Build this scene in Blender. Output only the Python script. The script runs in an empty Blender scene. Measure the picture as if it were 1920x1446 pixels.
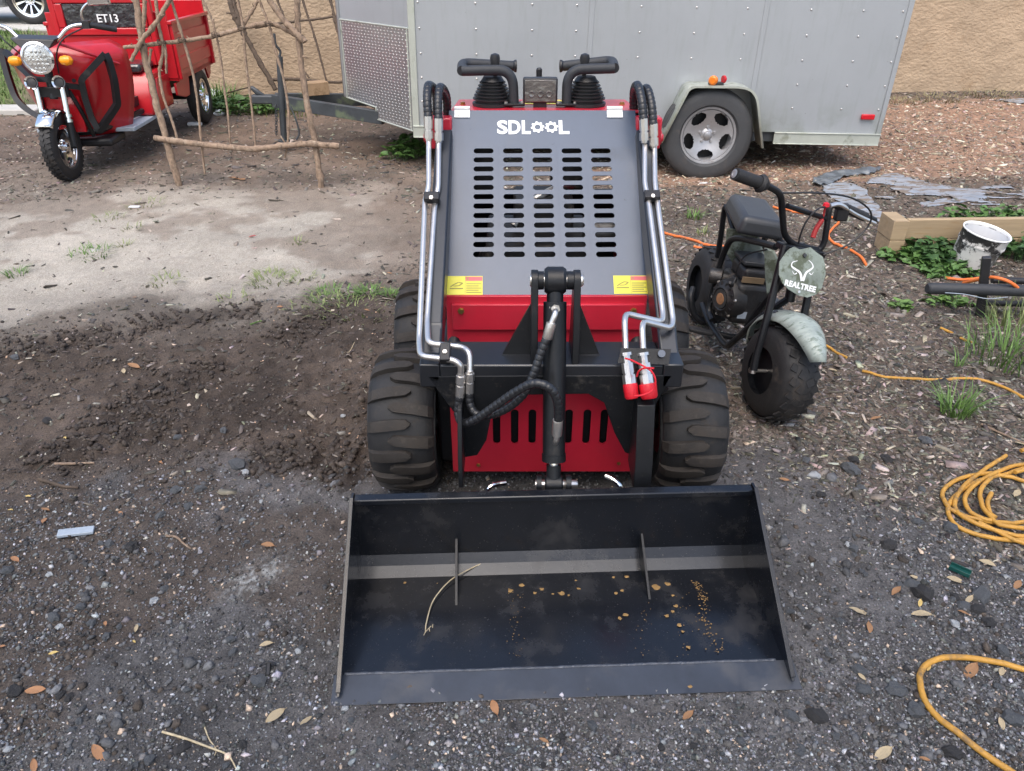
import bpy, bmesh, math, random
import numpy as np
from mathutils import Vector, Matrix
random.seed(7); RNG = np.random.default_rng(11)
R = math.radians
SC = bpy.context.scene
COL = SC.collection

# ------------------------------------------------------------------ camera, sky, sun, exposure
FPX, CAMH, PITCH = 1390.0, 1.495, R(30.5)
cam = bpy.data.cameras.new('camera'); camo = bpy.data.objects.new('camera', cam); COL.objects.link(camo)
cam.sensor_width = 36.0; cam.lens = FPX / 1920 * 36.0; cam.clip_start = 0.05; cam.clip_end = 1000
camo.location = (0, 0, CAMH); camo.rotation_euler = (R(90) - PITCH, 0, 0)
SC.camera = camo
SUN_EL, SUN_AZ = R(60), R(-165)      # high veiled sun, behind the camera
w = bpy.data.worlds.new('World'); SC.world = w; w.use_nodes = True
nt = w.node_tree; nt.nodes.clear()
sky = nt.nodes.new('ShaderNodeTexSky'); sky.sky_type = 'NISHITA'; sky.sun_disc = False
sky.sun_elevation = SUN_EL; sky.sun_rotation = SUN_AZ; sky.dust_density = 4.0; sky.air_density = 1.0; sky.ozone_density = 1.0
hs = nt.nodes.new('ShaderNodeHueSaturation'); hs.inputs['Saturation'].default_value = 1.0
bg = nt.nodes.new('ShaderNodeBackground'); bg.inputs['Strength'].default_value = 0.15
wo = nt.nodes.new('ShaderNodeOutputWorld')
nt.links.new(sky.outputs[0], hs.inputs['Color']); nt.links.new(hs.outputs[0], bg.inputs['Color']); nt.links.new(bg.outputs[0], wo.inputs[0])
sl = bpy.data.lights.new('sun', 'SUN'); sl.energy = 0.9; sl.angle = R(60); sl.color = (1, 0.98, 0.95)
so = bpy.data.objects.new('sun', sl); COL.objects.link(so)
sd = Vector((math.sin(SUN_AZ) * math.cos(SUN_EL), math.cos(SUN_AZ) * math.cos(SUN_EL), math.sin(SUN_EL)))
so.rotation_euler = sd.to_track_quat('Z', 'Y').to_euler(); so.location = (0, 0, 8)
vs = SC.view_settings; vs.view_transform = 'Standard'; vs.look = 'None'; vs.gamma = 1; vs.use_curve_mapping = False; vs.exposure = 1.08

# ------------------------------------------------------------------ pixel of the photograph -> point at a known depth
cp, sp = math.cos(PITCH), math.sin(PITCH)
def ray(px, py):
    a, b = (px - 960) / FPX, (723 - py) / FPX
    return Vector((a, cp + sp * b, -sp + cp * b))
CAMP = Vector((0, 0, CAMH))
def P(px, py, Y): d = ray(px, py); return CAMP + d * (Y / d.y)
def G(px, py, z=0.0): d = ray(px, py); return CAMP + d * ((z - CAMH) / d.z)

# ------------------------------------------------------------------ materials
MATS = {}
def pm(name, col, rough=0.5, metal=0.0, var=0.12, vs_=8.0, bump=0.0, bs=60.0, spec=0.5, coat=0.0, dirt=None, ds=5.0, da=0.55, vcol=False, dw=0.12, sub=0.0, aniso=None, ior=None):
    m = bpy.data.materials.new(name); m.use_nodes = True; n = m.node_tree; N = n.nodes; L = n.links
    b = N['Principled BSDF']; b.inputs['Roughness'].default_value = rough; b.inputs['Metallic'].default_value = metal
    b.inputs['Specular IOR Level'].default_value = spec
    if ior: b.inputs['IOR'].default_value = ior
    if coat: b.inputs['Coat Weight'].default_value = coat; b.inputs['Coat Roughness'].default_value = 0.15
    tc = N.new('ShaderNodeTexCoord')
    nz = N.new('ShaderNodeTexNoise'); nz.inputs['Scale'].default_value = vs_; nz.inputs['Detail'].default_value = 6; nz.inputs['Roughness'].default_value = 0.65
    src = tc.outputs['Object']
    if aniso:
        mp = N.new('ShaderNodeMapping'); mp.inputs['Scale'].default_value = aniso; L.new(src, mp.inputs[0]); src = mp.outputs[0]
    L.new(src, nz.inputs['Vector'])
    mr = N.new('ShaderNodeMapRange'); mr.inputs[1].default_value = 0.3; mr.inputs[2].default_value = 0.7; mr.inputs[3].default_value = 1 - var; mr.inputs[4].default_value = 1 + var
    L.new(nz.outputs[0], mr.inputs[0])
    mx = N.new('ShaderNodeMix'); mx.data_type = 'RGBA'; mx.blend_type = 'MULTIPLY'; mx.inputs[0].default_value = 1
    if vcol:
        at = N.new('ShaderNodeAttribute'); at.attribute_name = 'col'; L.new(at.outputs['Color'], mx.inputs[6])
    else: mx.inputs[6].default_value = (*col, 1)
    L.new(mr.outputs[0], mx.inputs[7]); out = mx.outputs[2]
    if dirt:
        n2 = N.new('ShaderNodeTexNoise'); n2.inputs['Scale'].default_value = ds; n2.inputs['Detail'].default_value = 8; n2.inputs['Roughness'].default_value = 0.7
        L.new(src, n2.inputs['Vector'])
        r2 = N.new('ShaderNodeMapRange'); r2.inputs[1].default_value = da; r2.inputs[2].default_value = da + dw; L.new(n2.outputs[0], r2.inputs[0])
        m2 = N.new('ShaderNodeMix'); m2.data_type = 'RGBA'; L.new(r2.outputs[0], m2.inputs[0]); L.new(out, m2.inputs[6]); m2.inputs[7].default_value = (*dirt, 1)
        out = m2.outputs[2]
        r3 = N.new('ShaderNodeMapRange'); r3.inputs[3].default_value = rough; r3.inputs[4].default_value = min(1, rough + 0.35); L.new(r2.outputs[0], r3.inputs[0]); L.new(r3.outputs[0], b.inputs['Roughness'])
    L.new(out, b.inputs['Base Color'])
    if bump:
        nb = N.new('ShaderNodeTexNoise'); nb.inputs['Scale'].default_value = bs; nb.inputs['Detail'].default_value = 5; L.new(src, nb.inputs['Vector'])
        bp = N.new('ShaderNodeBump'); bp.inputs['Strength'].default_value = min(1, bump); bp.inputs['Distance'].default_value = 0.01; L.new(nb.outputs[0], bp.inputs['Height']); L.new(bp.outputs[0], b.inputs['Normal'])
    if sub: b.inputs['Transmission Weight'].default_value = sub
    MATS[name] = m; return m

dust = (0.16, 0.13, 0.10)
pm('frame_gloss', (0.010, 0.012, 0.016), 0.34, 0.0, 0.10, 5, 0.015, 40, spec=0.5, ior=1.72, dirt=(0.03, 0.033, 0.038), ds=7, da=0.6, dw=0.25)
pm('graphite', (0.044, 0.068, 0.112), 0.36, 0.0, 0.10, 5, 0.015, 40, spec=0.5, ior=1.68, dirt=(0.06, 0.07, 0.085), ds=7, da=0.62, dw=0.25)
pm('black_paint', (0.008, 0.009, 0.011), 0.40, 0, 0.2, 12, 0.04, 120, spec=0.4, dirt=(0.05, 0.045, 0.04), ds=9, da=0.60)
pm('bucket_steel', (0.006, 0.0075, 0.011), 0.20, 0, 0.25, 6, 0.02, 40, spec=0.5, ior=1.58, dirt=(0.026, 0.026, 0.028), ds=5, da=0.56, dw=0.2)
pm('red_paint', (0.54, 0.020, 0.042), 0.33, 0, 0.08, 6, 0.02, 90, spec=0.5, coat=0.35, dirt=(0.22, 0.03, 0.03), ds=6, da=0.63)
pm('trike_red', (0.46, 0.010, 0.018), 0.30, 0, 0.10, 6, 0.02, 60, spec=0.5, coat=0.4, dirt=(0.25, 0.05, 0.04), ds=4, da=0.62)
pm('rubber', (0.022, 0.022, 0.023), 0.62, 0, 0.2, 12, 0.12, 140, spec=0.4, dirt=(0.055, 0.046, 0.038), ds=9, da=0.55)
pm('lug_rubber', (0.037, 0.033, 0.030), 0.7, 0, 0.25, 14, 0.15, 130, spec=0.3, dirt=(0.052, 0.045, 0.039), ds=12, da=0.50)
pm('hose_rubber', (0.017, 0.018, 0.021), 0.36, 0, 0.15, 20, 0.05, 150, spec=0.6)
pm('black_plastic', (0.018, 0.018, 0.020), 0.45, 0, 0.15, 15, 0.06, 200, dirt=(0.06, 0.055, 0.05), ds=12, da=0.62)
pm('foam_grip', (0.030, 0.033, 0.038), 0.6, 0, 0.1, 30, 0.1, 300)
pm('zinc', (0.74, 0.71, 0.67), 0.30, 0.9, 0.08, 20, 0.03, 200, dirt=(0.35, 0.34, 0.32), ds=18, da=0.62)
pm('chrome', (0.85, 0.86, 0.87), 0.10, 1.0, 0.05, 10)
pm('dark_steel', (0.10, 0.10, 0.10), 0.45, 0.7, 0.3, 14, 0.08, 100, dirt=(0.10, 0.06, 0.035), ds=10, da=0.58)
pm('brass', (0.50, 0.34, 0.12), 0.35, 0.9, 0.15, 20)
pm('white_ink', (0.85, 0.86, 0.86), 0.5, 0, 0.04, 30)
pm('sticker_yellow', (0.72, 0.66, 0.06), 0.42, 0, 0.06, 10)
pm('sticker_red', (0.62, 0.12, 0.14), 0.45, 0, 0.08, 20)
pm('ink_olive', (0.30, 0.27, 0.06), 0.6, 0, 0.05, 20)
pm('cap_red', (0.62, 0.012, 0.025), 0.38, 0, 0.06, 20)
pm('lamp_glass', (0.20, 0.19, 0.18), 0.16, 0.5, 0.35, 24, 0.4, 40)
pm('clear_lens', (0.62, 0.63, 0.62), 0.12, 0.75, 0.15, 30, 0.25, 90)
pm('amber', (0.85, 0.30, 0.01), 0.22, 0, 0.12, 60, 0.1, 120)
pm('orange_lens', (0.80, 0.20, 0.02), 0.25, 0, 0.1, 40)
pm('red_lens', (0.50, 0.012, 0.02), 0.25, 0, 0.1, 40)
pm('trailer_skin', (0.40, 0.425, 0.445), 0.38, 0.35, 0.06, 1.6, 0.015, 8, spec=0.5, dirt=(0.30, 0.315, 0.30), ds=1.5, da=0.58, dw=0.3)
pm('trailer_trim', (0.50, 0.53, 0.47), 0.40, 0.4, 0.10, 6, 0.03, 40, dirt=(0.28, 0.34, 0.20), ds=5, da=0.55, dw=0.25)
pm('diamond', (0.52, 0.54, 0.56), 0.30, 0.85, 0.08, 5, 0.03, 60)
pm('frame_black', (0.045, 0.052, 0.058), 0.5, 0, 0.3, 6, 0.08, 60, dirt=(0.12, 0.15, 0.09), ds=4, da=0.56)
pm('rim_grey', (0.42, 0.42, 0.43), 0.40, 0.6, 0.12, 8, 0.04, 60, dirt=(0.20, 0.18, 0.16), ds=8, da=0.60)
pm('tyre_grey', (0.050, 0.052, 0.055), 0.66, 0, 0.12, 8, 0.06, 80, dirt=(0.09, 0.085, 0.08), ds=6, da=0.58)
pm('stucco', (0.39, 0.295, 0.20), 0.9, 0, 0.14, 2.5, 0.0, 20, dirt=(0.30, 0.21, 0.13), ds=3.0, da=0.56, dw=0.2)
pm('branch', (0.26, 0.185, 0.13), 0.85, 0, 0.35, 30, 0.5, 60, dirt=(0.36, 0.29, 0.22), ds=22, da=0.55)
pm('branch_dark', (0.085, 0.062, 0.045), 0.9, 0, 0.3, 30, 0.5, 60)
pm('lumber', (0.36, 0.268, 0.165), 0.75, 0, 0.16, 3, 0.12, 40, dirt=(0.33, 0.22, 0.11), ds=5, da=0.56, aniso=(1.0, 8.0, 14.0))
pm('lumber_mid', (0.30, 0.20, 0.115), 0.8, 0, 0.2, 6, 0.15, 40, dirt=(0.18, 0.115, 0.06), ds=9, da=0.54)
pm('lumber_dark', (0.20, 0.14, 0.08), 0.8, 0, 0.25, 5, 0.15, 40, dirt=(0.10, 0.08, 0.05), ds=7, da=0.55)
pm('pail_white', (0.66, 0.65, 0.62), 0.42, 0, 0.06, 8, 0.02, 30, dirt=(0.018, 0.018, 0.018), ds=9, da=0.50, dw=0.05)
pm('pail_inner', (0.70, 0.71, 0.72), 0.45, 0, 0.06, 8, dirt=(0.10, 0.08, 0.06), ds=10, da=0.60)
pm('potting_soil', (0.05, 0.036, 0.026), 0.95, 0, 0.4, 40, 0.8, 60)
pm('cord_orange', (0.72, 0.17, 0.035), 0.5, 0, 0.12, 30, 0.03, 100)
pm('hose_yellow', (0.52, 0.27, 0.045), 0.5, 0, 0.22, 22, 0.06, 100, dirt=(0.26, 0.16, 0.06), ds=25, da=0.55)
pm('camo', (0.24, 0.28, 0.24), 0.42, 0, 0.35, 14, 0.03, 60, dirt=(0.11, 0.13, 0.09), ds=16, da=0.50, dw=0.08)
pm('camo_pale', (0.32, 0.37, 0.34), 0.36, 0, 0.25, 18, 0.03, 60, dirt=(0.15, 0.19, 0.16), ds=20, da=0.54, dw=0.07, aniso=(1, 2.5, 1))
pm('vinyl', (0.035, 0.038, 0.043), 0.38, 0, 0.1, 20, 0.06, 220)
pm('engine_black', (0.018, 0.018, 0.019), 0.5, 0, 0.25, 20, 0.12, 100, dirt=(0.07, 0.06, 0.05), ds=14, da=0.56)
pm('wrap', (0.030, 0.032, 0.036), 0.14, 0, 0.8, 30, 1.0, 16, spec=0.9)
pm('leaf_green', (0.075, 0.155, 0.035), 0.55, 0, 0.3, 40)
pm('leaf_dark', (0.045, 0.105, 0.028), 0.55, 0, 0.3, 40)
pm('grass', (0.11, 0.20, 0.045), 0.6, 0, 0.35, 25)
pm('grass_pale', (0.20, 0.24, 0.09), 0.65, 0, 0.35, 25)
pm('straw', (0.48, 0.40, 0.26), 0.75, 0, 0.25, 40)
pm('straw_dull', (0.22, 0.19, 0.10), 0.8, 0, 0.3, 30)
pm('leaf_brown', (0.30, 0.16, 0.075), 0.7, 0, 0.35, 60, 0.2, 90)
pm('leaf_orange', (0.36, 0.18, 0.085), 0.7, 0, 0.3, 60, 0.2, 90)
pm('leaf_tan', (0.40, 0.32, 0.20), 0.7, 0, 0.25, 60, 0.2, 90)
pm('leaf_yellow', (0.55, 0.40, 0.14), 0.7, 0, 0.25, 60, 0.2, 90)
pm('litter_white', (0.75, 0.77, 0.78), 0.5, 0, 0.1, 20, 0.5, 30)
pm('board_grey', (0.36, 0.42, 0.48), 0.6, 0, 0.12, 30, 0.1, 60)
pm('green_plastic', (0.008, 0.07, 0.06), 0.35, 0, 0.1, 20)
pm('sheet_plastic', (0.25, 0.28, 0.32), 0.34, 0, 0.35, 6, 0.4, 14, spec=0.9, dirt=(0.15, 0.115, 0.085), ds=7, da=0.50, dw=0.05, aniso=(0.6, 2.2, 1))
pm('sheet_dark', (0.10, 0.115, 0.13), 0.38, 0, 0.3, 8, 0.3, 14, spec=0.7)
pm('mud_orange', (0.30, 0.18, 0.065), 0.85, 0, 0.25, 60, 0.3, 120)
pm('worn_edge', (0.030, 0.036, 0.048), 0.30, 0.0, 0.3, 9, 0.02, 60, ior=1.66, dirt=(0.06, 0.062, 0.068), ds=6, da=0.52, dw=0.2)
pm('weld', (0.06, 0.07, 0.09), 0.36, 0.1, 0.3, 60, 0.5, 150, spec=0.8)
pm('car_paint', (0.60, 0.63, 0.64), 0.3, 0.1, 0.04, 4, coat=0.5)
pm('car_glass', (0.03, 0.035, 0.04), 0.08, 0, 0.1, 4, spec=0.8)
pm('concrete', (0.42, 0.41, 0.38), 0.85, 0, 0.12, 6, 0.1, 60)
pm('stone_mat', (1, 1, 1), 0.82, 0, 0.35, 120, 0.4, 160, vcol=True)
pm('chip_mat', (1, 1, 1), 0.85, 0, 0.2, 60, vcol=True)
pm('rock_grey', (0.105, 0.112, 0.12), 0.8, 0, 0.5, 55, 0.7, 70, dirt=(0.30, 0.31, 0.32), ds=90, da=0.58)
pm('rock_dark', (0.042, 0.041, 0.042), 0.85, 0, 0.4, 50, 0.7, 70, dirt=(0.14, 0.14, 0.14), ds=60, da=0.60)
pm('rock_pale', (0.42, 0.44, 0.45), 0.8, 0, 0.3, 50, 0.6, 70)
pm('red_strap', (0.35, 0.02, 0.02), 0.6, 0, 0.15, 40)

def wear(name, col, scale, lo, width, aniso=(1, 1, 1), amt=1.0, rough=0.7, zfade=None, rot=0.0):
    """one more layer of dirt, scratches or streaks over a material"""
    n = MATS[name].node_tree; N, L = n.nodes, n.links; b = N['Principled BSDF']; tc = N['Texture Coordinate']
    mp = N.new('ShaderNodeMapping'); mp.inputs['Scale'].default_value = aniso; mp.inputs['Rotation'].default_value = (0, 0, rot); L.new(tc.outputs['Object'], mp.inputs[0])
    nz = N.new('ShaderNodeTexNoise'); nz.inputs['Scale'].default_value = scale; nz.inputs['Detail'].default_value = 7; nz.inputs['Roughness'].default_value = 0.6; L.new(mp.outputs[0], nz.inputs['Vector'])
    r = N.new('ShaderNodeMapRange'); r.inputs[1].default_value = lo; r.inputs[2].default_value = lo + width; r.inputs[4].default_value = amt; L.new(nz.outputs[0], r.inputs[0]); fac = r.outputs[0]
    if zfade:
        sx = N.new('ShaderNodeSeparateXYZ'); L.new(tc.outputs['Object'], sx.inputs[0]); r2 = N.new('ShaderNodeMapRange'); r2.inputs[1].default_value = zfade[0]; r2.inputs[2].default_value = zfade[1]; r2.inputs[3].default_value = 1; r2.inputs[4].default_value = 0; L.new(sx.outputs[2], r2.inputs[0])
        mm = N.new('ShaderNodeMath'); mm.operation = 'MULTIPLY'; L.new(fac, mm.inputs[0]); L.new(r2.outputs[0], mm.inputs[1]); fac = mm.outputs[0]
    m = N.new('ShaderNodeMix'); m.data_type = 'RGBA'; L.new(fac, m.inputs[0]); src = b.inputs['Base Color'].links[0].from_socket; L.new(src, m.inputs[6]); m.inputs[7].default_value = (*col, 1); L.new(m.outputs[2], b.inputs['Base Color'])
    mr = N.new('ShaderNodeMix'); mr.data_type = 'FLOAT'; L.new(fac, mr.inputs[0]); ri = b.inputs['Roughness']
    if ri.links: L.new(ri.links[0].from_socket, mr.inputs[2])
    else: mr.inputs[2].default_value = ri.default_value
    mr.inputs[3].default_value = rough; L.new(mr.outputs[0], ri)
wear('bucket_steel', (0.045, 0.043, 0.042), 7, 0.54, 0.16, (1, 1, 1), 0.6, 0.6)
wear('bucket_steel', (0.085, 0.072, 0.058), 190, 0.66, 0.05, amt=0.9)
wear('graphite', (0.14, 0.15, 0.17), 160, 0.68, 0.05, amt=0.5)
wear('graphite', (0.11, 0.115, 0.12), 3.5, 0.54, 0.2, (1, 0.6, 0.6), 0.45, 0.6); wear('graphite', (0.010, 0.012, 0.014), 30, 0.70, 0.04, amt=0.6)
wear('black_paint', (0.07, 0.06, 0.05), 120, 0.64, 0.06, amt=0.6)
wear('red_paint', (0.22, 0.06, 0.05), 140, 0.66, 0.06, amt=0.5); wear('red_paint', (0.30, 0.05, 0.05), 5, 0.56, 0.2, amt=0.4, rough=0.6)
wear('trike_red', (0.22, 0.07, 0.06), 90, 0.64, 0.06, amt=0.5)
wear('trailer_skin', (0.22, 0.24, 0.20), 5, 0.52, 0.2, (3.5, 1, 0.5), 0.2, 0.6); wear('trailer_skin', (0.12, 0.14, 0.08), 3.2, 0.46, 0.2, amt=0.7, zfade=(0.05, 0.36)); wear('trailer_skin', (0.10, 0.10, 0.09), 60, 0.70, 0.03, amt=0.6)
wear('trailer_trim', (0.16, 0.17, 0.11), 8, 0.56, 0.1, amt=0.6)
wear('tyre_grey', (0.12, 0.10, 0.085), 20, 0.55, 0.2, amt=0.4)
wear('lug_rubber', (0.085, 0.073, 0.060), 45, 0.58, 0.12, amt=0.4); wear('rubber', (0.06, 0.052, 0.045), 40, 0.62, 0.12, amt=0.35)
wear('zinc', (0.25, 0.24, 0.22), 60, 0.62, 0.1, amt=0.5)
wear('hose_yellow', (0.12, 0.09, 0.06), 14, 0.58, 0.1, amt=0.6); wear('cord_orange', (0.20, 0.11, 0.07), 12, 0.56, 0.12, amt=0.6)
wear('pail_white', (0.35, 0.32, 0.27), 5, 0.5, 0.2, amt=0.5)
wear('branch', (0.12, 0.085, 0.06), 35, 0.54, 0.08, (1, 1, 0.25), 0.7, 0.9)

# ------------------------------------------------------------------ mesh helpers
class MB:
    def __init__(s): s.v = []; s.f = []
    def add(s, vs_, fs):
        o = len(s.v); s.v += [tuple(p) for p in vs_]; s.f += [tuple(i + o for i in f) for f in fs]; return s
    def box(s, c, d, M=None):
        hx, hy, hz = d[0] / 2, d[1] / 2, d[2] / 2; c = Vector(c); vs_ = []
        for x, y, z in ((-1,-1,-1),(1,-1,-1),(1,1,-1),(-1,1,-1),(-1,-1,1),(1,-1,1),(1,1,1),(-1,1,1)):
            p = Vector((x * hx, y * hy, z * hz)); vs_.append(c + (M @ p if M else p))
        return s.add(vs_, [(0,3,2,1),(4,5,6,7),(0,1,5,4),(1,2,6,5),(2,3,7,6),(3,0,4,7)])
    def hexa(s, q0, q1):     # two quads -> closed hexahedron
        return s.add(list(q0) + list(q1), [(3,2,1,0),(4,5,6,7),(0,1,5,4),(1,2,6,5),(2,3,7,6),(3,0,4,7)])
    def prism(s, poly, ext):  # planar polygon of 3D points extruded by vector
        n = len(poly); a = [Vector(p) for p in poly]; e = Vector(ext); b = [p + e for p in a]
        return s.add(a + b, [tuple(range(n))[::-1], tuple(range(n, 2 * n))] + [(i, (i + 1) % n, (i + 1) % n + n, i + n) for i in range(n)])
    def tube(s, pts, r, seg=8, cap=True, rfun=None):
        pts = [Vector(p) for p in pts]; n = len(pts)
        T = [(pts[min(i + 1, n - 1)] - pts[max(i - 1, 0)]).normalized() for i in range(n)]
        u = T[0].orthogonal().normalized(); vs_ = []; fs = []; dist = 0
        for i in range(n):
            if i: dist += (pts[i] - pts[i - 1]).length
            u = (u - T[i] * u.dot(T[i])).normalized(); v = T[i].cross(u)
            rr = r[i] if isinstance(r, (list, tuple)) else r
            if rfun: rr = rr * rfun(dist)
            for k in range(seg):
                a = 2 * math.pi * k / seg; vs_.append(pts[i] + (u * math.cos(a) + v * math.sin(a)) * rr)
        for i in range(n - 1):
            for k in range(seg):
                k2 = (k + 1) % seg; fs.append((i * seg + k, i * seg + k2, (i + 1) * seg + k2, (i + 1) * seg + k))
        if cap: fs.append(tuple(range(seg))[::-1]); fs.append(tuple((n - 1) * seg + k for k in range(seg)))
        return s.add(vs_, fs)
    def lathe(s, prof, c, axis, seg=32, cap=True, scale=None):   # prof: (along axis, radius)
        ax = Vector(axis).normalized(); u = ax.orthogonal().normalized(); v = ax.cross(u); c = Vector(c); vs_ = []; fs = []; n = len(prof)
        for a, r in prof:
            for k in range(seg):
                t = 2 * math.pi * k / seg; vs_.append(c + ax * a + (u * math.cos(t) + v * math.sin(t)) * r)
        for i in range(n - 1):
            for k in range(seg):
                k2 = (k + 1) % seg; fs.append((i * seg + k, i * seg + k2, (i + 1) * seg + k2, (i + 1) * seg + k))
        if cap: fs.append(tuple(range(seg))[::-1]); fs.append(tuple((n - 1) * seg + k for k in range(seg)))
        return s.add(vs_, fs)

def catmull(pts, k=6):
    pts = [Vector(p) for p in pts]; q = [pts[0] * 2 - pts[1]] + pts + [pts[-1] * 2 - pts[-2]]; out = []
    for i in range(1, len(q) - 2):
        a, b, c, d = q[i - 1], q[i], q[i + 1], q[i + 2]
        for j in range(k):
            t = j / k; out.append(0.5 * ((2 * b) + (c - a) * t + (2 * a - 5 * b + 4 * c - d) * t * t + (3 * b - a - 3 * c + d) * t ** 3))
    out.append(pts[-1]); return out
def fillet(pts, r, k=6):
    pts = [Vector(p) for p in pts]; out = [pts[0]]
    for i in range(1, len(pts) - 1):
        a, b, c = pts[i - 1], pts[i], pts[i + 1]; rr = min(r, (a - b).length * 0.48, (c - b).length * 0.48)
        p, q = b + (a - b).normalized() * rr, b + (c - b).normalized() * rr
        for j in range(k + 1):
            t = j / k; out.append(p * (1 - t) ** 2 + b * 2 * t * (1 - t) + q * t * t)
    out.append(pts[-1]); return out
def resample(pts, step):
    out = [pts[0].copy()]; acc = 0
    for a, b in zip(pts, pts[1:]):
        L_ = (b - a).length; d = step - acc
        while d <= L_: out.append(a.lerp(b, d / L_)); d += step
        acc = (acc + L_) % step if L_ > 0 else acc
    return out

ROOTM = {}
def root(name, label, cat, loc=(0, 0, 0), rot=(0, 0, 0), group=None):
    o = bpy.data.objects.new(name, None); COL.objects.link(o); o.location = loc; o.rotation_euler = rot; o.empty_display_size = 0.1
    o['label'] = label; o['category'] = cat
    if group: o['group'] = group
    ROOTM[o.name] = Matrix.LocRotScale(Vector(loc), __import__('mathutils').Euler(rot), None)
    return o
def mesh_of(name, mb, mat, smooth=35):
    me = bpy.data.meshes.new(name); me.from_pydata(mb.v, [], mb.f); me.update()
    bm = bmesh.new(); bm.from_mesh(me); bmesh.ops.recalc_face_normals(bm, faces=bm.faces); bm.to_mesh(me); bm.free()
    if smooth:
        me.polygons.foreach_set('use_smooth', [True] * len(me.polygons)); me.set_sharp_from_angle(angle=R(smooth))
    me.materials.append(MATS[mat]); return me
def top_of(o):
    while o.parent: o = o.parent
    return o
def obj(name, mb, mat, parent=None, world=False, bevel=0, smooth=35, label=None, seg=2):
    if world and parent is not None:
        Mi = ROOTM[top_of(parent).name].inverted(); mb.v = [tuple(Mi @ Vector(p)) for p in mb.v]
    o = bpy.data.objects.new(name, mesh_of(name, mb, mat, smooth)); COL.objects.link(o); o.parent = parent
    if bevel:
        b = o.modifiers.new('bevel', 'BEVEL'); b.width = bevel; b.segments = seg; b.limit_method = 'ANGLE'; b.angle_limit = R(40)
    if label: o['label'] = label
    return o
def tag(o, label=None, cat=None, group=None, kind=None):
    if label: o['label'] = label
    if cat: o['category'] = cat
    if group: o['group'] = group
    if kind: o['kind'] = kind
    return o
def single(name, mb, mat, label, cat, group=None, bevel=0, smooth=35, origin=None):
    if origin is None:
        a = np.array(mb.v); origin = ((a[:, 0].min() + a[:, 0].max()) / 2, (a[:, 1].min() + a[:, 1].max()) / 2, a[:, 2].min())
    mb.v = [(p[0] - origin[0], p[1] - origin[1], p[2] - origin[2]) for p in mb.v]
    o = obj(name, mb, mat, None, bevel=bevel, smooth=smooth); o.location = origin; return tag(o, label, cat, group)
def dup(o, parent=None, loc=None):
    c = o.copy(); COL.objects.link(c); c.parent = parent
    if loc is not None: c.location = loc
    for ch in list(o.children): dup(ch, c)
    return c
def text_mesh(body, size, M, extrude=0.0006, offset=0.0, spacing=1.0, shear=0.0):
    cu = bpy.data.curves.new('t', 'FONT'); cu.body = body; cu.size = size; cu.extrude = extrude; cu.offset = offset; cu.space_character = spacing
    cu.align_x = 'CENTER'; cu.align_y = 'CENTER'; cu.shear = shear; cu.resolution_u = 4
    t = bpy.data.objects.new('t', cu); COL.objects.link(t); dg = bpy.context.evaluated_depsgraph_get()
    me = bpy.data.meshes.new_from_object(t.evaluated_get(dg)); me.transform(M)
    mb = MB(); mb.add([v.co for v in me.vertices], [tuple(p.vertices) for p in me.polygons])
    bpy.data.objects.remove(t); bpy.data.meshes.remove(me); bpy.data.curves.remove(cu); return mb
def plane_mat(o, x, y):
    x = Vector(x).normalized(); y = Vector(y); y = (y - x * y.dot(x)).normalized(); z = x.cross(y)
    M = Matrix((x, y, z)).transposed().to_4x4(); M.translation = Vector(o); return M
def bolt(mb, c, axis, r=0.007, h=0.006):
    mb.lathe([(0, r * 1.25), (h * 0.3, r * 1.25), (h * 0.3, r), (h, r)], c, axis, 6)

# ------------------------------------------------------------------ numpy noise
def _hash(ix, iy, s):
    h = (ix.astype(np.int64) * 374761393 + iy.astype(np.int64) * 668265263 + s * 974634777) & 0xffffffff
    h = ((h ^ (h >> 13)) * 1274126177) & 0xffffffff
    return ((h ^ (h >> 16)) & 0xffff) / 65535.0
def vnoise(x, y, s=0):
    ix = np.floor(x); iy = np.floor(y); fx = x - ix; fy = y - iy; fx = fx * fx * (3 - 2 * fx); fy = fy * fy * (3 - 2 * fy)
    a, b, c, d = _hash(ix, iy, s), _hash(ix + 1, iy, s), _hash(ix, iy + 1, s), _hash(ix + 1, iy + 1, s)
    return (a * (1 - fx) + b * fx) * (1 - fy) + (c * (1 - fx) + d * fx) * fy
def fbm(x, y, f, o=4, s=0, g=0.5):
    t = 0; a = 1; n = 0
    for i in range(o): t = t + a * vnoise(x * f, y * f, s + i * 17); n += a; a *= g; f *= 2.03
    return t / n
def inside(x, y, poly):
    r = np.zeros(x.shape, bool); n = len(poly)
    for i in range(n):
        x1, y1 = poly[i]; x2, y2 = poly[(i + 1) % n]
        c = ((y1 > y) != (y2 > y)) & (x < (x2 - x1) * (y - y1) / (y2 - y1 + 1e-12) + x1); r ^= c
    return r
_jit = RNG.normal(0, 1, (12, 2))
def zone(x, y, pxpoly, soft=0.10, warp=0.25, s=1):
    poly = [G(*p)[:2] for p in pxpoly]
    wx = (fbm(x, y, 1.6, 3, s) - 0.5) * 2 * warp + (fbm(x, y, 9, 2, s + 5) - 0.5) * warp * 0.7
    wy = (fbm(x, y, 1.6, 3, s + 9) - 0.5) * 2 * warp + (fbm(x, y, 9, 2, s + 3) - 0.5) * warp * 0.7
    sc = soft * np.clip(y / 3, 0.4, 2); t = 0
    for j in _jit: t = t + inside(x + wx + j[0] * sc, y + wy + j[1] * sc, poly)
    return t / len(_jit)
Z_SAND = [(-300, 395), (120, 372), (300, 362), (560, 360), (800, 372), (830, 430), (790, 480), (640, 520), (520, 560), (330, 575), (150, 600), (-300, 640)]
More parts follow.
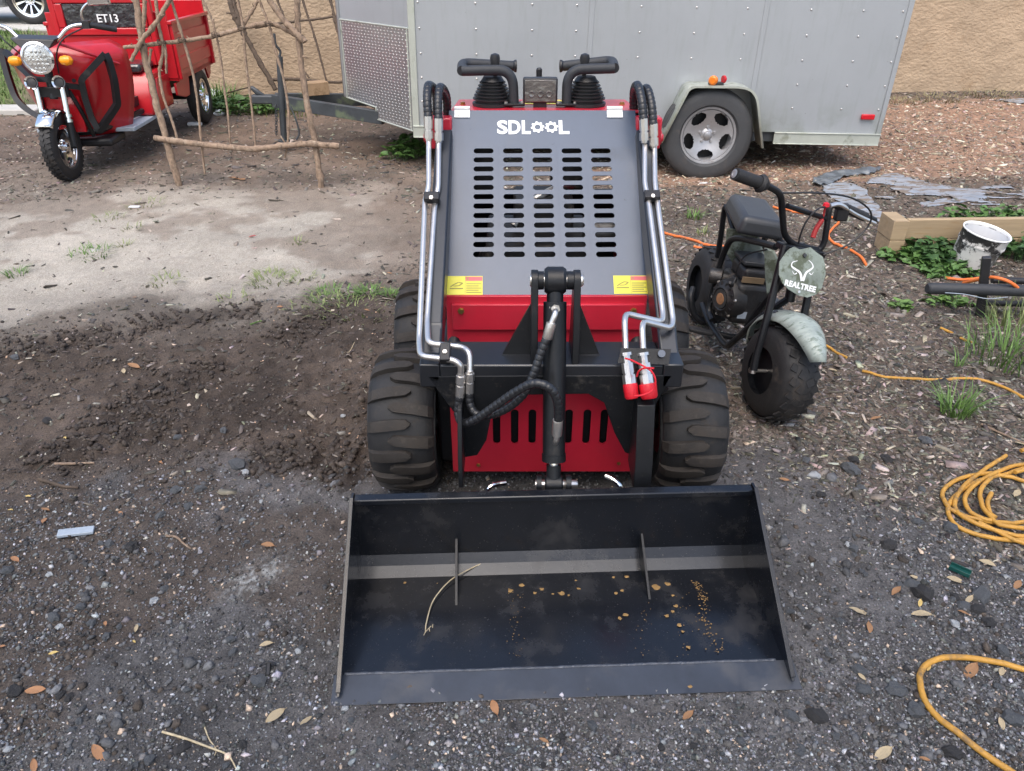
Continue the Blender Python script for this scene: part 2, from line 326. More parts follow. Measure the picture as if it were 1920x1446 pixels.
Z_GRAV = [(-600, 960), (200, 900), (470, 860), (700, 870), (1000, 800), (1370, 820), (1500, 850), (1700, 960), (2000, 1090), (2700, 1200), (2400, 1700), (-900, 1700)]
Z_SOIL = [(-500, 600), (150, 600), (520, 565), (700, 560), (830, 600), (830, 880), (520, 880), (100, 910), (-500, 960)]
Z_RED = [(1600, 190), (2300, 180), (2300, 330), (1650, 345), (1240, 360), (1100, 320), (1300, 300), (1500, 300)]
Z_GRASS = [(-900, 60), (60, 60), (95, 120), (60, 205), (-900, 260)]
TRK = [[(90, 880), (190, 800), (290, 735), (420, 680)], [(480, 860), (590, 850), (680, 890)], [(520, 640), (570, 612), (630, 590)], [(-60, 660), (120, 640), (300, 600), (480, 575)]]
TRKW = [[np.array(G(*p)[:2]) for p in t] for t in TRK]
def tracks(x, y):
    h = np.zeros_like(x); m = np.zeros_like(x)
    for k, pl in enumerate(TRKW):
        s0 = 0
        for a, b in zip(pl, pl[1:]):
            d = b - a; L_ = np.hypot(*d); d = d / L_; rx, ry = x - a[0], y - a[1]
            s = rx * d[0] + ry * d[1]; t = -rx * d[1] + ry * d[0]
            wgt = np.clip(1.25 - np.abs(t) / 0.12, 0, 1) * ((s > -0.02) & (s < L_ + 0.02))
            wgt = wgt * np.clip(fbm(x, y, 3.1, 2, 71) * 3.6 - 0.6, 0, 1)
            ph = (s + s0 + np.abs(t) * 0.5 * np.sign(t + 1e-9)) / 0.088
            hh = (np.abs((ph % 1) - 0.5) * 2) ** 1.5 * 0.026 - 0.016 + np.clip(np.abs(t) / 0.12 - 0.75, 0, 1) * 0.03
            take = wgt > m; h = np.where(take, hh * wgt, h); m = np.maximum(m, wgt); s0 += L_
    return h, m
def smooth01(t): t = np.clip(t, 0, 1); return t * t * (3 - 2 * t)
def hbase(x, y):   # broad shape: the verge climbs behind the tricycle
    return 0.50 * smooth01((y - 8.4) / 2.6) * smooth01((-3.9 - x) / 1.2) + (fbm(x, y, 0.7, 2, 3) - 0.5) * 0.03 * smooth01((y - 1.0) / 1.5)
def hground(x, y, full=False):
    x = np.asarray(x, float); y = np.asarray(y, float)
    sand = zone(x, y, Z_SAND, s=1, soft=0.27, warp=0.4); grav = zone(x, y, Z_GRAV, s=2, warp=0.2, soft=0.16); soil = zone(x, y, Z_SOIL, s=3, warp=0.3, soft=0.18) * (1 - sand)
    grav = np.clip(grav - soil * 0.35, 0, 1)
    near = np.clip(1.6 - y / 5.0, 0.25, 1)
    tr, tm = tracks(x, y)
    h = hbase(x, y)
    h = h + grav * ((fbm(x, y, 42, 3, 21) - 0.5) * 0.012 + (fbm(x, y, 9, 2, 25) - 0.5) * 0.010)
    h = h + soil * (1 - grav) * ((fbm(x, y, 24, 4, 31, 0.6) - 0.5) * 0.044 * (0.2 + 1.8 * fbm(x, y, 2.2, 2, 35)) * near)
    foot = np.clip(fbm(x, y, 5.5, 2, 43) - 0.55, 0, 1)
    h = h + sand * ((fbm(x, y, 16, 3, 41) - 0.5) * 0.016 - foot * 0.05)
    rest = np.clip(1 - sand - grav - soil, 0, 1)
    h = h + rest * ((fbm(x, y, 30, 3, 51) - 0.5) * 0.014)
    h = h + tr * (1 - sand)
    return (h, sand, grav, soil, tm) if full else h
def hz(x, y): return float(hground(np.array([x]), np.array([y]))[0])
def GG(px, py):
    p = G(px, py); p.z = hz(p.x, p.y); return p

def raw_mesh(name, V, F, mat, C=None, smooth=False):
    me = bpy.data.meshes.new(name); nv, nf, k = len(V), len(F), F.shape[1]
    me.vertices.add(nv); me.vertices.foreach_set('co', V.astype(np.float32).ravel())
    me.loops.add(nf * k); me.loops.foreach_set('vertex_index', F.astype(np.int32).ravel())
    me.polygons.add(nf); me.polygons.foreach_set('loop_start', np.arange(0, nf * k, k, dtype=np.int32)); me.polygons.foreach_set('loop_total', np.full(nf, k, np.int32))
    me.update(calc_edges=True)
    if smooth: me.polygons.foreach_set('use_smooth', np.ones(nf, bool))
    if C is not None:
        a = me.color_attributes.new('col', 'FLOAT_COLOR', 'POINT'); c4 = np.ones((nv, 4), np.float32); c4[:, :3] = C; a.data.foreach_set('color', c4.ravel())
    me.materials.append(MATS[mat]); o = bpy.data.objects.new(name, me); COL.objects.link(o); return o

# ================================================================== GROUND
def build_ground():
    ys = [0.35]
    while ys[-1] < 12.5: ys.append(ys[-1] + max(0.0062, 0.0062 * ys[-1]))
    ys = np.array(ys); nx = 520; t = np.linspace(-1, 1, nx); Y, T = np.meshgrid(ys, t, indexing='ij')
    X = T * (0.80 * Y + 1.1)
    ex = np.array([1.0]);
    X = np.concatenate([X[:, :1] - 2.5 - 0 * X[:, :1], X, X[:, -1:] + 2.5], 1); X = np.concatenate([X[:, :1] * 0 - 120, X, X[:, -1:] * 0 + 120], 1)
    Y = np.concatenate([Y[:, :1], Y[:, :1], Y, Y[:, -1:], Y[:, -1:]], 1)
    lo = lambda v, yy: (np.concatenate([X[:1]], 0), np.full_like(X[:1], yy))
    X = np.concatenate([X[:1], X[:1], X, X[-1:], X[-1:]], 0)
    Y = np.concatenate([Y[:1] * 0 - 60, Y[:1] * 0 - 1.0, Y, Y[-1:] * 0 + 40, Y[-1:] * 0 + 400], 0)
    h, sand, grav, soil, tm = hground(X.ravel(), Y.ravel(), True)
    x, y = X.ravel(), Y.ravel(); n = len(x)
    red = zone(x, y, Z_RED, s=5); gr = zone(x, y, Z_GRASS, s=6, soft=0.2)
    def c3(c): return np.array(c)[None, :]
    n1 = fbm(x, y, 3.0, 4, 61)[:, None]; n2 = fbm(x, y, 26, 3, 63, 0.6)[:, None]; n3 = fbm(x, y, 90, 2, 65)[:, None]
    col = c3((0.125, 0.097, 0.077)) * (0.5 + n1) * (0.55 + 0.9 * n2)
    mixm = lambda c, d, m: c * (1 - m[:, None]) + d * m[:, None]
    col = mixm(col, c3((0.30, 0.185, 0.125)) * (0.45 + 1.1 * n2), red * 0.9)
    leaf = ((fbm(x, y, 1.1, 3, 67) > 0.42) & (y > 3.6) & (x < -0.4)).astype(float)
    col = mixm(col, c3((0.17, 0.122, 0.090)) * (0.5 + n1), leaf * 0.6)
    col = mixm(col, c3((0.098, 0.076, 0.061)) * (0.25 + 1.3 * n1) * (0.55 + 0.9 * n2), soil)
    damp = smooth01((fbm(x, y, 2.0, 4, 69, 0.6) - 0.50) / 0.10)
    sc_ = c3((0.405, 0.370, 0.315)) * (0.72 + 0.5 * n1) * (0.84 + 0.32 * n3)
    sc_ = mixm(sc_, c3((0.22, 0.18, 0.145)) * (0.7 + 0.6 * n2), damp * 0.7)
    col = mixm(col, sc_, np.clip(sand, 0, 1))
    g_ = c3((0.110, 0.106, 0.105)) * (0.5 + n1) * (0.5 + n2)
    brown = smooth01((fbm(x, y, 2.6, 4, 73) - 0.47) / 0.12) * smooth01((0.6 - x) / 1.4)
    g_ = mixm(g_, c3((0.090, 0.071, 0.058)) * (0.55 + 0.9 * n2), brown * 0.85)
    col = mixm(col, g_, grav)
    col = mixm(col, c3((0.046, 0.036, 0.030)) * (0.6 + 0.8 * n2), tm * (1 - sand) * 0.85)
    # pale ash-like smear of crushed stone
    a = G(480, 1080); dd = ((x - a.x) * 0.7 + (y - a.y) * 0.7) ** 2 / 0.085 ** 2 + (-(x - a.x) * 0.7 + (y - a.y) * 0.7) ** 2 / 0.05 ** 2
    col = mixm(col, c3((0.40, 0.41, 0.40)), np.exp(-dd) * (0.25 + 1.0 * (n3[:, 0] > 0.5)) * 0.75)
    col = mixm(col, c3((0.10, 0.15, 0.045)) * (0.5 + n2), gr * 0.85)
    far = smooth01((y - 13) / 5); col = mixm(col, c3((0.09, 0.13, 0.04)), far)
    ny, nxx = X.shape; V = np.stack([x, y, h], 1)
    i = np.arange(ny - 1)[:, None] * nxx + np.arange(nxx - 1)[None, :]; i = i.ravel()
    F = np.stack([i, i + 1, i + 1 + nxx, i + nxx], 1)
    m = pm('ground_mat', (1, 1, 1), 0.9, 0, 0.42, 170, 0.0, 260, spec=0.25, vcol=True)
    N, L = m.node_tree.nodes, m.node_tree.links; b = N['Principled BSDF']; tc = N['Texture Coordinate']
    nb = N.new('ShaderNodeTexNoise'); nb.inputs['Scale'].default_value = 120; nb.inputs['Detail'].default_value = 6; nb.inputs['Roughness'].default_value = 0.7
    L.new(tc.outputs['Object'], nb.inputs['Vector']); bp = N.new('ShaderNodeBump'); bp.inputs['Strength'].default_value = 0.9; bp.inputs['Distance'].default_value = 0.010
    L.new(nb.outputs[0], bp.inputs['Height']); L.new(bp.outputs[0], b.inputs['Normal'])
    o = raw_mesh('ground', V, F, 'ground_mat', np.clip(col, 0, 1), smooth=True); o['kind'] = 'structure'
build_ground()

def ico():
    bm = bmesh.new(); bmesh.ops.create_icosphere(bm, subdivisions=1, radius=1); v = np.array([p.co[:] for p in bm.verts]); f = np.array([[q.index for q in t.verts] for t in bm.faces]); bm.free(); return v, f
def octa():
    v = np.array([[1,0,0],[-1,0,0],[0,1,0],[0,-1,0],[0,0,1],[0,0,-1.]]); f = np.array([[0,2,4],[2,1,4],[1,3,4],[3,0,4],[2,0,5],[1,2,5],[3,1,5],[0,3,5]]); return v, f
CUBE = (np.array([[-1,-1,-1],[1,-1,-1],[1,1,-1],[-1,1,-1],[-1,-1,1],[1,-1,1],[1,1,1],[-1,1,1.]]) , np.array([[4,5,6],[4,6,7],[0,1,5],[0,5,4],[1,2,6],[1,6,5],[2,3,7],[2,7,6],[3,0,4],[3,4,7]]))
def scatter(name, base, xy, size, asp, col, mat, label, tilt=0.5, sink=0.25, jit=0.25, smooth=False, zadd=None):
    v0, f0 = base; n = len(xy); nv = len(v0); x, y = xy[:, 0], xy[:, 1]
    V = v0[None] * (1 + RNG.uniform(-jit, jit, (n, nv, 3))) * (size[:, None] * asp)[:, None, :]
    def rot(V, ang, i, j):
        c, s = np.cos(ang)[:, None], np.sin(ang)[:, None]; a, b = V[..., i] * c - V[..., j] * s, V[..., i] * s + V[..., j] * c
        W = V.copy(); W[..., i] = a; W[..., j] = b; return W
    V = rot(V, RNG.normal(0, tilt, n), 0, 2); V = rot(V, RNG.normal(0, tilt, n), 1, 2); V = rot(V, RNG.uniform(0, 6.283, n), 0, 1)
    z = hground(x, y) + size * asp[:, 2] * (1 - 2 * sink)
    if zadd is not None: z = z + zadd
    V[..., 0] += x[:, None]; V[..., 1] += y[:, None]; V[..., 2] += z[:, None]
    F = (f0[None] + (np.arange(n) * nv)[:, None, None]).reshape(-1, f0.shape[1])
    C = np.repeat(col, nv, 0) if col is not None else None
    o = raw_mesh(name, V.reshape(-1, 3), F, mat, C, smooth); tag(o, label, None, None, 'stuff'); return o
def sample_xy(n, y0, y1, p=1.6, lim=0.74, add=0.65):
    """points denser close by, where single pieces can be seen"""
    u = RNG.uniform(0, 1, n); y = (y0 ** (1 - p) + u * (y1 ** (1 - p) - y0 ** (1 - p))) ** (1 / (1 - p))
    return np.stack([RNG.uniform(-1, 1, n) * (lim * y + add), y], 1)
def outside_machine(xy): return ~((np.abs(xy[:, 0] - 0.11) < 0.53) & (xy[:, 1] > 1.15) & (xy[:, 1] < 1.58))

def build_scatter():
    # crushed asphalt gravel
    xy = sample_xy(330000, 0.45, 4.2, 1.9); grav = np.clip(zone(xy[:, 0], xy[:, 1], Z_GRAV, s=2, warp=0.12, soft=0.2), 0, 1)
    soil = zone(xy[:, 0], xy[:, 1], Z_SOIL, s=3, warp=0.2)
    clump = smooth01((fbm(xy[:, 0], xy[:, 1], 3.4, 3, 81) - 0.36) / 0.22); left = smooth01((0.2 - xy[:, 0]) / 1.2)
    pr = grav * (0.34 + 0.75 * clump) * (1 - 0.30 * left) + soil * 0.30
    xy = xy[(RNG.uniform(0, 1, len(xy)) < pr)]; xy = xy[outside_machine(xy)]; n = len(xy)
    size = 0.0020 * np.exp(RNG.normal(0, 0.42, n)) * (1 + 0.25 * xy[:, 1]); soil_ = zone(xy[:, 0], xy[:, 1], Z_SOIL, s=3, warp=0.2) > RNG.uniform(0.15, 0.7, n); size = np.where(soil_, size * 0.8, size); asp = np.stack([RNG.uniform(0.9, 1.7, n), RNG.uniform(0.7, 1.2, n), RNG.uniform(0.45, 0.9, n)], 1)
    k = RNG.uniform(0, 1, n); base = np.where(k < 0.46, RNG.uniform(0.04, 0.10, n), np.where(k < 0.90, RNG.uniform(0.11, 0.27, n), RNG.uniform(0.30, 0.58, n)))
    tint = np.stack([1 + RNG.normal(0.0, 0.05, n), np.ones(n), 1.02 + RNG.normal(0, 0.06, n)], 1); tint[k > 0.97] = (1.3, 1.0, 0.75); base = np.where(soil_ & (k < 0.93), base * 0.55 + 0.015, base); tint[soil_] = tint[soil_] * np.array([1.12, 0.97, 0.86])
    scatter('gravel', octa(), xy, size, asp, np.clip(base[:, None] * tint, 0.01, 0.8), 'stone_mat', 'loose dark asphalt gravel with pale specks across the foreground', tilt=0.6, sink=0.3)
    # bigger lumps of asphalt
    xy = sample_xy(52000, 0.5, 4.4, 1.5); grav = zone(xy[:, 0], xy[:, 1], Z_GRAV, s=2, warp=0.12); soil = zone(xy[:, 0], xy[:, 1], Z_SOIL, s=3, warp=0.2)
    xy = xy[RNG.uniform(0, 1, len(xy)) < 0.15 * grav * smooth01((fbm(xy[:, 0], xy[:, 1], 2.2, 3, 83) - 0.40) / 0.2) + 0.55 * soil * smooth01((fbm(xy[:, 0], xy[:, 1], 2.6, 3, 87) - 0.40) / 0.14) + 0.4 * tracks(xy[:, 0], xy[:, 1])[1]]; xy = xy[outside_machine(xy)]; n = len(xy)
    size = 0.0062 * np.exp(RNG.normal(0, 0.36, n)) * (1 + 0.3 * tracks(xy[:, 0], xy[:, 1])[1]); asp = np.stack([RNG.uniform(0.9, 1.6, n), RNG.uniform(0.7, 1.2, n), RNG.uniform(0.4, 0.75, n)], 1)
    so_ = zone(xy[:, 0], xy[:, 1], Z_SOIL, s=3, warp=0.2)[:, None] > 0.5
    base = RNG.uniform(0.045, 0.19, n)[:, None] * np.array([[1, 1.01, 1.04]]); brown = RNG.uniform(0.030, 0.085, n)[:, None] * np.array([[1.2, 0.95, 0.76]])
    scatter('clods', ico(), xy, size, asp, np.where(so_ | (RNG.uniform(0, 1, (n, 1)) < 0.3), brown, base), 'stone_mat', 'crumbs of asphalt and dark soil between the gravel', tilt=0.5, sink=0.3, jit=0.3)
    # wood chips, brown at the right, red-brown beyond
    xy = sample_xy(170000, 1.5, 9.6, 1.2, 0.76, 0.4); x, y = xy[:, 0], xy[:, 1]
    sand = zone(x, y, Z_SAND, s=1); grav = zone(x, y, Z_GRAV, s=2, warp=0.12, soft=0.25); soil = zone(x, y, Z_SOIL, s=3, warp=0.2); gr = zone(x, y, Z_GRASS, s=6)
    rest = np.clip(1 - sand * 1.02 - grav - soil * 0.9 - gr, 0, 1); left = (x < -0.3)
    pr = rest * np.where(left, 0.40, 0.95) + grav * 0.03 * (x > 0.6) + sand * 0.02 + soil * 0.03
    keep = RNG.uniform(0, 1, len(xy)) < pr; xy = xy[keep]; xy = xy[outside_machine(xy)]; x, y = xy[:, 0], xy[:, 1]; n = len(xy)
    ln = 0.0072 * np.exp(RNG.normal(0, 0.45, n)) * np.clip(0.75 + 0.13 * y, 0.8, 1.7)
    asp = np.stack([np.ones(n), RNG.uniform(0.18, 0.45, n), RNG.uniform(0.06, 0.14, n)], 1)
    red = zone(x, y, Z_RED, s=5) > 0.5; k = RNG.uniform(0, 1, n)
    b = np.where(k < 0.62, RNG.uniform(0.04, 0.12, n), np.where(k < 0.93, RNG.uniform(0.13, 0.28, n), RNG.uniform(0.32, 0.52, n)))
    b = np.where(red, b * 1.55 + 0.05, b)
    tint = np.where(red[:, None], np.array([[1.22, 0.96, 0.74]]), np.array([[1.10, 0.97, 0.80]])) * (1 + RNG.normal(0, 0.06, (n, 3)))
    scatter('wood_chips', CUBE, xy, ln, asp, np.clip(b[:, None] * tint, 0.01, 0.7), 'chip_mat', 'brown wood-chip mulch covering the yard', tilt=0.28, sink=0.1, jit=0.3)
build_scatter()
def build_ridges():
    """soil pressed up between tyre lugs: short bars of broken lumps in a herringbone"""
    pts, sz = [], []; r = RNG
    for pl in TRKW:
        for a, b in zip(pl, pl[1:]):
            d = (b - a); L_ = np.hypot(*d); d = d / L_; nn = np.array([-d[1], d[0]])
            for s in np.arange(0.0, L_, 0.052):
                for sd_ in (-1, 1):
                    if r.uniform() < 0.12: continue
                    c = a + d * (s + (0.026 if sd_ > 0 else 0) + r.normal(0, 0.006)) + nn * (sd_ * 0.062 + r.normal(0, 0.010)); an = math.atan2(nn[1], nn[0]) + sd_ * 0.40 + r.normal(0, 0.10); e = np.array([math.cos(an), math.sin(an)])
                    for t in np.linspace(-0.055, 0.055, 9): pts.append(c + e * (t + r.normal(0, 0.005)) + r.normal(0, 0.003, 2)); sz.append(r.uniform(0.005, 0.0115) * (1.1 - abs(t) * 6))
    xy = np.array(pts); n = len(xy); size = np.array(sz); asp = np.stack([r.uniform(1.0, 1.6, n), r.uniform(0.8, 1.2, n), r.uniform(0.6, 1.0, n)], 1)
    col = np.array([[0.060, 0.046, 0.037]]) * r.uniform(0.55, 1.25, (n, 1))
    scatter('tyre_track_ridges', ico(), xy, size, asp, col, 'stone_mat', 'rows of dark soil lumps pressed up by tyre treads left of the loader', tilt=0.4, sink=0.22, jit=0.35)
build_ridges()

# ------------------------------------------------------------------ verge slab, driveway
def slab(name, x0, x1, y0, y1, z0, z1, label=None):
    mb = MB(); mb.box(((x0 + x1) / 2, (y0 + y1) / 2, (z0 + z1) / 2), (x1 - x0, y1 - y0, z1 - z0)); o = obj(name, mb, 'concrete', bevel=0.012); o['kind'] = 'structure'; return o
slab('driveway', -30, -3.9, 11.6, 18, 0.30, 0.52)
a = G(20, 212); slab('path', a.x - 1.6, a.x + 0.32, a.y - 0.10, a.y + 0.22, -0.05, hz(a.x, a.y) + 0.055)

# ------------------------------------------------------------------ stucco wall
def build_wall():
    L0, R0 = Vector((-3.55, 9.25, 0)), Vector((11.0, 9.75, 0)); d = (R0 - L0).normalized(); nrm = Vector((d.y, -d.x, 0)); Ln = (R0 - L0).length
    nx, nz_ = 420, 90; u = np.linspace(0, Ln, nx); v = np.linspace(-0.25, 2.6, nz_); U, V_ = np.meshgrid(u, v, indexing='ij')
    rel = (fbm(U.ravel() * 0.8, V_.ravel(), 9, 4, 91, 0.55) - 0.5) * 0.020 + np.abs(fbm(U.ravel() * 0.6, V_.ravel(), 7, 2, 95) - 0.5) * 0.010
    p = np.array(L0)[None] + U.ravel()[:, None] * np.array(d)[None] + rel[:, None] * np.array(nrm)[None]; p[:, 2] = V_.ravel()
    i = (np.arange(nx - 1)[:, None] * nz_ + np.arange(nz_ - 1)[None]).ravel(); F = np.stack([i, i + nz_, i + nz_ + 1, i + 1], 1)
    o = raw_mesh('stucco_wall', p, F, 'stucco', None, True)
    tag(o, 'tan rough stucco garden wall behind the trailer', 'wall')
    mb = MB(); c = (L0 + R0) / 2 - nrm * 0.12; mb.box((c.x, c.y, 1.175), (Ln - 0.01, 0.18, 2.84), Matrix.Rotation(math.atan2(d.y, d.x), 3, 'Z'))
    obj('wall_core', mb, 'stucco', o)
    n = MATS['stucco'].node_tree; N, L = n.nodes, n.links; tc = N['Texture Coordinate']; b = N['Principled BSDF']
    nb = N.new('ShaderNodeTexNoise'); nb.inputs['Scale'].default_value = 30; nb.inputs['Detail'].default_value = 6; mp = N.new('ShaderNodeMapping'); mp.inputs['Scale'].default_value = (0.75, 0.75, 1.15)
    L.new(tc.outputs['Object'], mp.inputs[0]); L.new(mp.outputs[0], nb.inputs['Vector']); bp = N.new('ShaderNodeBump'); bp.inputs['Strength'].default_value = 0.8; bp.inputs['Distance'].default_value = 0.02
    L.new(nb.outputs[0], bp.inputs['Height']); L.new(bp.outputs[0], b.inputs['Normal'])
build_wall()

# ================================================================== MINI LOADER
CX = 0.105
def build_loader():
    ld = root('mini_loader', 'red and graphite compact stand-on loader with black front bucket, parked in the middle', 'loader', (CX, 2.2, 0))
    def part(name, mb, mat, parent=None, **k): return obj(name, mb, mat, parent or ld, world=True, **k)
    V = lambda u, y, z: Vector((CX + u, y, z))
    # ---- wheels
    hw, rc0 = 0.092, 0.207
    def rcar(x): return rc0 - 0.020 * abs(x / hw) ** 3.0
    prof = [(-0.070, 0.100), (-0.086, 0.112), (-0.096, 0.150), (-0.095, 0.178)] + [(x, rcar(x)) for x in np.linspace(-hw, hw, 9)] + [(0.095, 0.178), (0.096, 0.150), (0.086, 0.112), (0.070, 0.100)]
    tyre = MB().lathe(prof, (0, 0, 0), (1, 0, 0), 64, cap=False)
    for k in range(5):      # thin ribs on the shoulder
        for s in (-1, 1): tyre.lathe([(s * 0.0945, 0.150 + k * 0.006), (s * 0.0985, 0.1515 + k * 0.006), (s * 0.0945, 0.153 + k * 0.006)], (0, 0, 0), (1, 0, 0), 48, cap=False)
    tread = MB(); nl = 14
    for s in (-1, 1):
        for k in range(nl):
            th0 = 2 * math.pi * (k + (0.5 if s > 0 else 0)) / nl; rows = []
            nt_ = 9
            for i in range(nt_ + 1):
                t = i / nt_; x = s * (0.096 - 0.128 * t); skew = -0.06 * math.sin(t * 1.5); hwid = 0.066 + 0.010 * (1 - t)
                if t > 0.8: hwid *= math.sqrt(max(0.03, 1 - ((t - 0.8) / 0.2) ** 2))
                rb = rcar(min(abs(x), hw)) - 0.004 if t > 0.06 else 0.165; rt_ = rcar(min(abs(x), hw)) + 0.0155 if t > 0.06 else 0.188
                row = []
                for a, r in ((-hwid - 0.010, rb), (-hwid, rt_), (0, rt_ + 0.001), (hwid, rt_), (hwid + 0.010, rb)):
                    an = th0 + skew + a; row.append((x, r * math.cos(an), r * math.sin(an)))
                rows.append(row)
            vs_ = [p for r in rows for p in r]; fs = [(i * 5 + j, i * 5 + j + 1, (i + 1) * 5 + j + 1, (i + 1) * 5 + j) for i in range(nt_) for j in range(4)] + [(0, 1, 2, 3, 4), tuple(nt_ * 5 + j for j in (4, 3, 2, 1, 0))]
            tread.add(vs_, fs)
    rim = MB().lathe([(-0.078, 0.106), (-0.06, 0.098), (-0.03, 0.085), (-0.02, 0.05), (-0.03, 0.03), (0.03, 0.03), (0.02, 0.05), (0.03, 0.085), (0.06, 0.098), (0.078, 0.106)], (0, 0, 0), (1, 0, 0), 32)
    for k in range(4):
        for s in (-1, 1): bolt(rim, (s * 0.022, 0.04 * math.cos(k * 1.571), 0.04 * math.sin(k * 1.571)), (s, 0, 0), 0.008, 0.012)
    wh = obj('wheel', rim, 'red_paint', ld); obj('tyre', tyre, 'rubber', wh, smooth=50); obj('tread', tread, 'lug_rubber', wh, smooth=30)
    wh.location = (-0.428, 1.953 - 2.2, 0.222)
    for (u, y, a) in ((0.428, 1.953, 0.3), (-0.428, 2.52, 0.9), (0.428, 2.52, 0.5)):
        c = dup(wh, ld, (u, y - 2.2, 0.222)); c.rotation_euler.x = a
    # ---- chassis and body
    mb = MB(); mb.box(V(0, 2.33, 0.27), (0.655, 0.92, 0.30)); part('chassis', mb, 'black_paint', bevel=0.008)
    for y in (1.953, 2.52): part('axle', MB().tube([V(-0.42, y, 0.222), V(0.42, y, 0.222)], 0.03, 16), 'rubber')
    for s in (-1, 1):
        mb = MB(); mb.prism([V(s * 0.306, 2.06, 0.40), V(s * 0.306, 2.80, 0.40), V(s * 0.306, 2.80, 1.00), V(s * 0.306, 2.575, 1.00), V(s * 0.306, 2.09, 0.575)], (-s * 0.008, 0, 0)); part('side_panel', mb, 'red_paint')
        mb = MB(); mb.box(V(s * 0.335, 2.62, 0.70), (0.045, 0.16, 0.62)); mb.box(V(s * 0.345, 2.55, 0.97), (0.085, 0.05, 0.10)); ps = part('arm_post', mb, 'red_paint', bevel=0.006)
        mb = MB(); mb.lathe([(0, 0.022), (0.006, 0.022), (0.006, 0.014), (0.012, 0.012)], V(s * 0.388, 2.56, 0.95), (s, 0, 0), 20); part('pivot_pin', mb, 'red_paint', ps)
    # engine bay seen through the slots
    mb = MB(); mb.box(V(-0.02, 2.42, 0.55), (0.34, 0.34, 0.26)); mb.box(V(0.0, 2.5, 0.72), (0.2, 0.2, 0.12)); mb.lathe([(0, 0.085), (0.05, 0.09), (0.07, 0.06)], V(-0.14, 2.36, 0.58), (0, -1, 0), 24)
    mb.box(V(-0.2, 2.6, 0.86), (0.12, 0.12, 0.2)); mb.box(V(0.1, 2.62, 0.85), (0.14, 0.1, 0.16)); en = part('engine', mb, 'engine_black', bevel=0.01)
    mb = MB().tube(catmull([V(-0.1, 2.40, 0.70), V(-0.05, 2.44, 0.76), V(0.05, 2.50, 0.80), V(0.12, 2.6, 0.78)]), 0.012, 8); part('fuel_line', mb, 'zinc', en)
    mb = MB().lathe([(0, 0.045), (0.16, 0.045)], V(0.13, 2.34, 0.70), (1, 0, 0), 20); part('muffler', mb, 'dark_steel', en)
    mb = MB(); mb.box(V(0, 2.80, 0.55), (0.60, 0.012, 0.32)); part('rear_panel', mb, 'black_paint')
    # ---- upper red front panel
    mb = MB(); mb.box(V(0, 2.075, 0.48), (0.61, 0.012, 0.22)); up_ = part('front_panel', mb, 'red_paint', bevel=0.002, label='bright red upper front panel below the hood')
    mb = MB(); mb.box(V(0.005, 2.062, 0.525), (0.585, 0.014, 0.085)); part('cover_strip', mb, 'red_paint', up_, bevel=0.002)
    for s in (-1, 1):
        mb = MB(); bolt(mb, V(s * 0.262 + 0.002, 2.055, 0.548), (0, -1, 0), 0.0085, 0.008); part('bolt', mb, 'brass', up_)
    # ---- lower red panel with slots
    PX0, PX1, PYT, PYB = 850, 1195, 720, 885
    slotx = [931, 965, 998, 1066, 1100, 1132]
    A = P(PX0, PYB, 1.85); Bq = P(PX1, PYB, 1.85); zt = 0.40; zb = A.z + 0.002
    mb = MB()
    def cell(mp, x0, x1, y0, y1, cx, cy, hl, hr, vert, th):
        """flat cell with a capsule slot; mp(x, y, off) gives the point"""
        m = 20; hole = []
        for i in range(m):
            a = 2 * math.pi * i / m; c, s_ = math.cos(a), math.sin(a)
            if vert: hole.append((cx + hr * c, cy + hr * s_ + (hl - hr) * (1 if s_ >= 0 else -1)))
            else: hole.append((cx + hr * c + (hl - hr) * (1 if c >= 0 else -1), cy + hr * s_))
        def hit(p):
            dx, dy = p[0] - cx, p[1] - cy; t = 1e9
            if dx > 1e-9: t = min(t, (x1 - cx) / dx)
            if dx < -1e-9: t = min(t, (x0 - cx) / dx)
            if dy > 1e-9: t = min(t, (y1 - cy) / dy)
            if dy < -1e-9: t = min(t, (y0 - cy) / dy)
            return (cx + dx * t, cy + dy * t)
        rect = [hit(p) for p in hole]; crn = [(x0, y0), (x1, y0), (x1, y1), (x0, y1)]; ang = lambda p: math.atan2(p[1] - cy, p[0] - cx)
        for i in range(m):
            j = (i + 1) % m; pts = [hole[i], hole[j], rect[j]]
            a0 = ang(hole[i]); da = (ang(hole[j]) - a0) % (2 * math.pi)
            cs = sorted([((ang(c) - a0) % (2 * math.pi), c) for c in crn]); pts += [c for t, c in reversed(cs) if 1e-6 < t < da - 1e-6]
            pts.append(rect[i])
            for off in (0, -th): mb.add([mp(*p, off) for p in pts], [tuple(range(len(pts)))])
            mb.add([mp(*hole[i], 0), mp(*hole[j], 0), mp(*hole[j], -th), mp(*hole[i], -th)], [(0, 1, 2, 3)])
    def rect_(mp, x0, x1, y0, y1, th):
        q = [(x0, y0), (x1, y0), (x1, y1), (x0, y1)]
        mb.hexa([mp(*p, 0) for p in q], [mp(*p, -th) for p in q])
    mpl = lambda x, y, off: Vector((x, 1.85 - off, y))
    sx = [P(p, 800, 1.85).x for p in slotx]; z0, z1 = P(960, 832, 1.85).z, P(960, 768, 1.85).z
    edges = [A.x] + [(a + b) / 2 for a, b in zip(sx, sx[1:])] + [Bq.x]; edges[1:1] = []
    ez = (z0 - 0.02, z1 + 0.02)
    rect_(mpl, A.x, Bq.x, zb, ez[0], 0.005); rect_(mpl, A.x, Bq.x, ez[1], zt, 0.005)
    bl = sx[0] - 0.03; br = sx[-1] + 0.03
    rect_(mpl, A.x, bl, ez[0], ez[1], 0.005); rect_(mpl, br, Bq.x, ez[0], ez[1], 0.005)
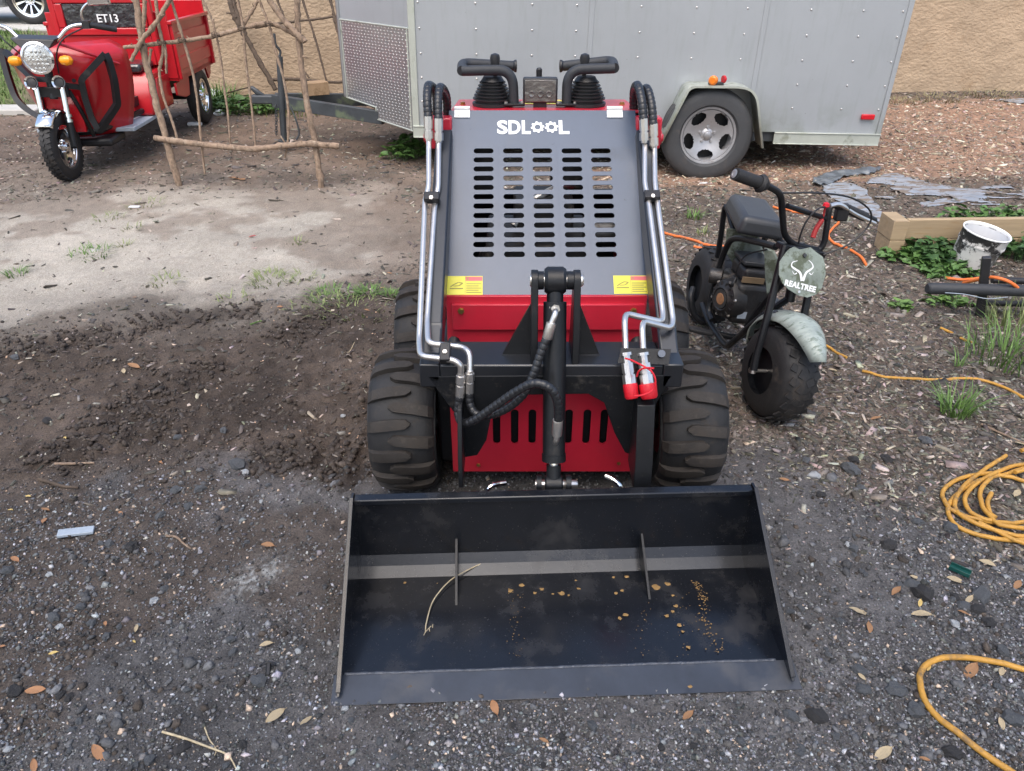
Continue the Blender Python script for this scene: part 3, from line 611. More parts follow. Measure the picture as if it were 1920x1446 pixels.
    ed = [bl] + [(a + b) / 2 for a, b in zip(sx, sx[1:])] + [br]
    for i, x in enumerate(sx): cell(mpl, ed[i], ed[i + 1], ez[0], ez[1], x, (z0 + z1) / 2, (z1 - z0) / 2, 0.0115, True, 0.005)
    lp = part('lower_panel', mb, 'red_paint', label='dark shaded red lower panel with six vertical slots', smooth=0)
    for px, py in ((897, 872), (1160, 869)):
        mb = MB(); bolt(mb, P(px, py, 1.845), (0, -1, 0), 0.005, 0.004); part('bolt', mb, 'brass', lp)
    mb = MB(); mb.box(V(0, 1.90, 0.25), (0.54, 0.06, 0.26)); part('radiator', mb, 'engine_black', lp)
    # ---- hood
    O = Vector((CX + 0.003, 2.08, 0.585)); dv = Vector((0, 0.505, 0.448)); HL = dv.length; dv.normalize(); nv = Vector((0, -dv.z, dv.y)); hwd = 0.309
    hp = lambda u, s, off: O + Vector((u - 0.008 * s / HL, 0, 0)) + dv * s + nv * off
    def HP(px, py): d = ray(px, py); t = (O - CAMP).dot(nv) / d.dot(nv); q = CAMP + d * t - O; return q.x, q.dot(dv)
    s_lo, s_hi = HP(1025, 477)[1], HP(1018, 283)[1]; cu = [HP(px, 380)[0] for px in (909, 965.5, 1021.5, 1078, 1134)]
    rows = [s_lo + (s_hi - s_lo) * i / 11 for i in range(12)]; ps = rows[1] - rows[0]; pc = (cu[-1] - cu[0]) / 4
    mb = MB(); gx0, gx1, gy0, gy1 = cu[0] - pc / 2, cu[-1] + pc / 2, rows[0] - ps / 2, rows[-1] + ps / 2; th = 0.003
    rect_(hp, -hwd, hwd, 0, gy0, th); rect_(hp, -hwd, hwd, gy1, HL, th); rect_(hp, -hwd, gx0, gy0, gy1, th); rect_(hp, gx1, hwd, gy0, gy1, th)
    for j, c in enumerate(cu):
        for i, r_ in enumerate(rows): cell(hp, c - pc / 2, c + pc / 2, r_ - ps / 2, r_ + ps / 2, c, r_, 0.0325, 0.0098, False, th)
    for s in (-1, 1): mb.prism([hp(s * hwd, 0, -th - 0.0004), hp(s * hwd, HL, -th - 0.0004), hp(s * hwd, HL, -0.032), hp(s * hwd, 0, -0.032)], (-s * 0.003, 0, 0))
    for k in range(1, 5): c = cu[0] + pc * (k - 0.5); rect_(lambda x, y, o: hp(x, y, o - th - 0.0006), c - 0.004, c + 0.004, gy0 - 0.004, gy1 + 0.004, 0.001)
    for k in range(13): c = gy0 + ps * k; rect_(lambda x, y, o: hp(x, y, o - th - 0.0020), gx0 - 0.004, gx1 + 0.004, c - 0.003, c + 0.003, 0.001)
    for c in (gx0, gx1): rect_(lambda x, y, o: hp(x, y, o - th - 0.0006), c - 0.004, c + 0.004, gy0 - 0.004, gy1 + 0.004, 0.001)
    hood = part('hood', mb, 'graphite', smooth=0, label='sloping graphite hood pierced by rows of slots')
    mb = MB().tube([hp(-hwd, -0.006, -0.007), hp(hwd, -0.006, -0.007)], 0.0085, 10); part('hood_lip', mb, 'graphite', hood)
    for px in (871, 1157):
        a = HP(px, 213); mb = MB(); q = [(a[0] - 0.026, a[1] - 0.018), (a[0] + 0.026, a[1] - 0.018), (a[0] + 0.026, a[1] + 0.014), (a[0] - 0.026, a[1] + 0.014)]
        mb.hexa([hp(*p, 0.0005) for p in q], [hp(*p, 0.004) for p in q]); mb.tube([hp(a[0] - 0.026, a[1] + 0.017, 0.006), hp(a[0] + 0.026, a[1] + 0.017, 0.006)], 0.006, 10)
        hg = part('hinge', mb, 'white_ink', hood, bevel=0.0008)
        for du in (-0.013, 0.013): m2 = MB(); bolt(m2, hp(a[0] + du, a[1] - 0.006, 0.004), nv, 0.0045, 0.003); part('screw', m2, 'zinc', hg)
    # lettering: S D L, two gear rings, L
    def onhood(px, py): return HP(px, py)
    for ch, xa, xb in (('S', 936, 956), ('D', 957.5, 980), ('L', 982.5, 999), ('L', 1052, 1071)):
        t = text_mesh(ch, 1.0, Matrix.Identity(4), 0.01, 0.035); av = np.array(t.v); lo, hi = av.min(0), av.max(0); u0, s0 = HP(xa, 252); u1, s1 = HP(xb, 226)
        t.v = [tuple(hp(u0 + (u1 - u0) * (p[0] - lo[0]) / (hi[0] - lo[0]), s0 + (s1 - s0) * (p[1] - lo[1]) / (hi[1] - lo[1]), 0.0006 + 0.0006 * (p[2] > 0))) for p in av]
        part('lettering', t, 'white_ink', hood, smooth=0)
    for px in (1012, 1038):
        u, s = onhood(px, 239); mb = MB(); m = 64; ro, ri = [], []
        for i in range(m):
            a = 2 * math.pi * i / m; r = 0.0222 if (i % 8) < 4 else 0.0180; ro.append(hp(u + r * math.cos(a), s + r * math.sin(a), 0.0015)); ri.append(hp(u + 0.0095 * math.cos(a), s + 0.0095 * math.sin(a), 0.0015))
        mb.add(ro + ri, [(i, (i + 1) % m, m + (i + 1) % m, m + i) for i in range(m)]); part('gear_emblem', mb, 'white_ink', hood, smooth=0)
    # warning stickers
    for (xa, xb, ya, yb) in ((838, 905, 518, 553), (1150, 1217, 517, 551)):
        u0, s1 = HP(xa, ya); u1, s0 = HP(xb, yb); u1 = min(u1, hwd - 0.003); u0 = max(u0, -hwd + 0.003); W = u1 - u0; Hh = s1 - s0
        def quad(m_, a, b, c, d, off): q = [(u0 + W * a, s0 + Hh * c), (u0 + W * b, s0 + Hh * c), (u0 + W * b, s0 + Hh * d), (u0 + W * a, s0 + Hh * d)]; m_.add([hp(*p, off) for p in q], [(0, 1, 2, 3)])
        mb = MB(); quad(mb, 0, 1, 0, 1, 0.0007); st = part('warning_sticker', mb, 'sticker_yellow', hood, smooth=0)
        mb = MB(); quad(mb, 0.52, 0.99, 0.74, 0.96, 0.0011); part('red_header', mb, 'sticker_red', st, smooth=0)
        mb = MB()
        for i in range(5): quad(mb, 0.54, 0.97 - 0.08 * (i % 2), 0.10 + i * 0.115, 0.145 + i * 0.115, 0.0011)
        quad(mb, 0.08, 0.45, 0.30, 0.36, 0.0011); quad(mb, 0.505, 0.513, 0.02, 0.98, 0.0011)
        pts = [(0.1, 0.42), (0.2, 0.55), (0.32, 0.66), (0.44, 0.62), (0.34, 0.48), (0.18, 0.46)]
        for (a, b), (c, d) in zip(pts, pts[1:]):
            e = Vector((c - a, d - b)).normalized() * 0.02; q = [(a - e.y, b + e.x), (a + e.y, b - e.x), (c + e.y, d - e.x), (c - e.y, d + e.x)]
            mb.add([hp(u0 + W * x, s0 + Hh * y, 0.0011) for x, y in q], [(0, 1, 2, 3)])
        quad(mb, 0.565, 0.60, 0.78, 0.92, 0.0013); part('printed_lines', mb, 'ink_olive', st, smooth=0)
    # ---- control deck
    mb = MB(); mb.prism([V(-0.31, 2.59, 1.022), V(0.318, 2.59, 1.022), V(0.30, 2.80, 1.022), V(-0.295, 2.80, 1.022)], (0, 0, 0.010)); deck = part('control_deck', mb, 'red_paint', bevel=0.003)
    mb = MB(); mb.box(V(0, 2.588, 1.020), (0.60, 0.006, 0.018)); part('deck_edge', mb, 'red_paint', deck)
    mb = MB(); q = [P(977, 201, 2.66), P(1050, 201, 2.66)]; mb.prism([V(-0.06, 2.70, 1.0325), V(0.07, 2.70, 1.0325), V(0.07, 2.78, 1.0325), V(-0.06, 2.78, 1.0325)], (0, 0, 0.001)); part('deck_sticker', mb, 'sticker_yellow', deck)
    for s in (-1, 1):
        mb = MB(); bolt(mb, V(s * 0.275, 2.70, 1.032), (0, 0, 1), 0.008, 0.008); part('bolt', mb, 'brass', deck)
    for px, jx in ((924, 928), (1097, 1097)):
        b = P(px, 196, 2.69); zt2 = P(px, 143, 2.69).z; n = 6; prof = [(0, 0.070), (0.008, 0.070)]; hh = zt2 - b.z
        for i in range(n):
            a = 0.012 + (hh - 0.03) * i / n; r = 0.068 - 0.028 * i / n; prof += [(a, r - 0.009), (a + hh / n * 0.30, r - 0.009), (a + hh / n * 0.5, r), (a + hh / n * 0.72, r)]
        prof += [(hh - 0.02, 0.036), (hh - 0.014, 0.040), (hh, 0.030)]
        bt = part('lever_boot', MB().lathe(prof, b, (0, 0, 1), 28), 'black_plastic', smooth=40)
        tp = P(jx, 100, 2.69); mb = MB(); mb.lathe([(0, 0.007), (tp.z - zt2 - 0.055, 0.007), (tp.z - zt2 - 0.05, 0.012), (tp.z - zt2 - 0.015, 0.017), (tp.z - zt2 - 0.004, 0.014), (tp.z - zt2, 0.004)], Vector((tp.x, 2.69, zt2)), (0, 0, 1), 16); part('lever_knob', mb, 'black_plastic', bt)
    for s, end, mid, foot in ((-1, (866, 133), (935, 131), (964, 197)), (1, (1152, 128), (1090, 131), (1062, 197))):
        Yh = 2.655; pts = fillet([P(*end, Yh), P(mid[0] + (26 if s < 0 else -26), mid[1], Yh), P(*foot, Yh)], 0.06, 10)
        h = part('grab_handle', MB().tube(pts, 0.0165, 16), 'foam_grip')
        f = P(*foot, Yh); mb = MB(); mb.box(f + Vector((0, 0, 0.004)), (0.072, 0.05, 0.008)); fl = part('mounting_flange', mb, 'black_paint', h, bevel=0.002)
        for du in (-0.028, 0.028): m2 = MB(); bolt(m2, f + Vector((du, -0.012, 0.008)), (0, 0, 1), 0.006, 0.006); part('bolt', m2, 'zinc', fl)
        e2 = P(*end, Yh); pts = fillet([e2, e2 + Vector((-s * -0.004, 0.10, 0.012)), P(1056 if s > 0 else 962, 127, 2.78) + Vector((0, 0, 0.005))], 0.035, 8)
        part('rear_grip', MB().tube(pts, 0.0165, 16), 'foam_grip', h)
        part('end_cap', MB().lathe([(0, 0.016), (0.006, 0.0205), (0.012, 0.0205), (0.014, 0.01)], P(1056 if s > 0 else 962, 127, 2.78) + Vector((0, 0, 0.005)), (-s, 0, 0), 16), 'black_plastic', h)
    # work light
    a, b = P(981, 147, 2.63), P(1045, 194, 2.63); c = (a + b) / 2; W, Hh = abs(b.x - a.x), abs(a.z - b.z)
    mb = MB(); mb.box(c + Vector((0, 0.022, 0)), (W, 0.042, Hh)); wl = part('work_light', mb, 'black_plastic', bevel=0.006, seg=3)
    mb = MB(); mb.box(c, (W * 0.90, 0.004, Hh * 0.86)); ln_ = part('lens', mb, 'lamp_glass', wl, bevel=0.001)
    for i in (-1, 0, 1):
        m2 = MB().lathe([(0, 0.011), (0.004, 0.009), (0.002, 0.004)], c + Vector((i * 0.029, -0.002, -Hh * 0.12)), (0, -1, 0), 16); part('bulb', m2, 'lamp_glass', ln_)
    mb = MB(); mb.box(c + Vector((0, 0.02, -Hh / 2 - 0.012)), (0.045, 0.02, 0.026)); mb.box(c + Vector((0, 0.02, -Hh / 2 - 0.028)), (0.03, 0.03, 0.02)); part('lamp_bracket', mb, 'black_plastic', wl, bevel=0.002)
    t = P(1011, 127, 2.74); mb = MB(); mb.lathe([(0, 0.006), (0.06, 0.006), (0.06, 0.010), (0.105, 0.0105), (0.11, 0.006)], Vector((t.x, 2.74, t.z - 0.11)), (0, 0, 1), 12); part('throttle_lever', mb, 'black_plastic')
    # ---- lift arms with beam
    for s in (-1, 1):
        c0, c1 = V(s * 0.325, 1.80, 0.505), V(s * 0.325, 2.52, 0.955); d = (c1 - c0); ln = d.length; ang = math.atan2(d.z, d.y); M = Matrix.Rotation(ang, 3, 'X')
        mb = MB(); mb.box((c0 + c1) / 2, (0.052, ln, 0.085), M); am = part('lift_arm', mb, 'frame_gloss', bevel=0.006)
        mb = MB(); mb.prism([V(s * 0.325 - 0.027, 1.722, 0.545), V(s * 0.325 - 0.027, 1.722, 0.475), V(s * 0.325 - 0.027, 1.84, 0.455), V(s * 0.325 - 0.027, 1.90, 0.52), V(s * 0.325 - 0.027, 1.87, 0.60), V(s * 0.325 - 0.027, 1.80, 0.547)], (0.054, 0, 0)); part('arm_end', mb, 'frame_gloss', am, bevel=0.004)
        # hydraulic lift ram behind the arm
        mb = MB().tube([V(s * 0.285, 2.02, 0.38), V(s * 0.30, 2.50, 0.80)], 0.024, 14); part('lift_ram', mb, 'black_paint', am)
    mb = MB(); mb.box(V(0, 1.795, 0.517), (0.598, 0.14, 0.05)); beam = part('cross_beam', mb, 'frame_gloss', bevel=0.005)
    # arched front plate
    pl = [(801, 706), (856, 780), (870, 800), (872, 858), (895, 854), (912, 826), (920, 785), (945, 751), (972, 741), (1103, 739), (1133, 756), (1152, 812), (1172, 849), (1198, 857), (1216, 785), (1255, 712), (1262, 704)]
    mb = MB(); q = [P(*p, 1.722) for p in pl]
    # split into a top strip and two legs so that every face stays convex enough
    def pp(ids): return [q[i] for i in ids]
    mb.prism(q, (0, 0.010, 0)); fp = part('front_plate', mb, 'black_paint', smooth=0, bevel=0.002)
    for px0, px1, y0, y1 in ((856, 870, 770, 898), (1198, 1215, 762, 905)):
        a, b = P(px0, y0, 1.64), P(px1, y1, 1.64); mb = MB(); mb.prism([Vector((a.x, 1.60, b.z)), Vector((a.x, 1.72, b.z + 0.02)), Vector((a.x, 1.72, a.z)), Vector((a.x, 1.66, a.z - 0.01)), Vector((a.x, 1.61, b.z + 0.09))], (b.x - a.x, 0, 0)); part('hitch_rib', mb, 'black_paint', fp, bevel=0.002)
    # clevis posts and gussets
    cl = P(1041, 526, 1.80)
    for px0, px1 in ((996, 1009), (1075, 1088)):
        a = P(px0, 526, 1.80).x; b = P(px1, 526, 1.80).x; r = 0.028; pts = [Vector((a, 1.76, 0.48)), Vector((a, 1.725, 0.49)), Vector((a, 1.735, 0.62))] + [Vector((a, 1.80 + r * math.cos(t), cl.z + r * math.sin(t))) for t in np.linspace(math.pi * 1.0, -0.1, 10)] + [Vector((a, 1.84, 0.60)), Vector((a, 1.86, 0.542))]
        mb = MB(); mb.prism(pts, (b - a, 0, 0)); part('clevis_plate', mb, 'black_paint', beam, bevel=0.002)
    for tri in (((1000, 562), (941, 667), (1003, 669)), ((1084, 562), (1124, 666), (1080, 668))):
        q2 = [P(*tri[0], 1.805), P(*tri[1], 1.785), P(*tri[2], 1.785)]
        mb = MB(); mb.prism(q2, (0, 0.009, 0)); part('gusset', mb, 'black_paint', beam)
        mb = MB().tube([q2[1] + Vector((0, -0.003, 0)), q2[2] + Vector((0, -0.003, 0))], 0.006, 8); part('weld_bead', mb, 'black_paint', beam)
    for px in (870, 1160): pass
    # tilt cylinder
    top, bot = Vector((cl.x, 1.80, cl.z)), P(1038, 908, 1.60); ax = (bot - top).normalized(); LT = (bot - top).length
    b0, b1 = top + ax * 0.055, top + ax * (LT * 0.862)
    mb = MB().tube([b0, b1], 0.0305, 24); mb.lathe([(0, 0.0325), (0.02, 0.0325)], b1 - ax * 0.01, ax, 24); cy = part('tilt_cylinder', mb, 'black_paint', smooth=40)
    part('rod', MB().tube([b1, bot - ax * 0.02], 0.0145, 20), 'chrome', cy)
    mb = MB(); mb.lathe([(-0.028, 0.030), (-0.02, 0.036), (0.02, 0.036), (0.028, 0.030)], top, (1, 0, 0), 24); mb.tube([top, b0 + ax * 0.01], 0.022, 16); part('rod_eye', mb, 'black_paint', cy)
    for a in (-0.052, 0.030): part('bushing', MB().lathe([(0, 0.024), (0.022, 0.024)], top + Vector((a, 0, 0)), (1, 0, 0), 20), 'black_paint', cy)
    part('pin', MB().lathe([(-0.066, 0.014), (-0.064, 0.016), (0.070, 0.016), (0.074, 0.012)], top, (1, 0, 0), 16), 'zinc', cy)
    mb = MB(); mb.lathe([(-0.024, 0.022), (-0.02, 0.026), (0.02, 0.026), (0.024, 0.022)], bot, (1, 0, 0), 20); mb.tube([bot - ax * 0.055, bot], 0.020, 16); part('lower_eye', mb, 'black_paint', cy)
    for a in (-0.047, 0.033): part('lower_clevis', MB().lathe([(0, 0.026), (0.014, 0.026)], bot + Vector((a, 0, 0)), (1, 0, 0), 20), 'black_paint', cy)
    part('lower_pin', MB().lathe([(-0.05, 0.012), (0.06, 0.012), (0.065, 0.009)], bot, (1, 0, 0), 14), 'zinc', cy)
    # ---- steel hydraulic lines
    def arm_y(py): return 1.81 + (2.44 - 1.81) * (640 - py) / (640 - 250)
    tr = 0.0062 * 1.35
    lines = [
        [(804, 262, 2.425), (804, 352, 2.27), (797, 375, 2.235), (786, 640, 1.795), (788, 668, 1.725), (850, 675, 1.705), (864, 684, 1.70), (864, 712, 1.70)],
        [(823, 265, 2.425), (822, 352, 2.27), (816, 378, 2.235), (801, 600, 1.86), (803, 644, 1.77), (868, 651, 1.76), (881, 662, 1.735), (881, 703, 1.712)],
        [(1209, 272, 2.425), (1209, 345, 2.29), (1216, 375, 2.235), (1243, 590, 1.875), (1241, 604, 1.845), (1174, 588, 1.83), (1171, 602, 1.80), (1173, 655, 1.735)],
        [(1227, 275, 2.425), (1228, 345, 2.29), (1232, 375, 2.235), (1262, 602, 1.86), (1258, 616, 1.83), (1207, 603, 1.81), (1204, 615, 1.785), (1206, 655, 1.735)]]
    tub = []
    for l in lines: tub.append(part('steel_line', MB().tube(fillet([P(*p) for p in l], 0.022, 6), tr, 12), 'zinc'))
    for (a, b, py, Y) in ((795, 824, 371, 2.225), (1208, 1237, 368, 2.235)):
        p0, p1 = P(a, py, Y), P(b, py, Y); mb = MB(); mb.box((p0 + p1) / 2 + Vector((0, 0.002, 0)), (p1.x - p0.x, 0.030, 0.024), Matrix.Rotation(R(33), 3, 'X')); c = part('line_clamp', mb, 'black_plastic', bevel=0.003)
        m2 = MB(); bolt(m2, (p0 + p1) / 2 + Vector((0, -0.016, 0.006)), (0, -0.8, 0.5), 0.005, 0.004); part('screw', m2, 'zinc', c)
    c = P(835, 663, 1.725); mb = MB(); mb.box(c, (0.028, 0.03, 0.052), Matrix.Rotation(R(-55), 3, 'X')); c2 = part('line_clamp', mb, 'black_plastic', bevel=0.003)
    m2 = MB(); bolt(m2, c + Vector((0, -0.012, 0.012)), (0, -0.6, 0.8), 0.005, 0.004); part('screw', m2, 'zinc', c2)
    # ---- hoses with spiral wrap
    def wrap(d): t = (d / 0.0155) % 1; return 0.93 + 0.12 * min(1, math.sin(math.pi * t) * 1.7)
    def hose(pts, r): return part('hydraulic_hose', MB().tube(resample(catmull([P(*p) for p in pts], 10), 0.0022), r, 12, rfun=wrap), 'hose_rubber', smooth=60)
    def ferrule(a, b, r, par, hexn=True):
        a, b = P(*a), P(*b); d = b - a; L_ = d.length
        prof = [(0, r * 0.85), (L_ * 0.10, r * 0.85), (L_ * 0.10, r * 1.2), (L_ * 0.42, r * 1.2), (L_ * 0.42, r * 0.95), (L_ * 0.5, r * 0.95), (L_ * 0.5, r * 1.15), (L_, r * 1.15)]
        return part('hose_fitting', MB().lathe(prof, a, d, 8), 'zinc', par, smooth=20)
    h1 = hose([(862, 742, 1.70), (859, 775, 1.69), (868, 793, 1.67), (893, 785, 1.655), (930, 760, 1.64), (965, 736, 1.625), (1000, 719, 1.61), (1030, 727, 1.60), (1045, 752, 1.60), (1047, 790, 1.605)], 0.0112); ferrule((864, 700, 1.70), (862, 745, 1.70), 0.0105, h1)
    h2 = hose([(880, 735, 1.712), (881, 757, 1.705), (893, 776, 1.69), (920, 778, 1.68), (955, 763, 1.67), (985, 735, 1.665), (1000, 702, 1.675), (1012, 668, 1.69), (1026, 632, 1.705)], 0.0112); ferrule((881, 695, 1.712), (880, 738, 1.712), 0.0105, h2)
    for par, pts, el in ((h1, ((1046, 788, 1.605), (1044, 815, 1.61)), [(1044, 812, 1.61), (1043, 826, 1.612), (1039, 834, 1.635)]), (h2, ((1026, 634, 1.705), (1034, 606, 1.715)), [(1034, 607, 1.715), (1041, 588, 1.725), (1040, 578, 1.755)])):
        a, b = P(*pts[0]), P(*pts[1]); part('hose_fitting', MB().lathe([(-0.002, 0.0125), (0, 0.0135), ((b - a).length, 0.0135), ((b - a).length + 0.002, 0.009)], a, b - a, 16), 'zinc', par)
        part('elbow', MB().tube(catmull([P(*p) for p in el]), 0.0078, 12), 'zinc', par)
        e = P(*el[-1]); m2 = MB(); bolt(m2, e, (0.15, -1, 0.2), 0.0125, 0.012); part('union_nut', m2, 'zinc', par)
    for xs in ((803, 222, 801, 160, 818, 215), (822, 226, 823, 164, 838, 225), (1207, 226, 1196, 160, 1188, 215), (1225, 236, 1214, 166, 1203, 225)):
        x0, y0, xm, ym, x1, y1 = xs
        h = hose([(x0, y0, 2.43), ((x0 + xm) / 2 + (x0 - x1) * 0.06, (y0 + ym) / 2 - 8, 2.46), (xm + (x1 - xm) * 0.2, ym, 2.52), (x1, (ym + y1) / 2 - 6, 2.60), (x1 - (x1 - xm) * 0.1, y1 + 50, 2.64)], 0.0135)
        ferrule((x0 + (0.8 if x0 < 1000 else 1), y0 + 42, 2.422), (x0, y0 - 4, 2.432), 0.0125, h)
    # ---- quick couplers on a bracket
    q = [P(1165, 652, 1.735), P(1258, 655, 1.735), P(1254, 684, 1.71), P(1158, 681, 1.71)]; mb = MB(); mb.prism(q, (0, 0.004, -0.003)); br_ = part('coupler_bracket', mb, 'black_paint')
    c = P(1240, 665, 1.722); part('bracket_hole', MB().lathe([(0, 0.010), (0.0012, 0.010)], c + Vector((0, -0.002, 0.004)), (0, -0.75, 0.65), 20), 'graphite', br_)
    for (a, b, k) in (((1174, 664, 1.725), (1185, 748, 1.665), 0), ((1206, 664, 1.725), (1218, 748, 1.665), 1)):
        a, b = P(*a), P(*b); d = b - a; L_ = d.length; prof = [(-0.004, 0.016), (0.004, 0.016), (0.004, 0.011), (L_ * 0.20, 0.011), (L_ * 0.20, 0.0165), (L_ * 0.42, 0.0165), (L_ * 0.42, 0.0145), (L_ * 0.46, 0.0145), (L_ * 0.46, 0.0185), (L_ * 0.68, 0.0185), (L_ * 0.70, 0.017)]
        cpl = part('quick_coupler', MB().lathe(prof, a, d, 8), 'zinc', smooth=20)
        r = 0.0185 if k == 0 else 0.0225; part('dust_cap', MB().lathe([(L_ * 0.66, r), (L_ * 0.70, r * 1.05), (L_ * 0.95, r), (L_ * 1.0, r * 0.8)], a, d, 24), 'cap_red', cpl)
    cord = [(1172, 672, 1.69), (1185, 676, 1.68), (1205, 686, 1.67), (1222, 697, 1.655), (1229, 714, 1.645), (1225, 731, 1.64), (1208, 740, 1.635), (1190, 743, 1.635)]
    part('cap_leash', MB().tube(catmull([P(*p) for p in cord]), 0.0026, 8), 'cap_red', br_)
    part('cap_leash', MB().tube(catmull([P(*p) for p in ((1226, 691, 1.66), (1210, 690, 1.66), (1198, 696, 1.67), (1194, 706, 1.675))]), 0.0026, 8), 'cap_red', br_)
    # ---- bucket
    bc = Vector((0.121, 1.35, 0)); yaw = R(2.3); RZ = Matrix.Rotation(yaw, 3, 'Z')
    def B(u, y, z): return bc + RZ @ Vector((u, y - 1.35, z))
    Wb = 0.527; zg = 0.012
    prof = [(1.175, zg + 0.004), (1.488, zg + 0.010), (1.518, zg + 0.026), (1.536, zg + 0.050), (1.540, zg + 0.236)]
    mb = MB(); inner = prof; outer = [(1.175, zg - 0.004), (1.491, zg + 0.001), (1.525, zg + 0.018), (1.546, zg + 0.046), (1.549, zg + 0.236)]
    nU = 24; us = np.linspace(-Wb, Wb, nU)
    for k in range(4):
        a, b, c, d = inner[k], inner[k + 1], outer[k + 1], outer[k]
        mb.hexa([B(-Wb, *a), B(-Wb, *b), B(-Wb, *c), B(-Wb, *d)], [B(Wb, *a), B(Wb, *b), B(Wb, *c), B(Wb, *d)])
    bk = part('bucket', mb, 'bucket_steel', smooth=25, label='wide shallow black steel bucket resting on the gravel, mud-flecked inside')
    mb = MB(); q = [(1.110, zg - 0.008), (1.182, zg + 0.0075), (1.182, zg - 0.0045), (1.112, zg - 0.012)]; mb.hexa([B(-Wb - 0.020, *p) for p in q], [B(Wb + 0.022, *p) for p in q]); part('cutting_edge', mb, 'worn_edge', bk, bevel=0.001)
    pts = [B(u, 1.183 + 0.0005 * math.sin(u * 37), zg + 0.0075) for u in np.linspace(-Wb + 0.004, Wb - 0.02, 120)]; part('weld_bead', MB().tube(pts, 0.0034, 6, rfun=lambda d: 1 + 0.12 * math.sin(d * 900)), 'weld', bk)
    mb = MB(); mb.hexa([B(-Wb, 1.527, zg + 0.230), B(-Wb, 1.553, zg + 0.230), B(-Wb, 1.554, zg + 0.250), B(-Wb, 1.528, zg + 0.247)], [B(Wb, 1.527, zg + 0.230), B(Wb, 1.553, zg + 0.230), B(Wb, 1.554, zg + 0.250), B(Wb, 1.528, zg + 0.247)]); part('top_bar', mb, 'bucket_steel', bk, bevel=0.003)
    mb = MB()
    mb.hexa([B(-0.30, 1.555, zg + 0.150), B(0.34, 1.555, zg + 0.150), B(0.34, 1.572, zg + 0.150), B(-0.30, 1.572, zg + 0.150)], [B(-0.30, 1.555, zg + 0.200), B(0.34, 1.555, zg + 0.200), B(0.34, 1.572, zg + 0.200), B(-0.30, 1.572, zg + 0.200)]); part('hitch_plate', mb, 'black_paint', bk, bevel=0.001)
    for s in (-1, 1):
        x0 = s * Wb; sidep = [(1.125, zg + 0.002), (1.185, zg - 0.006), (1.485, zg - 0.002), (1.560, zg + 0.043), (1.556, zg + 0.253), (1.525, zg + 0.254), (1.30, zg + 0.115)]
        mb = MB(); mb.prism([B(x0, *p) for p in sidep], (RZ @ Vector((s * 0.007, 0, 0)))); sp_ = part('side_plate', mb, 'bucket_steel', bk, bevel=0.001)
        d0, d1 = Vector((1.130, zg + 0.010)), Vector((1.530, zg + 0.256))
        mb = MB(); e = (d1 - d0).normalized(); nn = Vector((-e.y, e.x)) * 0.004; w0 = 0.003
        mb.hexa([B(x0 + s * 0.0085, *(d0 - nn)), B(x0 + s * 0.0085, *(d1 - nn)), B(x0 + s * 0.0085, *(d1 + nn)), B(x0 + s * 0.0085, *(d0 + nn))], [B(x0 - s * w0, *(d0 - nn)), B(x0 - s * w0 * 0.6, *(d1 - nn)), B(x0 - s * w0 * 0.6, *(d1 + nn)), B(x0 - s * w0, *(d0 + nn))]); part('edge_strip', mb, 'bucket_steel', sp_, bevel=0.001)
    for u in (-0.268, 0.240):
        mb = MB(); mb.prism([B(u, 1.385, zg + 0.0085), B(u, 1.488, zg + 0.0105), B(u, 1.517, zg + 0.027), B(u, 1.535, zg + 0.051), B(u, 1.537, zg + 0.100)], (RZ @ Vector((0.006, 0, 0)))); part('inner_gusset', mb, 'black_paint', bk)
    for pts in (((913, 921, 1.575), (920, 912, 1.58), (933, 908, 1.59), (948, 906, 1.60)), ((1135, 892, 1.60), (1148, 898, 1.59), (1160, 909, 1.58), (1166, 920, 1.575))):
        part('latch_pin', MB().tube(catmull([P(*p) for p in pts]), 0.0072, 10), 'chrome', bk)
    return B, zg
BKT, ZG = build_loader()
def bucket_floor(px, py):
    """where a ray meets the bucket floor"""
    p = G(px, py, ZG + 0.0085); return p

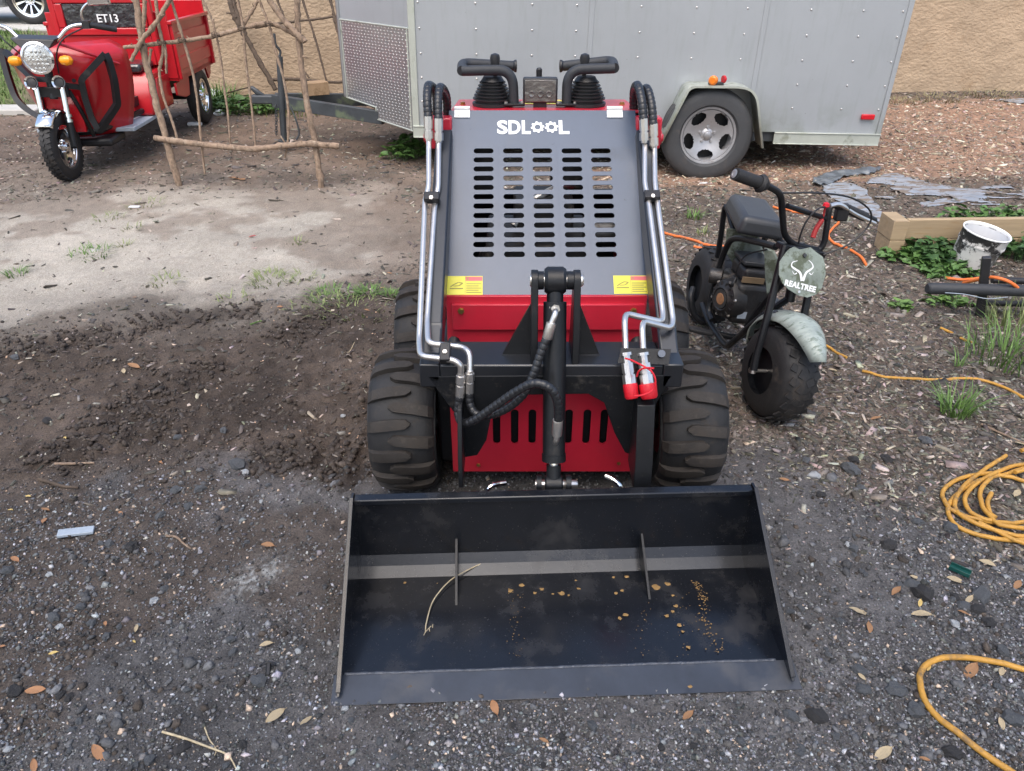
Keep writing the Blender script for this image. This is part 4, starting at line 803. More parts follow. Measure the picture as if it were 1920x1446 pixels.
def build_bucket_dirt():
    mb = MB(); rng = random.Random(5)
    for (px, py, s) in [(759,1093,5),(820,1094,3),(957,1107,7),(979,1098,6),(1003,1112,6),(1016,1105,6),(1037,1114,4),(1052,1113,7),(1066,1116,4),(1085,1104,6),(1080,1089,5),(1155,1113,4),(1166,1108,5),(1175,1082,7),(1150,1083,6),(1230,1101,9),(1252,1095,6),(1262,1117,5),(1267,1137,7),(1262,1147,6),(1250,1155,7),(1273,1172,5),(1280,1184,4),(1291,1214,5),(1172,1153,7),(1162,1160,5),(1294,1288,5)]:
        c = bucket_floor(px, py); r0 = s * 0.00095 * rng.uniform(0.8, 1.2); n = 9; ph = rng.uniform(0, 6)
        ring = []
        for k in range(n):
            a = 2 * math.pi * k / n; r = r0 * rng.uniform(0.55, 1.25); ring.append((c.x + r * math.cos(a) * 1.2, c.y + r * math.sin(a), c.z + 0.0006))
        mb.add(ring + [(c.x, c.y, c.z + 0.0022)], [(k, (k + 1) % n, n) for k in range(n)])
    for i in range(150):
        t = rng.random() ** 1.3; px, py = (1303 + 42 * t + rng.gauss(0, 4 + 5 * t) + 6 * math.sin(t * 9), 1092 + 132 * t + rng.gauss(0, 3)); c = bucket_floor(px, py); r = rng.uniform(0.0005, 0.0021)
        mb.add([(c.x + r * math.cos(a) * 1.3, c.y + r * math.sin(a), c.z + 0.0008) for a in (0, 1.2, 2.5, 3.8, 5)], [(0, 1, 2, 3, 4)])
    for i in range(90):
        px = rng.choice([965, 968, 1210, 1285]) + rng.gauss(0, 8); py = rng.uniform(1110, 1235); c = bucket_floor(px, py); r = rng.uniform(0.0006, 0.0016)
        mb.add([(c.x + r * math.cos(a), c.y + r * math.sin(a), c.z + 0.0008) for a in (0, 1.2, 2.5, 3.8, 5)], [(0, 1, 2, 3, 4)])
    o = obj('mud_flecks', mb, 'mud_orange'); tag(o, 'orange mud flecks dried on the bucket floor', None, None, 'stuff')
    pts = [(798, 1188), (800, 1170), (812, 1132), (838, 1100), (865, 1082), (913, 1060)]
    q = [bucket_floor(*p) for p in pts]
    for i, p in enumerate(q): p.z += 0.004 + 0.012 * (i / 5)
    mb = MB().tube(catmull(q), 0.0016, 6); 
    for k in range(5): a = q[0] + Vector((0.004 * k, 0.006 * k, 0.002)); mb.tube([a, a + Vector((random.uniform(-.008, .008), -0.012, 0.002))], 0.0011, 5)
    single('dry_grass_stem', mb, 'straw', 'dry curved grass stem lying in the loader bucket', 'grass stem')
build_bucket_dirt()

# ================================================================== ENCLOSED TRAILER
def wheel_parts(parent, c, axis, r, wid, rimr, spokes, tyre_mat='tyre_grey', rim_mat='rim_grey', name='wheel', world=True, alloy=False):
    """lathe tyre and a rim with windows; axis points to the visible face"""
    ax = Vector(axis).normalized(); c = Vector(c); up = Vector((0, 0, 1)); up = (up - ax * up.dot(ax)).normalized(); sd_ = ax.cross(up)
    h = wid / 2
    ty = MB().lathe([(-h * 0.75, rimr), (-h * 0.98, rimr * 1.08), (-h, (rimr + r) / 2), (-h * 0.92, r * 0.93), (-h * 0.7, r * 0.985), (0, r), (h * 0.7, r * 0.985), (h * 0.92, r * 0.93), (h, (rimr + r) / 2), (h * 0.98, rimr * 1.08), (h * 0.75, rimr)], c, ax, 56, cap=False)
    for a in (-0.4, 0, 0.4): ty.lathe([(h * a - 0.004, r * 0.97), (h * a - 0.003, r * 1.004), (h * a + 0.003, r * 1.004), (h * a + 0.004, r * 0.97)], c, ax, 56, cap=False)
    rm = MB().lathe([(h * 0.74, rimr * 1.02), (h * 0.80, rimr * 1.0), (h * 0.78, rimr * 0.93), (h * 0.60, rimr * 0.90), (h * 0.35, rimr * 0.86), (-h * 0.7, rimr * 0.86), (-h * 0.74, rimr * 1.02)], c, ax, 48, cap=False)
    # disc with windows
    pt = lambda a, rr, off: c + ax * off + (up * math.cos(a) + sd_ * math.sin(a)) * rr
    m = spokes * 28; ro = rimr * 0.90; ri = rimr * 0.40
    def depth(rr): return h * (0.50 - 0.22 * math.cos((rr / rimr) * 3.0))
    rings = [0.0, 0.14, 0.22, 0.32, 0.42] + [0.50 + 0.025 * i for i in range(17)]
    vs_, fs = [], []
    for k in rings:
        for i in range(m): vs_.append(pt(2 * math.pi * i / m, max(k, 0.004) * rimr, depth(k * rimr) + (0.012 if k < 0.2 else 0)))
    for k in range(len(rings) - 1):
        mid = (rings[k] + rings[k + 1]) / 2
        for i in range(m):
            ph = (i + 0.5) / m * spokes % 1; d = abs(ph - 0.5) * 2
            lim = 0.66 * math.sqrt(max(0, 1 - ((mid - 0.70) / 0.19) ** 2)) if not alloy else (0.72 if 0.28 < mid < 0.86 else 0)
            if d < lim: continue
            fs.append((k * m + i, k * m + (i + 1) % m, (k + 1) * m + (i + 1) % m, (k + 1) * m + i))
    rm.add(vs_, fs)
    rm.lathe([(depth(0) + 0.012, rimr * 0.13), (depth(0) + 0.03, rimr * 0.12), (depth(0) + 0.034, rimr * 0.08)], c, ax, 16)
    for k in range(spokes): bolt(rm, pt(2 * math.pi * k / spokes, rimr * 0.27, depth(rimr * 0.27)), ax, rimr * 0.045, 0.015)
    ob = obj(name, ty, tyre_mat, parent, world=world, smooth=40); obj('rim', rm, rim_mat, ob, world=world, smooth=30)
    bk = MB().lathe([(-h * 0.1, rimr * 0.85), (-h * 0.08, rimr * 0.85)], c, ax, 24); obj('brake_drum', bk, 'black_paint', ob, world=world)
    return ob

def build_trailer():
    tilt = R(1.0); org = P(776, 257, 5.85)
    tr = root('cargo_trailer', 'silver enclosed cargo trailer with diamond-plate nose parked before the tan wall', 'trailer', org, (0, tilt, 0))
    # local: x along the side towards the rear, y away from the camera, z up
    Lb, Wd, Ht = 3.56, 1.50, 1.75
    part = lambda n, mb, m, par=None, **k: obj(n, mb, m, par or tr, **k)
    seams = [0, 0.0, 1.30, 2.53, Lb]
    for i in range(1, 4):
        x0, x1 = seams[i], seams[i + 1]; z0 = 0.085
        mb = MB(); mb.box(((x0 + x1) / 2, 0.004 if i != 2 else 0.0015, (z0 + Ht) / 2), (x1 - x0 + (0.02 if i == 2 else 0), 0.004, Ht - z0)); sp_ = part('side_panel', mb, 'trailer_skin')
    mb = MB()
    for x in (0.075, 0.48, 0.88, 1.195, 1.65, 2.04, 2.40, 2.85, 3.22, 3.50):
        for k in range(9): mb.lathe([(0, 0.0070), (0.002, 0.0062), (0.0036, 0.0035), (0.0042, 0.0005)], (x + 0.004 * math.sin(k), -0.0006, 0.26 + k * 0.165), (0, -1, 0), 8)
    for x in (1.30, 2.53):
        m4 = MB(); m4.box((x, -0.0035, 0.09 + (Ht - 0.09) / 2), (0.035, 0.003, Ht - 0.10)); part('seam_strip', m4, 'trailer_skin', bevel=0.001)
    rv = part('rivets', mb, 'zinc'); rv['kind'] = 'stuff'
    mb = MB(); mb.box((Lb / 2, Wd / 2, Ht / 2 + 0.05), (Lb - 0.02, Wd - 0.02, Ht - 0.12)); part('shell', mb, 'trailer_skin')
    mb = MB(); mb.box((Lb / 2, Wd / 2, Ht + 0.01), (Lb, Wd, 0.03)); part('roof', mb, 'trailer_skin', bevel=0.01)
    for x0, x1 in ((0.0, 1.88), (2.75, Lb)):
        mb = MB(); mb.box(((x0 + x1) / 2, -0.004, 0.042), (x1 - x0, 0.016, 0.080)); mb.box(((x0 + x1) / 2, -0.010, 0.082), (x1 - x0, 0.018, 0.008)); mb.box(((x0 + x1) / 2, -0.010, 0.002), (x1 - x0, 0.018, 0.006)); part('bottom_trim', mb, 'trailer_trim', bevel=0.002)
    mb = MB(); mb.box((0.022, -0.003, Ht / 2), (0.05, 0.012, Ht)); part('corner_trim', mb, 'trailer_trim', bevel=0.003)
    mb = MB(); mb.box((Lb - 0.018, -0.003, Ht / 2 + 0.04), (0.036, 0.010, Ht - 0.08)); part('corner_trim', mb, 'trailer_skin', bevel=0.003)
    # v-nose
    nx = -0.62; zb0, zb1 = 0.0, 0.115
    for s in (0, 1):
        y0, y1 = (0, Wd / 2 - 0.09) if s == 0 else (Wd, Wd / 2 + 0.09)
        mb = MB(); mb.prism([(0, y0, 0.75), (nx, y1, 0.75), (nx, y1, Ht), (0, y0, Ht)], (0.003, 0.004 * (1 if s == 0 else -1), 0)); part('nose_panel', mb, 'trailer_skin')
        mb = MB(); q = [(0, y0, 0.045), (nx * 0.53, y0 + (y1 - y0) * 0.53, 0.06), (nx * 0.53, y0 + (y1 - y0) * 0.53, 0.15), (nx, y1, 0.17), (nx, y1, 0.75), (0, y0, 0.75)]; mb.prism([Vector(p) + Vector((-0.004, -0.004 * (1 if s == 0 else -1), 0)) for p in q], (0.003, 0.003 * (1 if s == 0 else -1), 0)); gp = part('gravel_guard', mb, 'diamond', label='diamond-plate stone guard low on the nose')
        if s == 0:
            d = Vector((nx, y1 - y0, 0)).normalized(); n_ = Vector((d.y, -d.x, 0)); n_ = n_ if n_.y < 0 else -n_; Ln = Vector((nx, y1 - y0, 0)).length; mb = MB(); k = 0
            for i in range(int(Ln / 0.022)):
                for j in range(32):
                    u, z = 0.012 + i * 0.022 + (0.011 if j % 2 else 0), 0.07 + j * 0.0215
                    if u > Ln - 0.01 or (u > Ln * 0.53 and z < 0.17) or z > 0.745: continue
                    c = Vector((0, y0, 0)) + d * u + n_ * 0.0052 + Vector((0, 0, z)); a = R(45 if (i + j) % 2 else -45); e = d * math.cos(a) + Vector((0, 0, 1)) * math.sin(a); f = d * -math.sin(a) + Vector((0, 0, 1)) * math.cos(a)
                    mb.add([c - e * 0.0075, c - f * 0.003, c + e * 0.0075, c + f * 0.003, c + n_ * 0.004], [(0, 1, 4), (1, 2, 4), (2, 3, 4), (3, 0, 4)])
            tb = part('tread_bars', mb, 'zinc', gp, smooth=0); tb['kind'] = 'stuff'
            mb = MB()
            for a, b in (((0, 0.75), (1, 0.75)), ((0, 0.045), (0.53, 0.06)), ((0.53, 0.15), (1, 0.17)), ((0.53, 0.06), (0.53, 0.15)), ((0.02, 0.045), (0.02, 0.75)), ((0.985, 0.17), (0.985, 0.75))):
                pa = Vector((0, y0, a[1])) + d * (Ln * a[0]) + n_ * 0.006; pb = Vector((0, y0, b[1])) + d * (Ln * b[0]) + n_ * 0.006; mb.tube([pa, pb], 0.006, 6)
            part('edge_trim', mb, 'trailer_trim', gp)
    mb = MB(); mb.box((nx - 0.012, Wd / 2, (Ht + 0.17) / 2), (0.03, 0.20, Ht - 0.17)); part('nose_cap', mb, 'diamond', bevel=0.01)
    mb = MB(); mb.prism([(0, 0, Ht), (nx, Wd / 2 - 0.09, Ht), (nx, Wd / 2 + 0.09, Ht), (0, Wd, Ht)], (0, 0, 0.025)); part('nose_roof', mb, 'trailer_skin')
    mb = MB(); mb.prism([(0, 0.02, 0.06), (nx * 0.95, Wd / 2 - 0.08, 0.17), (nx * 0.95, Wd / 2 + 0.08, 0.17), (0, Wd - 0.02, 0.06)], (0, 0, 0.02)); part('nose_floor', mb, 'black_paint')
    # underside, tongue
    mb = MB(); mb.box((Lb / 2, Wd / 2, 0.06), (Lb - 0.04, Wd - 0.06, 0.10)); part('floor_frame', mb, 'frame_black')
    Mi = ROOTM[tr.name].inverted(); cpl = Mi @ P(488, 187, 6.6)
    for s in (0, 1):
        a = Vector((-0.28, 0.34 if s == 0 else Wd - 0.34, cpl.z - 0.05)); b = Vector((cpl.x + 0.12, Wd / 2 + (-0.035 if s == 0 else 0.035), cpl.z)); d = (b - a); M = d.to_track_quat('X', 'Z').to_matrix()
        mb = MB(); mb.box((a + b) / 2, (d.length, 0.05, 0.10), M); part('tongue_beam', mb, 'frame_black', bevel=0.004)
    mb = MB(); mb.box((cpl.x + 0.06, Wd / 2, cpl.z + 0.005), (0.26, 0.09, 0.07)); mb.prism([(cpl.x - 0.02, Wd / 2 - 0.02, cpl.z + 0.035), (cpl.x + 0.05, Wd / 2 - 0.02, cpl.z + 0.035), (cpl.x - 0.05, Wd / 2 - 0.02, cpl.z + 0.11), (cpl.x - 0.075, Wd / 2 - 0.02, cpl.z + 0.09)], (0, 0.04, 0)); cp_ = part('coupler', mb, 'frame_black', bevel=0.012)
    jx = (Mi @ P(529, 180, 6.55)).x; zt, zf = (Mi @ P(522, 105, 6.55)).z, (Mi @ P(532, 268, 6.55)).z
    jf, jt = Mi @ P(533, 268, 6.5), Mi @ P(524, 106, 6.5)
    mb = MB().tube([jf + Vector((0, 0, 0.02)), jt], 0.026, 14); mb.tube([jf + Vector((0, 0, 0.01)), jf + Vector((0, 0, 0.025))], 0.05, 16); jk = part('tongue_jack', mb, 'frame_black')
    h0 = jt + Vector((0, 0, 0.0)); mb = MB().tube(catmull([h0, h0 + Vector((0.012, 0, 0.04)), h0 + Vector((-0.012, -0.02, 0.09)), h0 + Vector((-0.012, -0.02, 0.17))]), 0.010, 8); part('crank_handle', mb, 'frame_black', jk)
    mb = MB()
    for k in range(11):
        c = Mi @ P(518, 200 + k * 5, 6.45); pts = [c + Vector((0.010 * math.cos(t) if k % 2 else 0.003 * math.cos(t), 0.003 * math.cos(t) if k % 2 else 0.010 * math.cos(t), 0.016 * math.sin(t))) for t in np.linspace(0, 2 * math.pi, 9)]; mb.tube(pts, 0.0035, 5, cap=False)
    part('safety_chain', mb, 'frame_black', cp_)
    mb = MB().tube(catmull([Mi @ P(*p) for p in ((545, 200, 6.4), (556, 228, 6.38), (561, 250, 6.38), (556, 262, 6.38))]), 0.008, 8); part('wiring_lead', mb, 'frame_black', cp_)
    # fender and wheel
    F0 = -0.21; fo = [(1237, 268), (1290, 166), (1300, 161), (1392, 162), (1412, 168), (1422, 184), (1432, 278)]
    pts = [Mi @ P(*p, 5.64) for p in fo]; q = fillet([Vector((p.x, 0, p.z)) for p in pts], 0.05, 4); mb = MB(); n = len(q)
    vs_ = [Vector((p.x, 0.003, p.z)) for p in q] + [Vector((p.x, F0, p.z)) for p in q] + [Vector((p.x, F0 - 0.004, p.z)) for p in q]
    cen = Vector((sum(p.x for p in q) / n, 0, 0.0)); inn = [Vector((p.x + (cen.x - p.x) * 0.045, F0 - 0.004, p.z - 0.014 if abs(p.x - cen.x) < 0.33 else p.z)) for p in q]
    vs_ += inn + [Vector((p.x, F0 + 0.03, p.z)) for p in inn]
    fs = [(k * n + i, k * n + i + 1, (k + 1) * n + i + 1, (k + 1) * n + i) for k in range(4) for i in range(n - 1)]; mb.add(vs_, fs); fd = part('fender', mb, 'trailer_trim', smooth=50)
    sm = fd.modifiers.new('thick', 'SOLIDIFY'); sm.thickness = 0.003
    wc = Mi @ P(1330, 257, 5.66); wheel_parts(tr, (wc.x, F0 + 0.135, wc.z), (0, -1, 0), 0.335, 0.205, 0.205, 5, world=False)
    wheel_parts(tr, (wc.x, Wd + 0.09, wc.z), (0, 1, 0), 0.335, 0.205, 0.205, 5, world=False)
    mb = MB(); mb.box((wc.x, 0.05, wc.z + 0.05), (0.50, 0.12, 0.36)); part('wheel_well', mb, 'frame_black')
    mb = MB().tube([(wc.x, 0, wc.z), (wc.x, Wd, wc.z)], 0.03, 12); part('axle', mb, 'frame_black')
    c = Mi @ P(1343, 152, 5.70); mb = MB(); mb.box(c + Vector((0, 0, -0.022)), (0.10, 0.06, 0.03)); mk = part('marker_lamp', mb, 'black_plastic', bevel=0.004)
    part('amber_lens', MB().lathe([(0, 0.032), (0.02, 0.032), (0.032, 0.02)], c + Vector((-0.025, -0.02, 0.008)), (-0.5, -1, 0), 20), 'orange_lens', mk); part('red_lens', MB().lathe([(0, 0.026), (0.015, 0.026), (0.024, 0.016)], c + Vector((0.045, 0.0, 0.012)), (1, 0.3, 0), 20), 'red_lens', mk)
    c = Mi @ P(1626, 219, 5.85); mb = MB(); mb.box((c.x, -0.012, c.z), (0.10, 0.022, 0.038)); part('red_reflector', mb, 'red_lens', bevel=0.006)
    c = Mi @ P(799, 212, 5.85); mb = MB(); mb.box((c.x + 0.02, -0.012, c.z), (0.06, 0.02, 0.035)); part('amber_reflector', mb, 'orange_lens', bevel=0.006)
    # timber block on the tongue
    c = P(592, 176, 6.62); mb = MB(); mb.box((0, 0, 0.05), (0.20, 0.14, 0.10), Matrix.Rotation(R(28), 3, 'Z')); mb.v = [(p[0] + c.x, p[1] + c.y, p[2] + c.z - 0.005) for p in mb.v]
    single('timber_block', mb, 'lumber_mid', 'short sawn timber block lying on the black trailer tongue', 'wood block', bevel=0.004)
build_trailer()

# ================================================================== PARKED CAR far left
def build_car():
    c = G(66, 52, 0.52); c = P(66, 52, 12.3)
    x0, y0, z0 = c.x, 12.3, 0.52
    car = root('parked_car', 'pale silver parked car mostly hidden behind the red tricycle and wall', 'car', (x0, y0, z0))
    body = MB(); prof = [(-3.35, 0.35), (-3.45, 0.62), (-3.35, 0.86), (-2.35, 0.98), (-1.75, 1.40), (-0.2, 1.46), (0.55, 1.05), (1.0, 0.95), (1.02, 0.55), (0.95, 0.28), (0.42, 0.24)] + [(0.40 * math.cos(t), 0.33 + 0.40 * math.sin(t)) for t in np.linspace(0.1, math.pi - 0.1, 8)] + [(-0.45, 0.22), (-2.2, 0.22)] + [(-2.6 + 0.40 * math.cos(t), 0.33 + 0.40 * math.sin(t)) for t in np.linspace(0.1, math.pi - 0.1, 8)]
    body.prism([(x, -0.02, z) for x, z in prof], (0, 1.7, 0)); obj('body', body, 'car_paint', car, bevel=0.04, smooth=40, seg=3)
    mb = MB(); mb.box((-1.0, -0.022, 1.18), (1.5, 0.01, 0.28)); obj('side_window', mb, 'car_glass', car)
    for x in (0, -2.6): wheel_parts(car, (x, 0.10, 0.33), (0, -1, 0), 0.335, 0.22, 0.235, 10, tyre_mat='rubber', rim_mat='chrome', world=False, alloy=True); 
    for x in (0, -2.6): wheel_parts(car, (x, 1.55, 0.33), (0, 1, 0), 0.335, 0.22, 0.235, 10, tyre_mat='rubber', rim_mat='chrome', world=False, alloy=True)
build_car()

# ================================================================== BRANCH TRELLISES
def stick(mb, pts, r0, r1, seed, jit=0.5):
    rng = random.Random(seed); q = catmull(pts, 8); n = len(q); rr = []
    for i, p in enumerate(q):
        r = r0 + (r1 - r0) * i / (n - 1); q[i] = p + Vector((rng.uniform(-1, 1), rng.uniform(-1, 1), rng.uniform(-1, 1))) * r * jit * 0.35
        rr.append(r * rng.uniform(0.9, 1.15) * (1.25 if rng.random() < 0.08 else 1))
    mb.tube(q, rr, 9)
    for k in range(max(1, n // 12)):    # twig stubs
        i = rng.randrange(2, n - 2); d = Vector((rng.uniform(-1, 1), rng.uniform(-1, 0.3), rng.uniform(-0.3, 1))).normalized(); mb.tube([q[i], q[i] + d * r0 * rng.uniform(1.6, 3.2)], [r0 * 0.4, r0 * 0.22], 6)
def build_trellis():
    f0 = GG(335, 350); Y0 = f0.y
    t = root('branch_trellis', 'rustic trellis of lashed pale brown branches standing in front of the red tricycle', 'trellis', (G(470, 350).x, Y0, 0))
    YL = lambda py: Y0 + (350 - py) / 350 * 0.12
    S = [([(337, 352), (312, 262), (291, 185), (268, 88), (256, 0), (252, -60)], 0.024, 0.019, 0), ([(604, 364), (592, 272), (573, 180), (561, 80), (557, 0), (556, -60)], 0.022, 0.019, 0),
         ([(288, 258), (345, 267), (410, 274), (480, 279), (530, 273), (585, 270), (637, 275)], 0.019, 0.021, -0.03), ([(233, 89), (268, 86), (340, 77), (405, 67), (452, 54), (502, 45), (535, 55), (565, 72)], 0.012, 0.016, 0.03),
         ([(492, -20), (520, 22), (548, 55), (572, 78)], 0.018, 0.019, -0.04), ([(324, -12), (296, 38), (266, 76), (246, 114)], 0.016, 0.013, -0.04),
         ([(452, 55), (472, 22), (490, -10)], 0.011, 0.010, 0.03)]
    thin = [([(292, 0), (298, 50), (306, 92), (299, 135), (306, 180), (322, 225), (333, 262)], 0.011, 0.009), ([(318, -10), (343, 72), (362, 140), (371, 200), (378, 270), (384, 326)], 0.009, 0.008), ([(376, -10), (398, 40), (412, 100), (420, 160), (428, 220), (432, 276)], 0.007, 0.007),
            ([(444, -10), (456, 55), (460, 110), (468, 170), (475, 230), (480, 285)], 0.009, 0.007), ([(482, -10), (505, 50), (515, 90), (532, 150), (541, 210), (540, 262), (534, 296)], 0.009, 0.008), ([(309, 80), (311, 105), (312, 138)], 0.008, 0.007), ([(283, 92), (279, 120), (276, 146)], 0.010, 0.009), ([(400, 35), (401, 68)], 0.006, 0.006), ([(526, 255), (533, 266), (541, 278)], 0.006, 0.005), ([(272, 0), (268, 60), (266, 88)], 0.014, 0.014)]
    ob = None
    for i, (pts, a, b, dy) in enumerate(S):
        mb = MB(); stick(mb, [P(x, y, YL(y) + dy) for x, y in pts], a, b, i); obj('branch', mb, 'branch', t, world=True, smooth=60)
    for i, (pts, a, b) in enumerate(thin):
        mb = MB(); stick(mb, [P(x, y, YL(y) + 0.005) for x, y in pts], a, b, 40 + i, 0.3); obj('twig', mb, 'branch', t, world=True, smooth=60)
    for (px, py) in ((267, 86), (341, 76), (404, 67), (453, 54), (504, 46), (563, 70), (320, 263), (325, 262), (376, 270), (431, 276), (478, 280), (538, 273), (590, 270), (303, 80)):
        c = P(px, py, YL(py)); mb = MB()
        for k in range(4): mb.tube([c + Vector((0.026 * math.cos(t_) , 0.030 * math.sin(t_), 0.012 * math.cos(t_ + k * 1.3) + (k - 1.5) * 0.004)) for t_ in np.linspace(0, 6.28, 10)], 0.0022, 5, cap=False)
        mb.tube([c, c + Vector((0.03, -0.03, -0.035))], 0.0018, 5); obj('tie', mb, 'branch_dark', t, world=True)
    Yb = 8.75
    t2 = root('branch_trellis', 'dark weathered branch trellis leaning against the tan stucco wall', 'trellis', P(540, 165, Yb))
    for i, (pts, a) in enumerate([([(428, -10), (440, 30), (455, 58), (480, 105), (517, 168)], 0.030), ([(452, 50), (440, 10), (436, -20)], 0.022), ([(564, -10), (590, 70), (612, 152)], 0.013), ([(617, -10), (634, 60), (650, 152)], 0.015), ([(478, 52), (540, 42), (600, 35), (646, 27)], 0.014), ([(508, 150), (560, 149), (610, 154), (660, 154)], 0.018), ([(520, 0), (532, 30)], 0.012), ([(560, 120), (580, 146)], 0.010), ([(624, 25), (632, 60)], 0.012), ([(425, 175), (450, 168), (475, 162)], 0.008)]):
        mb = MB(); stick(mb, [P(x, y, Yb + (165 - y) / 165 * 0.25) for x, y in pts], a, a * 0.8, 80 + i); obj('branch', mb, 'branch_dark', t2, world=True, smooth=60)
build_trellis()

# ================================================================== CARGO TRICYCLE
def build_trike():
    c = G(115, 337); yaw = R(5.0); org = (c.x + 0.08, c.y, hz(c.x, c.y))
    tk = root('cargo_tricycle', 'red electric cargo tricycle with chrome headlight and black crash bars', 'tricycle', org, (0, 0, yaw))
    part = lambda n, mb, m, par=None, **k: obj(n, mb, m, par or tk, **k)
    W = lambda *p: ROOTM[tk.name].inverted() @ P(*p)
    w = wheel_parts(tk, (0, 0, 0.235), (1, 0, 0), 0.235, 0.095, 0.150, 5, tyre_mat='rubber', rim_mat='chrome', world=False)
    mb = MB()
    for k in range(40):
        for s in (-1, 1):
            a = 2 * math.pi * (k + 0.25 * s) / 40; c_ = Vector((s * 0.022, 0.236 * math.sin(a), 0.235 + 0.236 * math.cos(a))); mb.box(c_, (0.034, 0.020, 0.010), Matrix.Rotation(-a, 3, 'X') @ Matrix.Rotation(0.4 * s, 3, 'Z'))
    obj('tread', mb, 'rubber', w)
    for s in (-1, 1):
        x = s * 0.088; mb = MB().tube([(x, 0.0, 0.235), (x, 0.03, 0.40)], 0.026, 14); mb.tube([(x - s * 0.02, 0, 0.235), (x + s * 0.02, 0, 0.235)], 0.016, 10); fk = part('fork_leg', mb, 'black_paint')
        mb = MB().tube([(x, 0.025, 0.39), (x, 0.075, 0.66)], 0.019, 14); mb.lathe([(0, 0.028), (0.02, 0.028)], (x, 0.028, 0.40), (0, 0.18, 1), 16); mb.lathe([(0, 0.028), (0.02, 0.028)], (x, 0.034, 0.435), (0, 0.18, 1), 16); part('chrome_tube', mb, 'chrome', fk)
        mb = MB().lathe([(0, 0.030), (0.02, 0.046), (0.03, 0.046), (0.022, 0.036)], (x * 1.06, 0.055, 0.665), (0, -1, 0.25), 22, cap=False); rg = part('reflector_ring', mb, 'chrome', fk); part('reflector', MB().lathe([(0.012, 0.036), (0.020, 0.03), (0.024, 0.008)], (x * 1.06, 0.055, 0.665), (0, -1, 0.25), 18), 'black_plastic', rg)
    mb = MB(); n = 9
    for i in range(n + 1):
        a = R(-48 + 80 * i / n); hw_ = 0.062
        for x, d in ((-hw_, -0.022), (-hw_ * 0.8, 0), (0, 0.006), (hw_ * 0.8, 0), (hw_, -0.022)): mb.v.append((x, (0.262 + d) * math.sin(a), 0.235 + (0.262 + d) * math.cos(a)))
    mb.f = [(i * 5 + j, i * 5 + j + 1, i * 5 + j + 6, i * 5 + j + 5) for i in range(n) for j in range(4)]; o = part('front_mudguard', mb, 'chrome', smooth=60); o.modifiers.new('t', 'SOLIDIFY').thickness = 0.004
    mb = MB(); mb.box((0, 0.085, 0.60), (0.24, 0.03, 0.07)); mb.tube([(0, 0.09, 0.55), (0, 0.16, 0.95)], 0.028, 14); part('fork_crown', mb, 'black_paint', bevel=0.006)
    hc = Vector((0.02, -0.005, 0.835)); ax = Vector((0.08, -1, 0.05))
    hl = part('headlight', MB().lathe([(-0.10, 0.03), (-0.07, 0.075), (-0.02, 0.100), (0.0, 0.106), (0.012, 0.106), (0.018, 0.092), (0.010, 0.088)], hc, ax, 32, cap=False), 'chrome', smooth=50)
    part('lens', MB().lathe([(0.008, 0.090), (0.016, 0.06), (0.018, 0.005)], hc, ax, 28), 'clear_lens', hl)
    mb = MB()
    for i in range(-2, 3):
        for j in range(-2, 3):
            if i * i + j * j < 7: mb.lathe([(0.016, 0.011), (0.021, 0.009), (0.022, 0.002)], hc + Vector((i * 0.027, 0, j * 0.027 - 0.012)), ax, 8)
    part('lens_facets', mb, 'clear_lens', hl)
    for s in (-1, 1):
        mb = MB().lathe([(-0.045, 0.010), (-0.03, 0.028), (0, 0.034), (0.03, 0.028), (0.045, 0.008)], (0.02 + s * 0.17, 0.02, 0.815), (1, 0, 0), 18); part('turn_signal', mb, 'amber')
    # handlebar
    for s in (-1, 1):
        pts = fillet([(s * 0.05, 0.14, 0.90), (s * 0.13, 0.13, 0.94), (s * 0.20, 0.16, 1.015), (s * 0.30, 0.20, 1.03), (s * 0.42, 0.26, 1.0)], 0.05); hb = part('handlebar', MB().tube(pts, 0.013, 12), 'chrome')
        mb = MB().tube([(s * 0.33, 0.215, 1.022), (s * 0.48, 0.29, 0.985)], 0.019, 14); mb.box((s * 0.315, 0.205, 1.025), (0.05, 0.045, 0.05)); part('grip', mb, 'black_plastic', hb)
        mb = MB().tube(catmull([(s * 0.30, 0.20, 1.04), (s * 0.305, 0.19, 1.10), (s * 0.35, 0.18, 1.15), (s * 0.42, 0.17, 1.18)]), 0.007, 10); mr = part('mirror_stem', mb, 'chrome', hb)
        q = [(-0.08, -0.045), (0.08, -0.035), (0.065, 0.045), (-0.07, 0.05)]; mb = MB(); mb.prism([(s * 0.45 + x, 0.16, 1.19 + z) for x, z in q], (0, 0.03, 0)); part('mirror', mb, 'chrome', hb, bevel=0.012)
    mb = MB(); mb.prism([(-0.16, 0.05, 0.955), (0.14, 0.05, 0.945), (0.10, 0.03, 0.89), (-0.09, 0.03, 0.89)], (0, 0.14, 0.015)); part('dash_cover', mb, 'black_plastic', bevel=0.008)
    # leg shield: bulged front shell
    nu, nv_ = 22, 20; mb = MB()
    for j in range(nv_ + 1):
        t = j / nv_; z = 0.24 + 0.66 * t; hwx = 0.30 + 0.13 * math.sin(min(1, t * 1.25) * math.pi / 2) - (0.14 * ((t - 0.85) / 0.15) ** 2 if t > 0.85 else 0)
        for i in range(nu + 1):
            u = -1 + 2 * i / nu; y = 0.20 + 0.30 * abs(u) ** 2.2 + 0.10 * (1 - t) + (0.10 * ((t - 0.78) / 0.22) ** 2 if t > 0.78 else 0) - 0.03 * math.exp(-((abs(u) - 0.55) / 0.13) ** 2) * math.sin(t * 3.1); mb.v.append((u * hwx, y, z))
    mb.f = [(j * (nu + 1) + i, j * (nu + 1) + i + 1, (j + 1) * (nu + 1) + i + 1, (j + 1) * (nu + 1) + i) for j in range(nv_) for i in range(nu)]
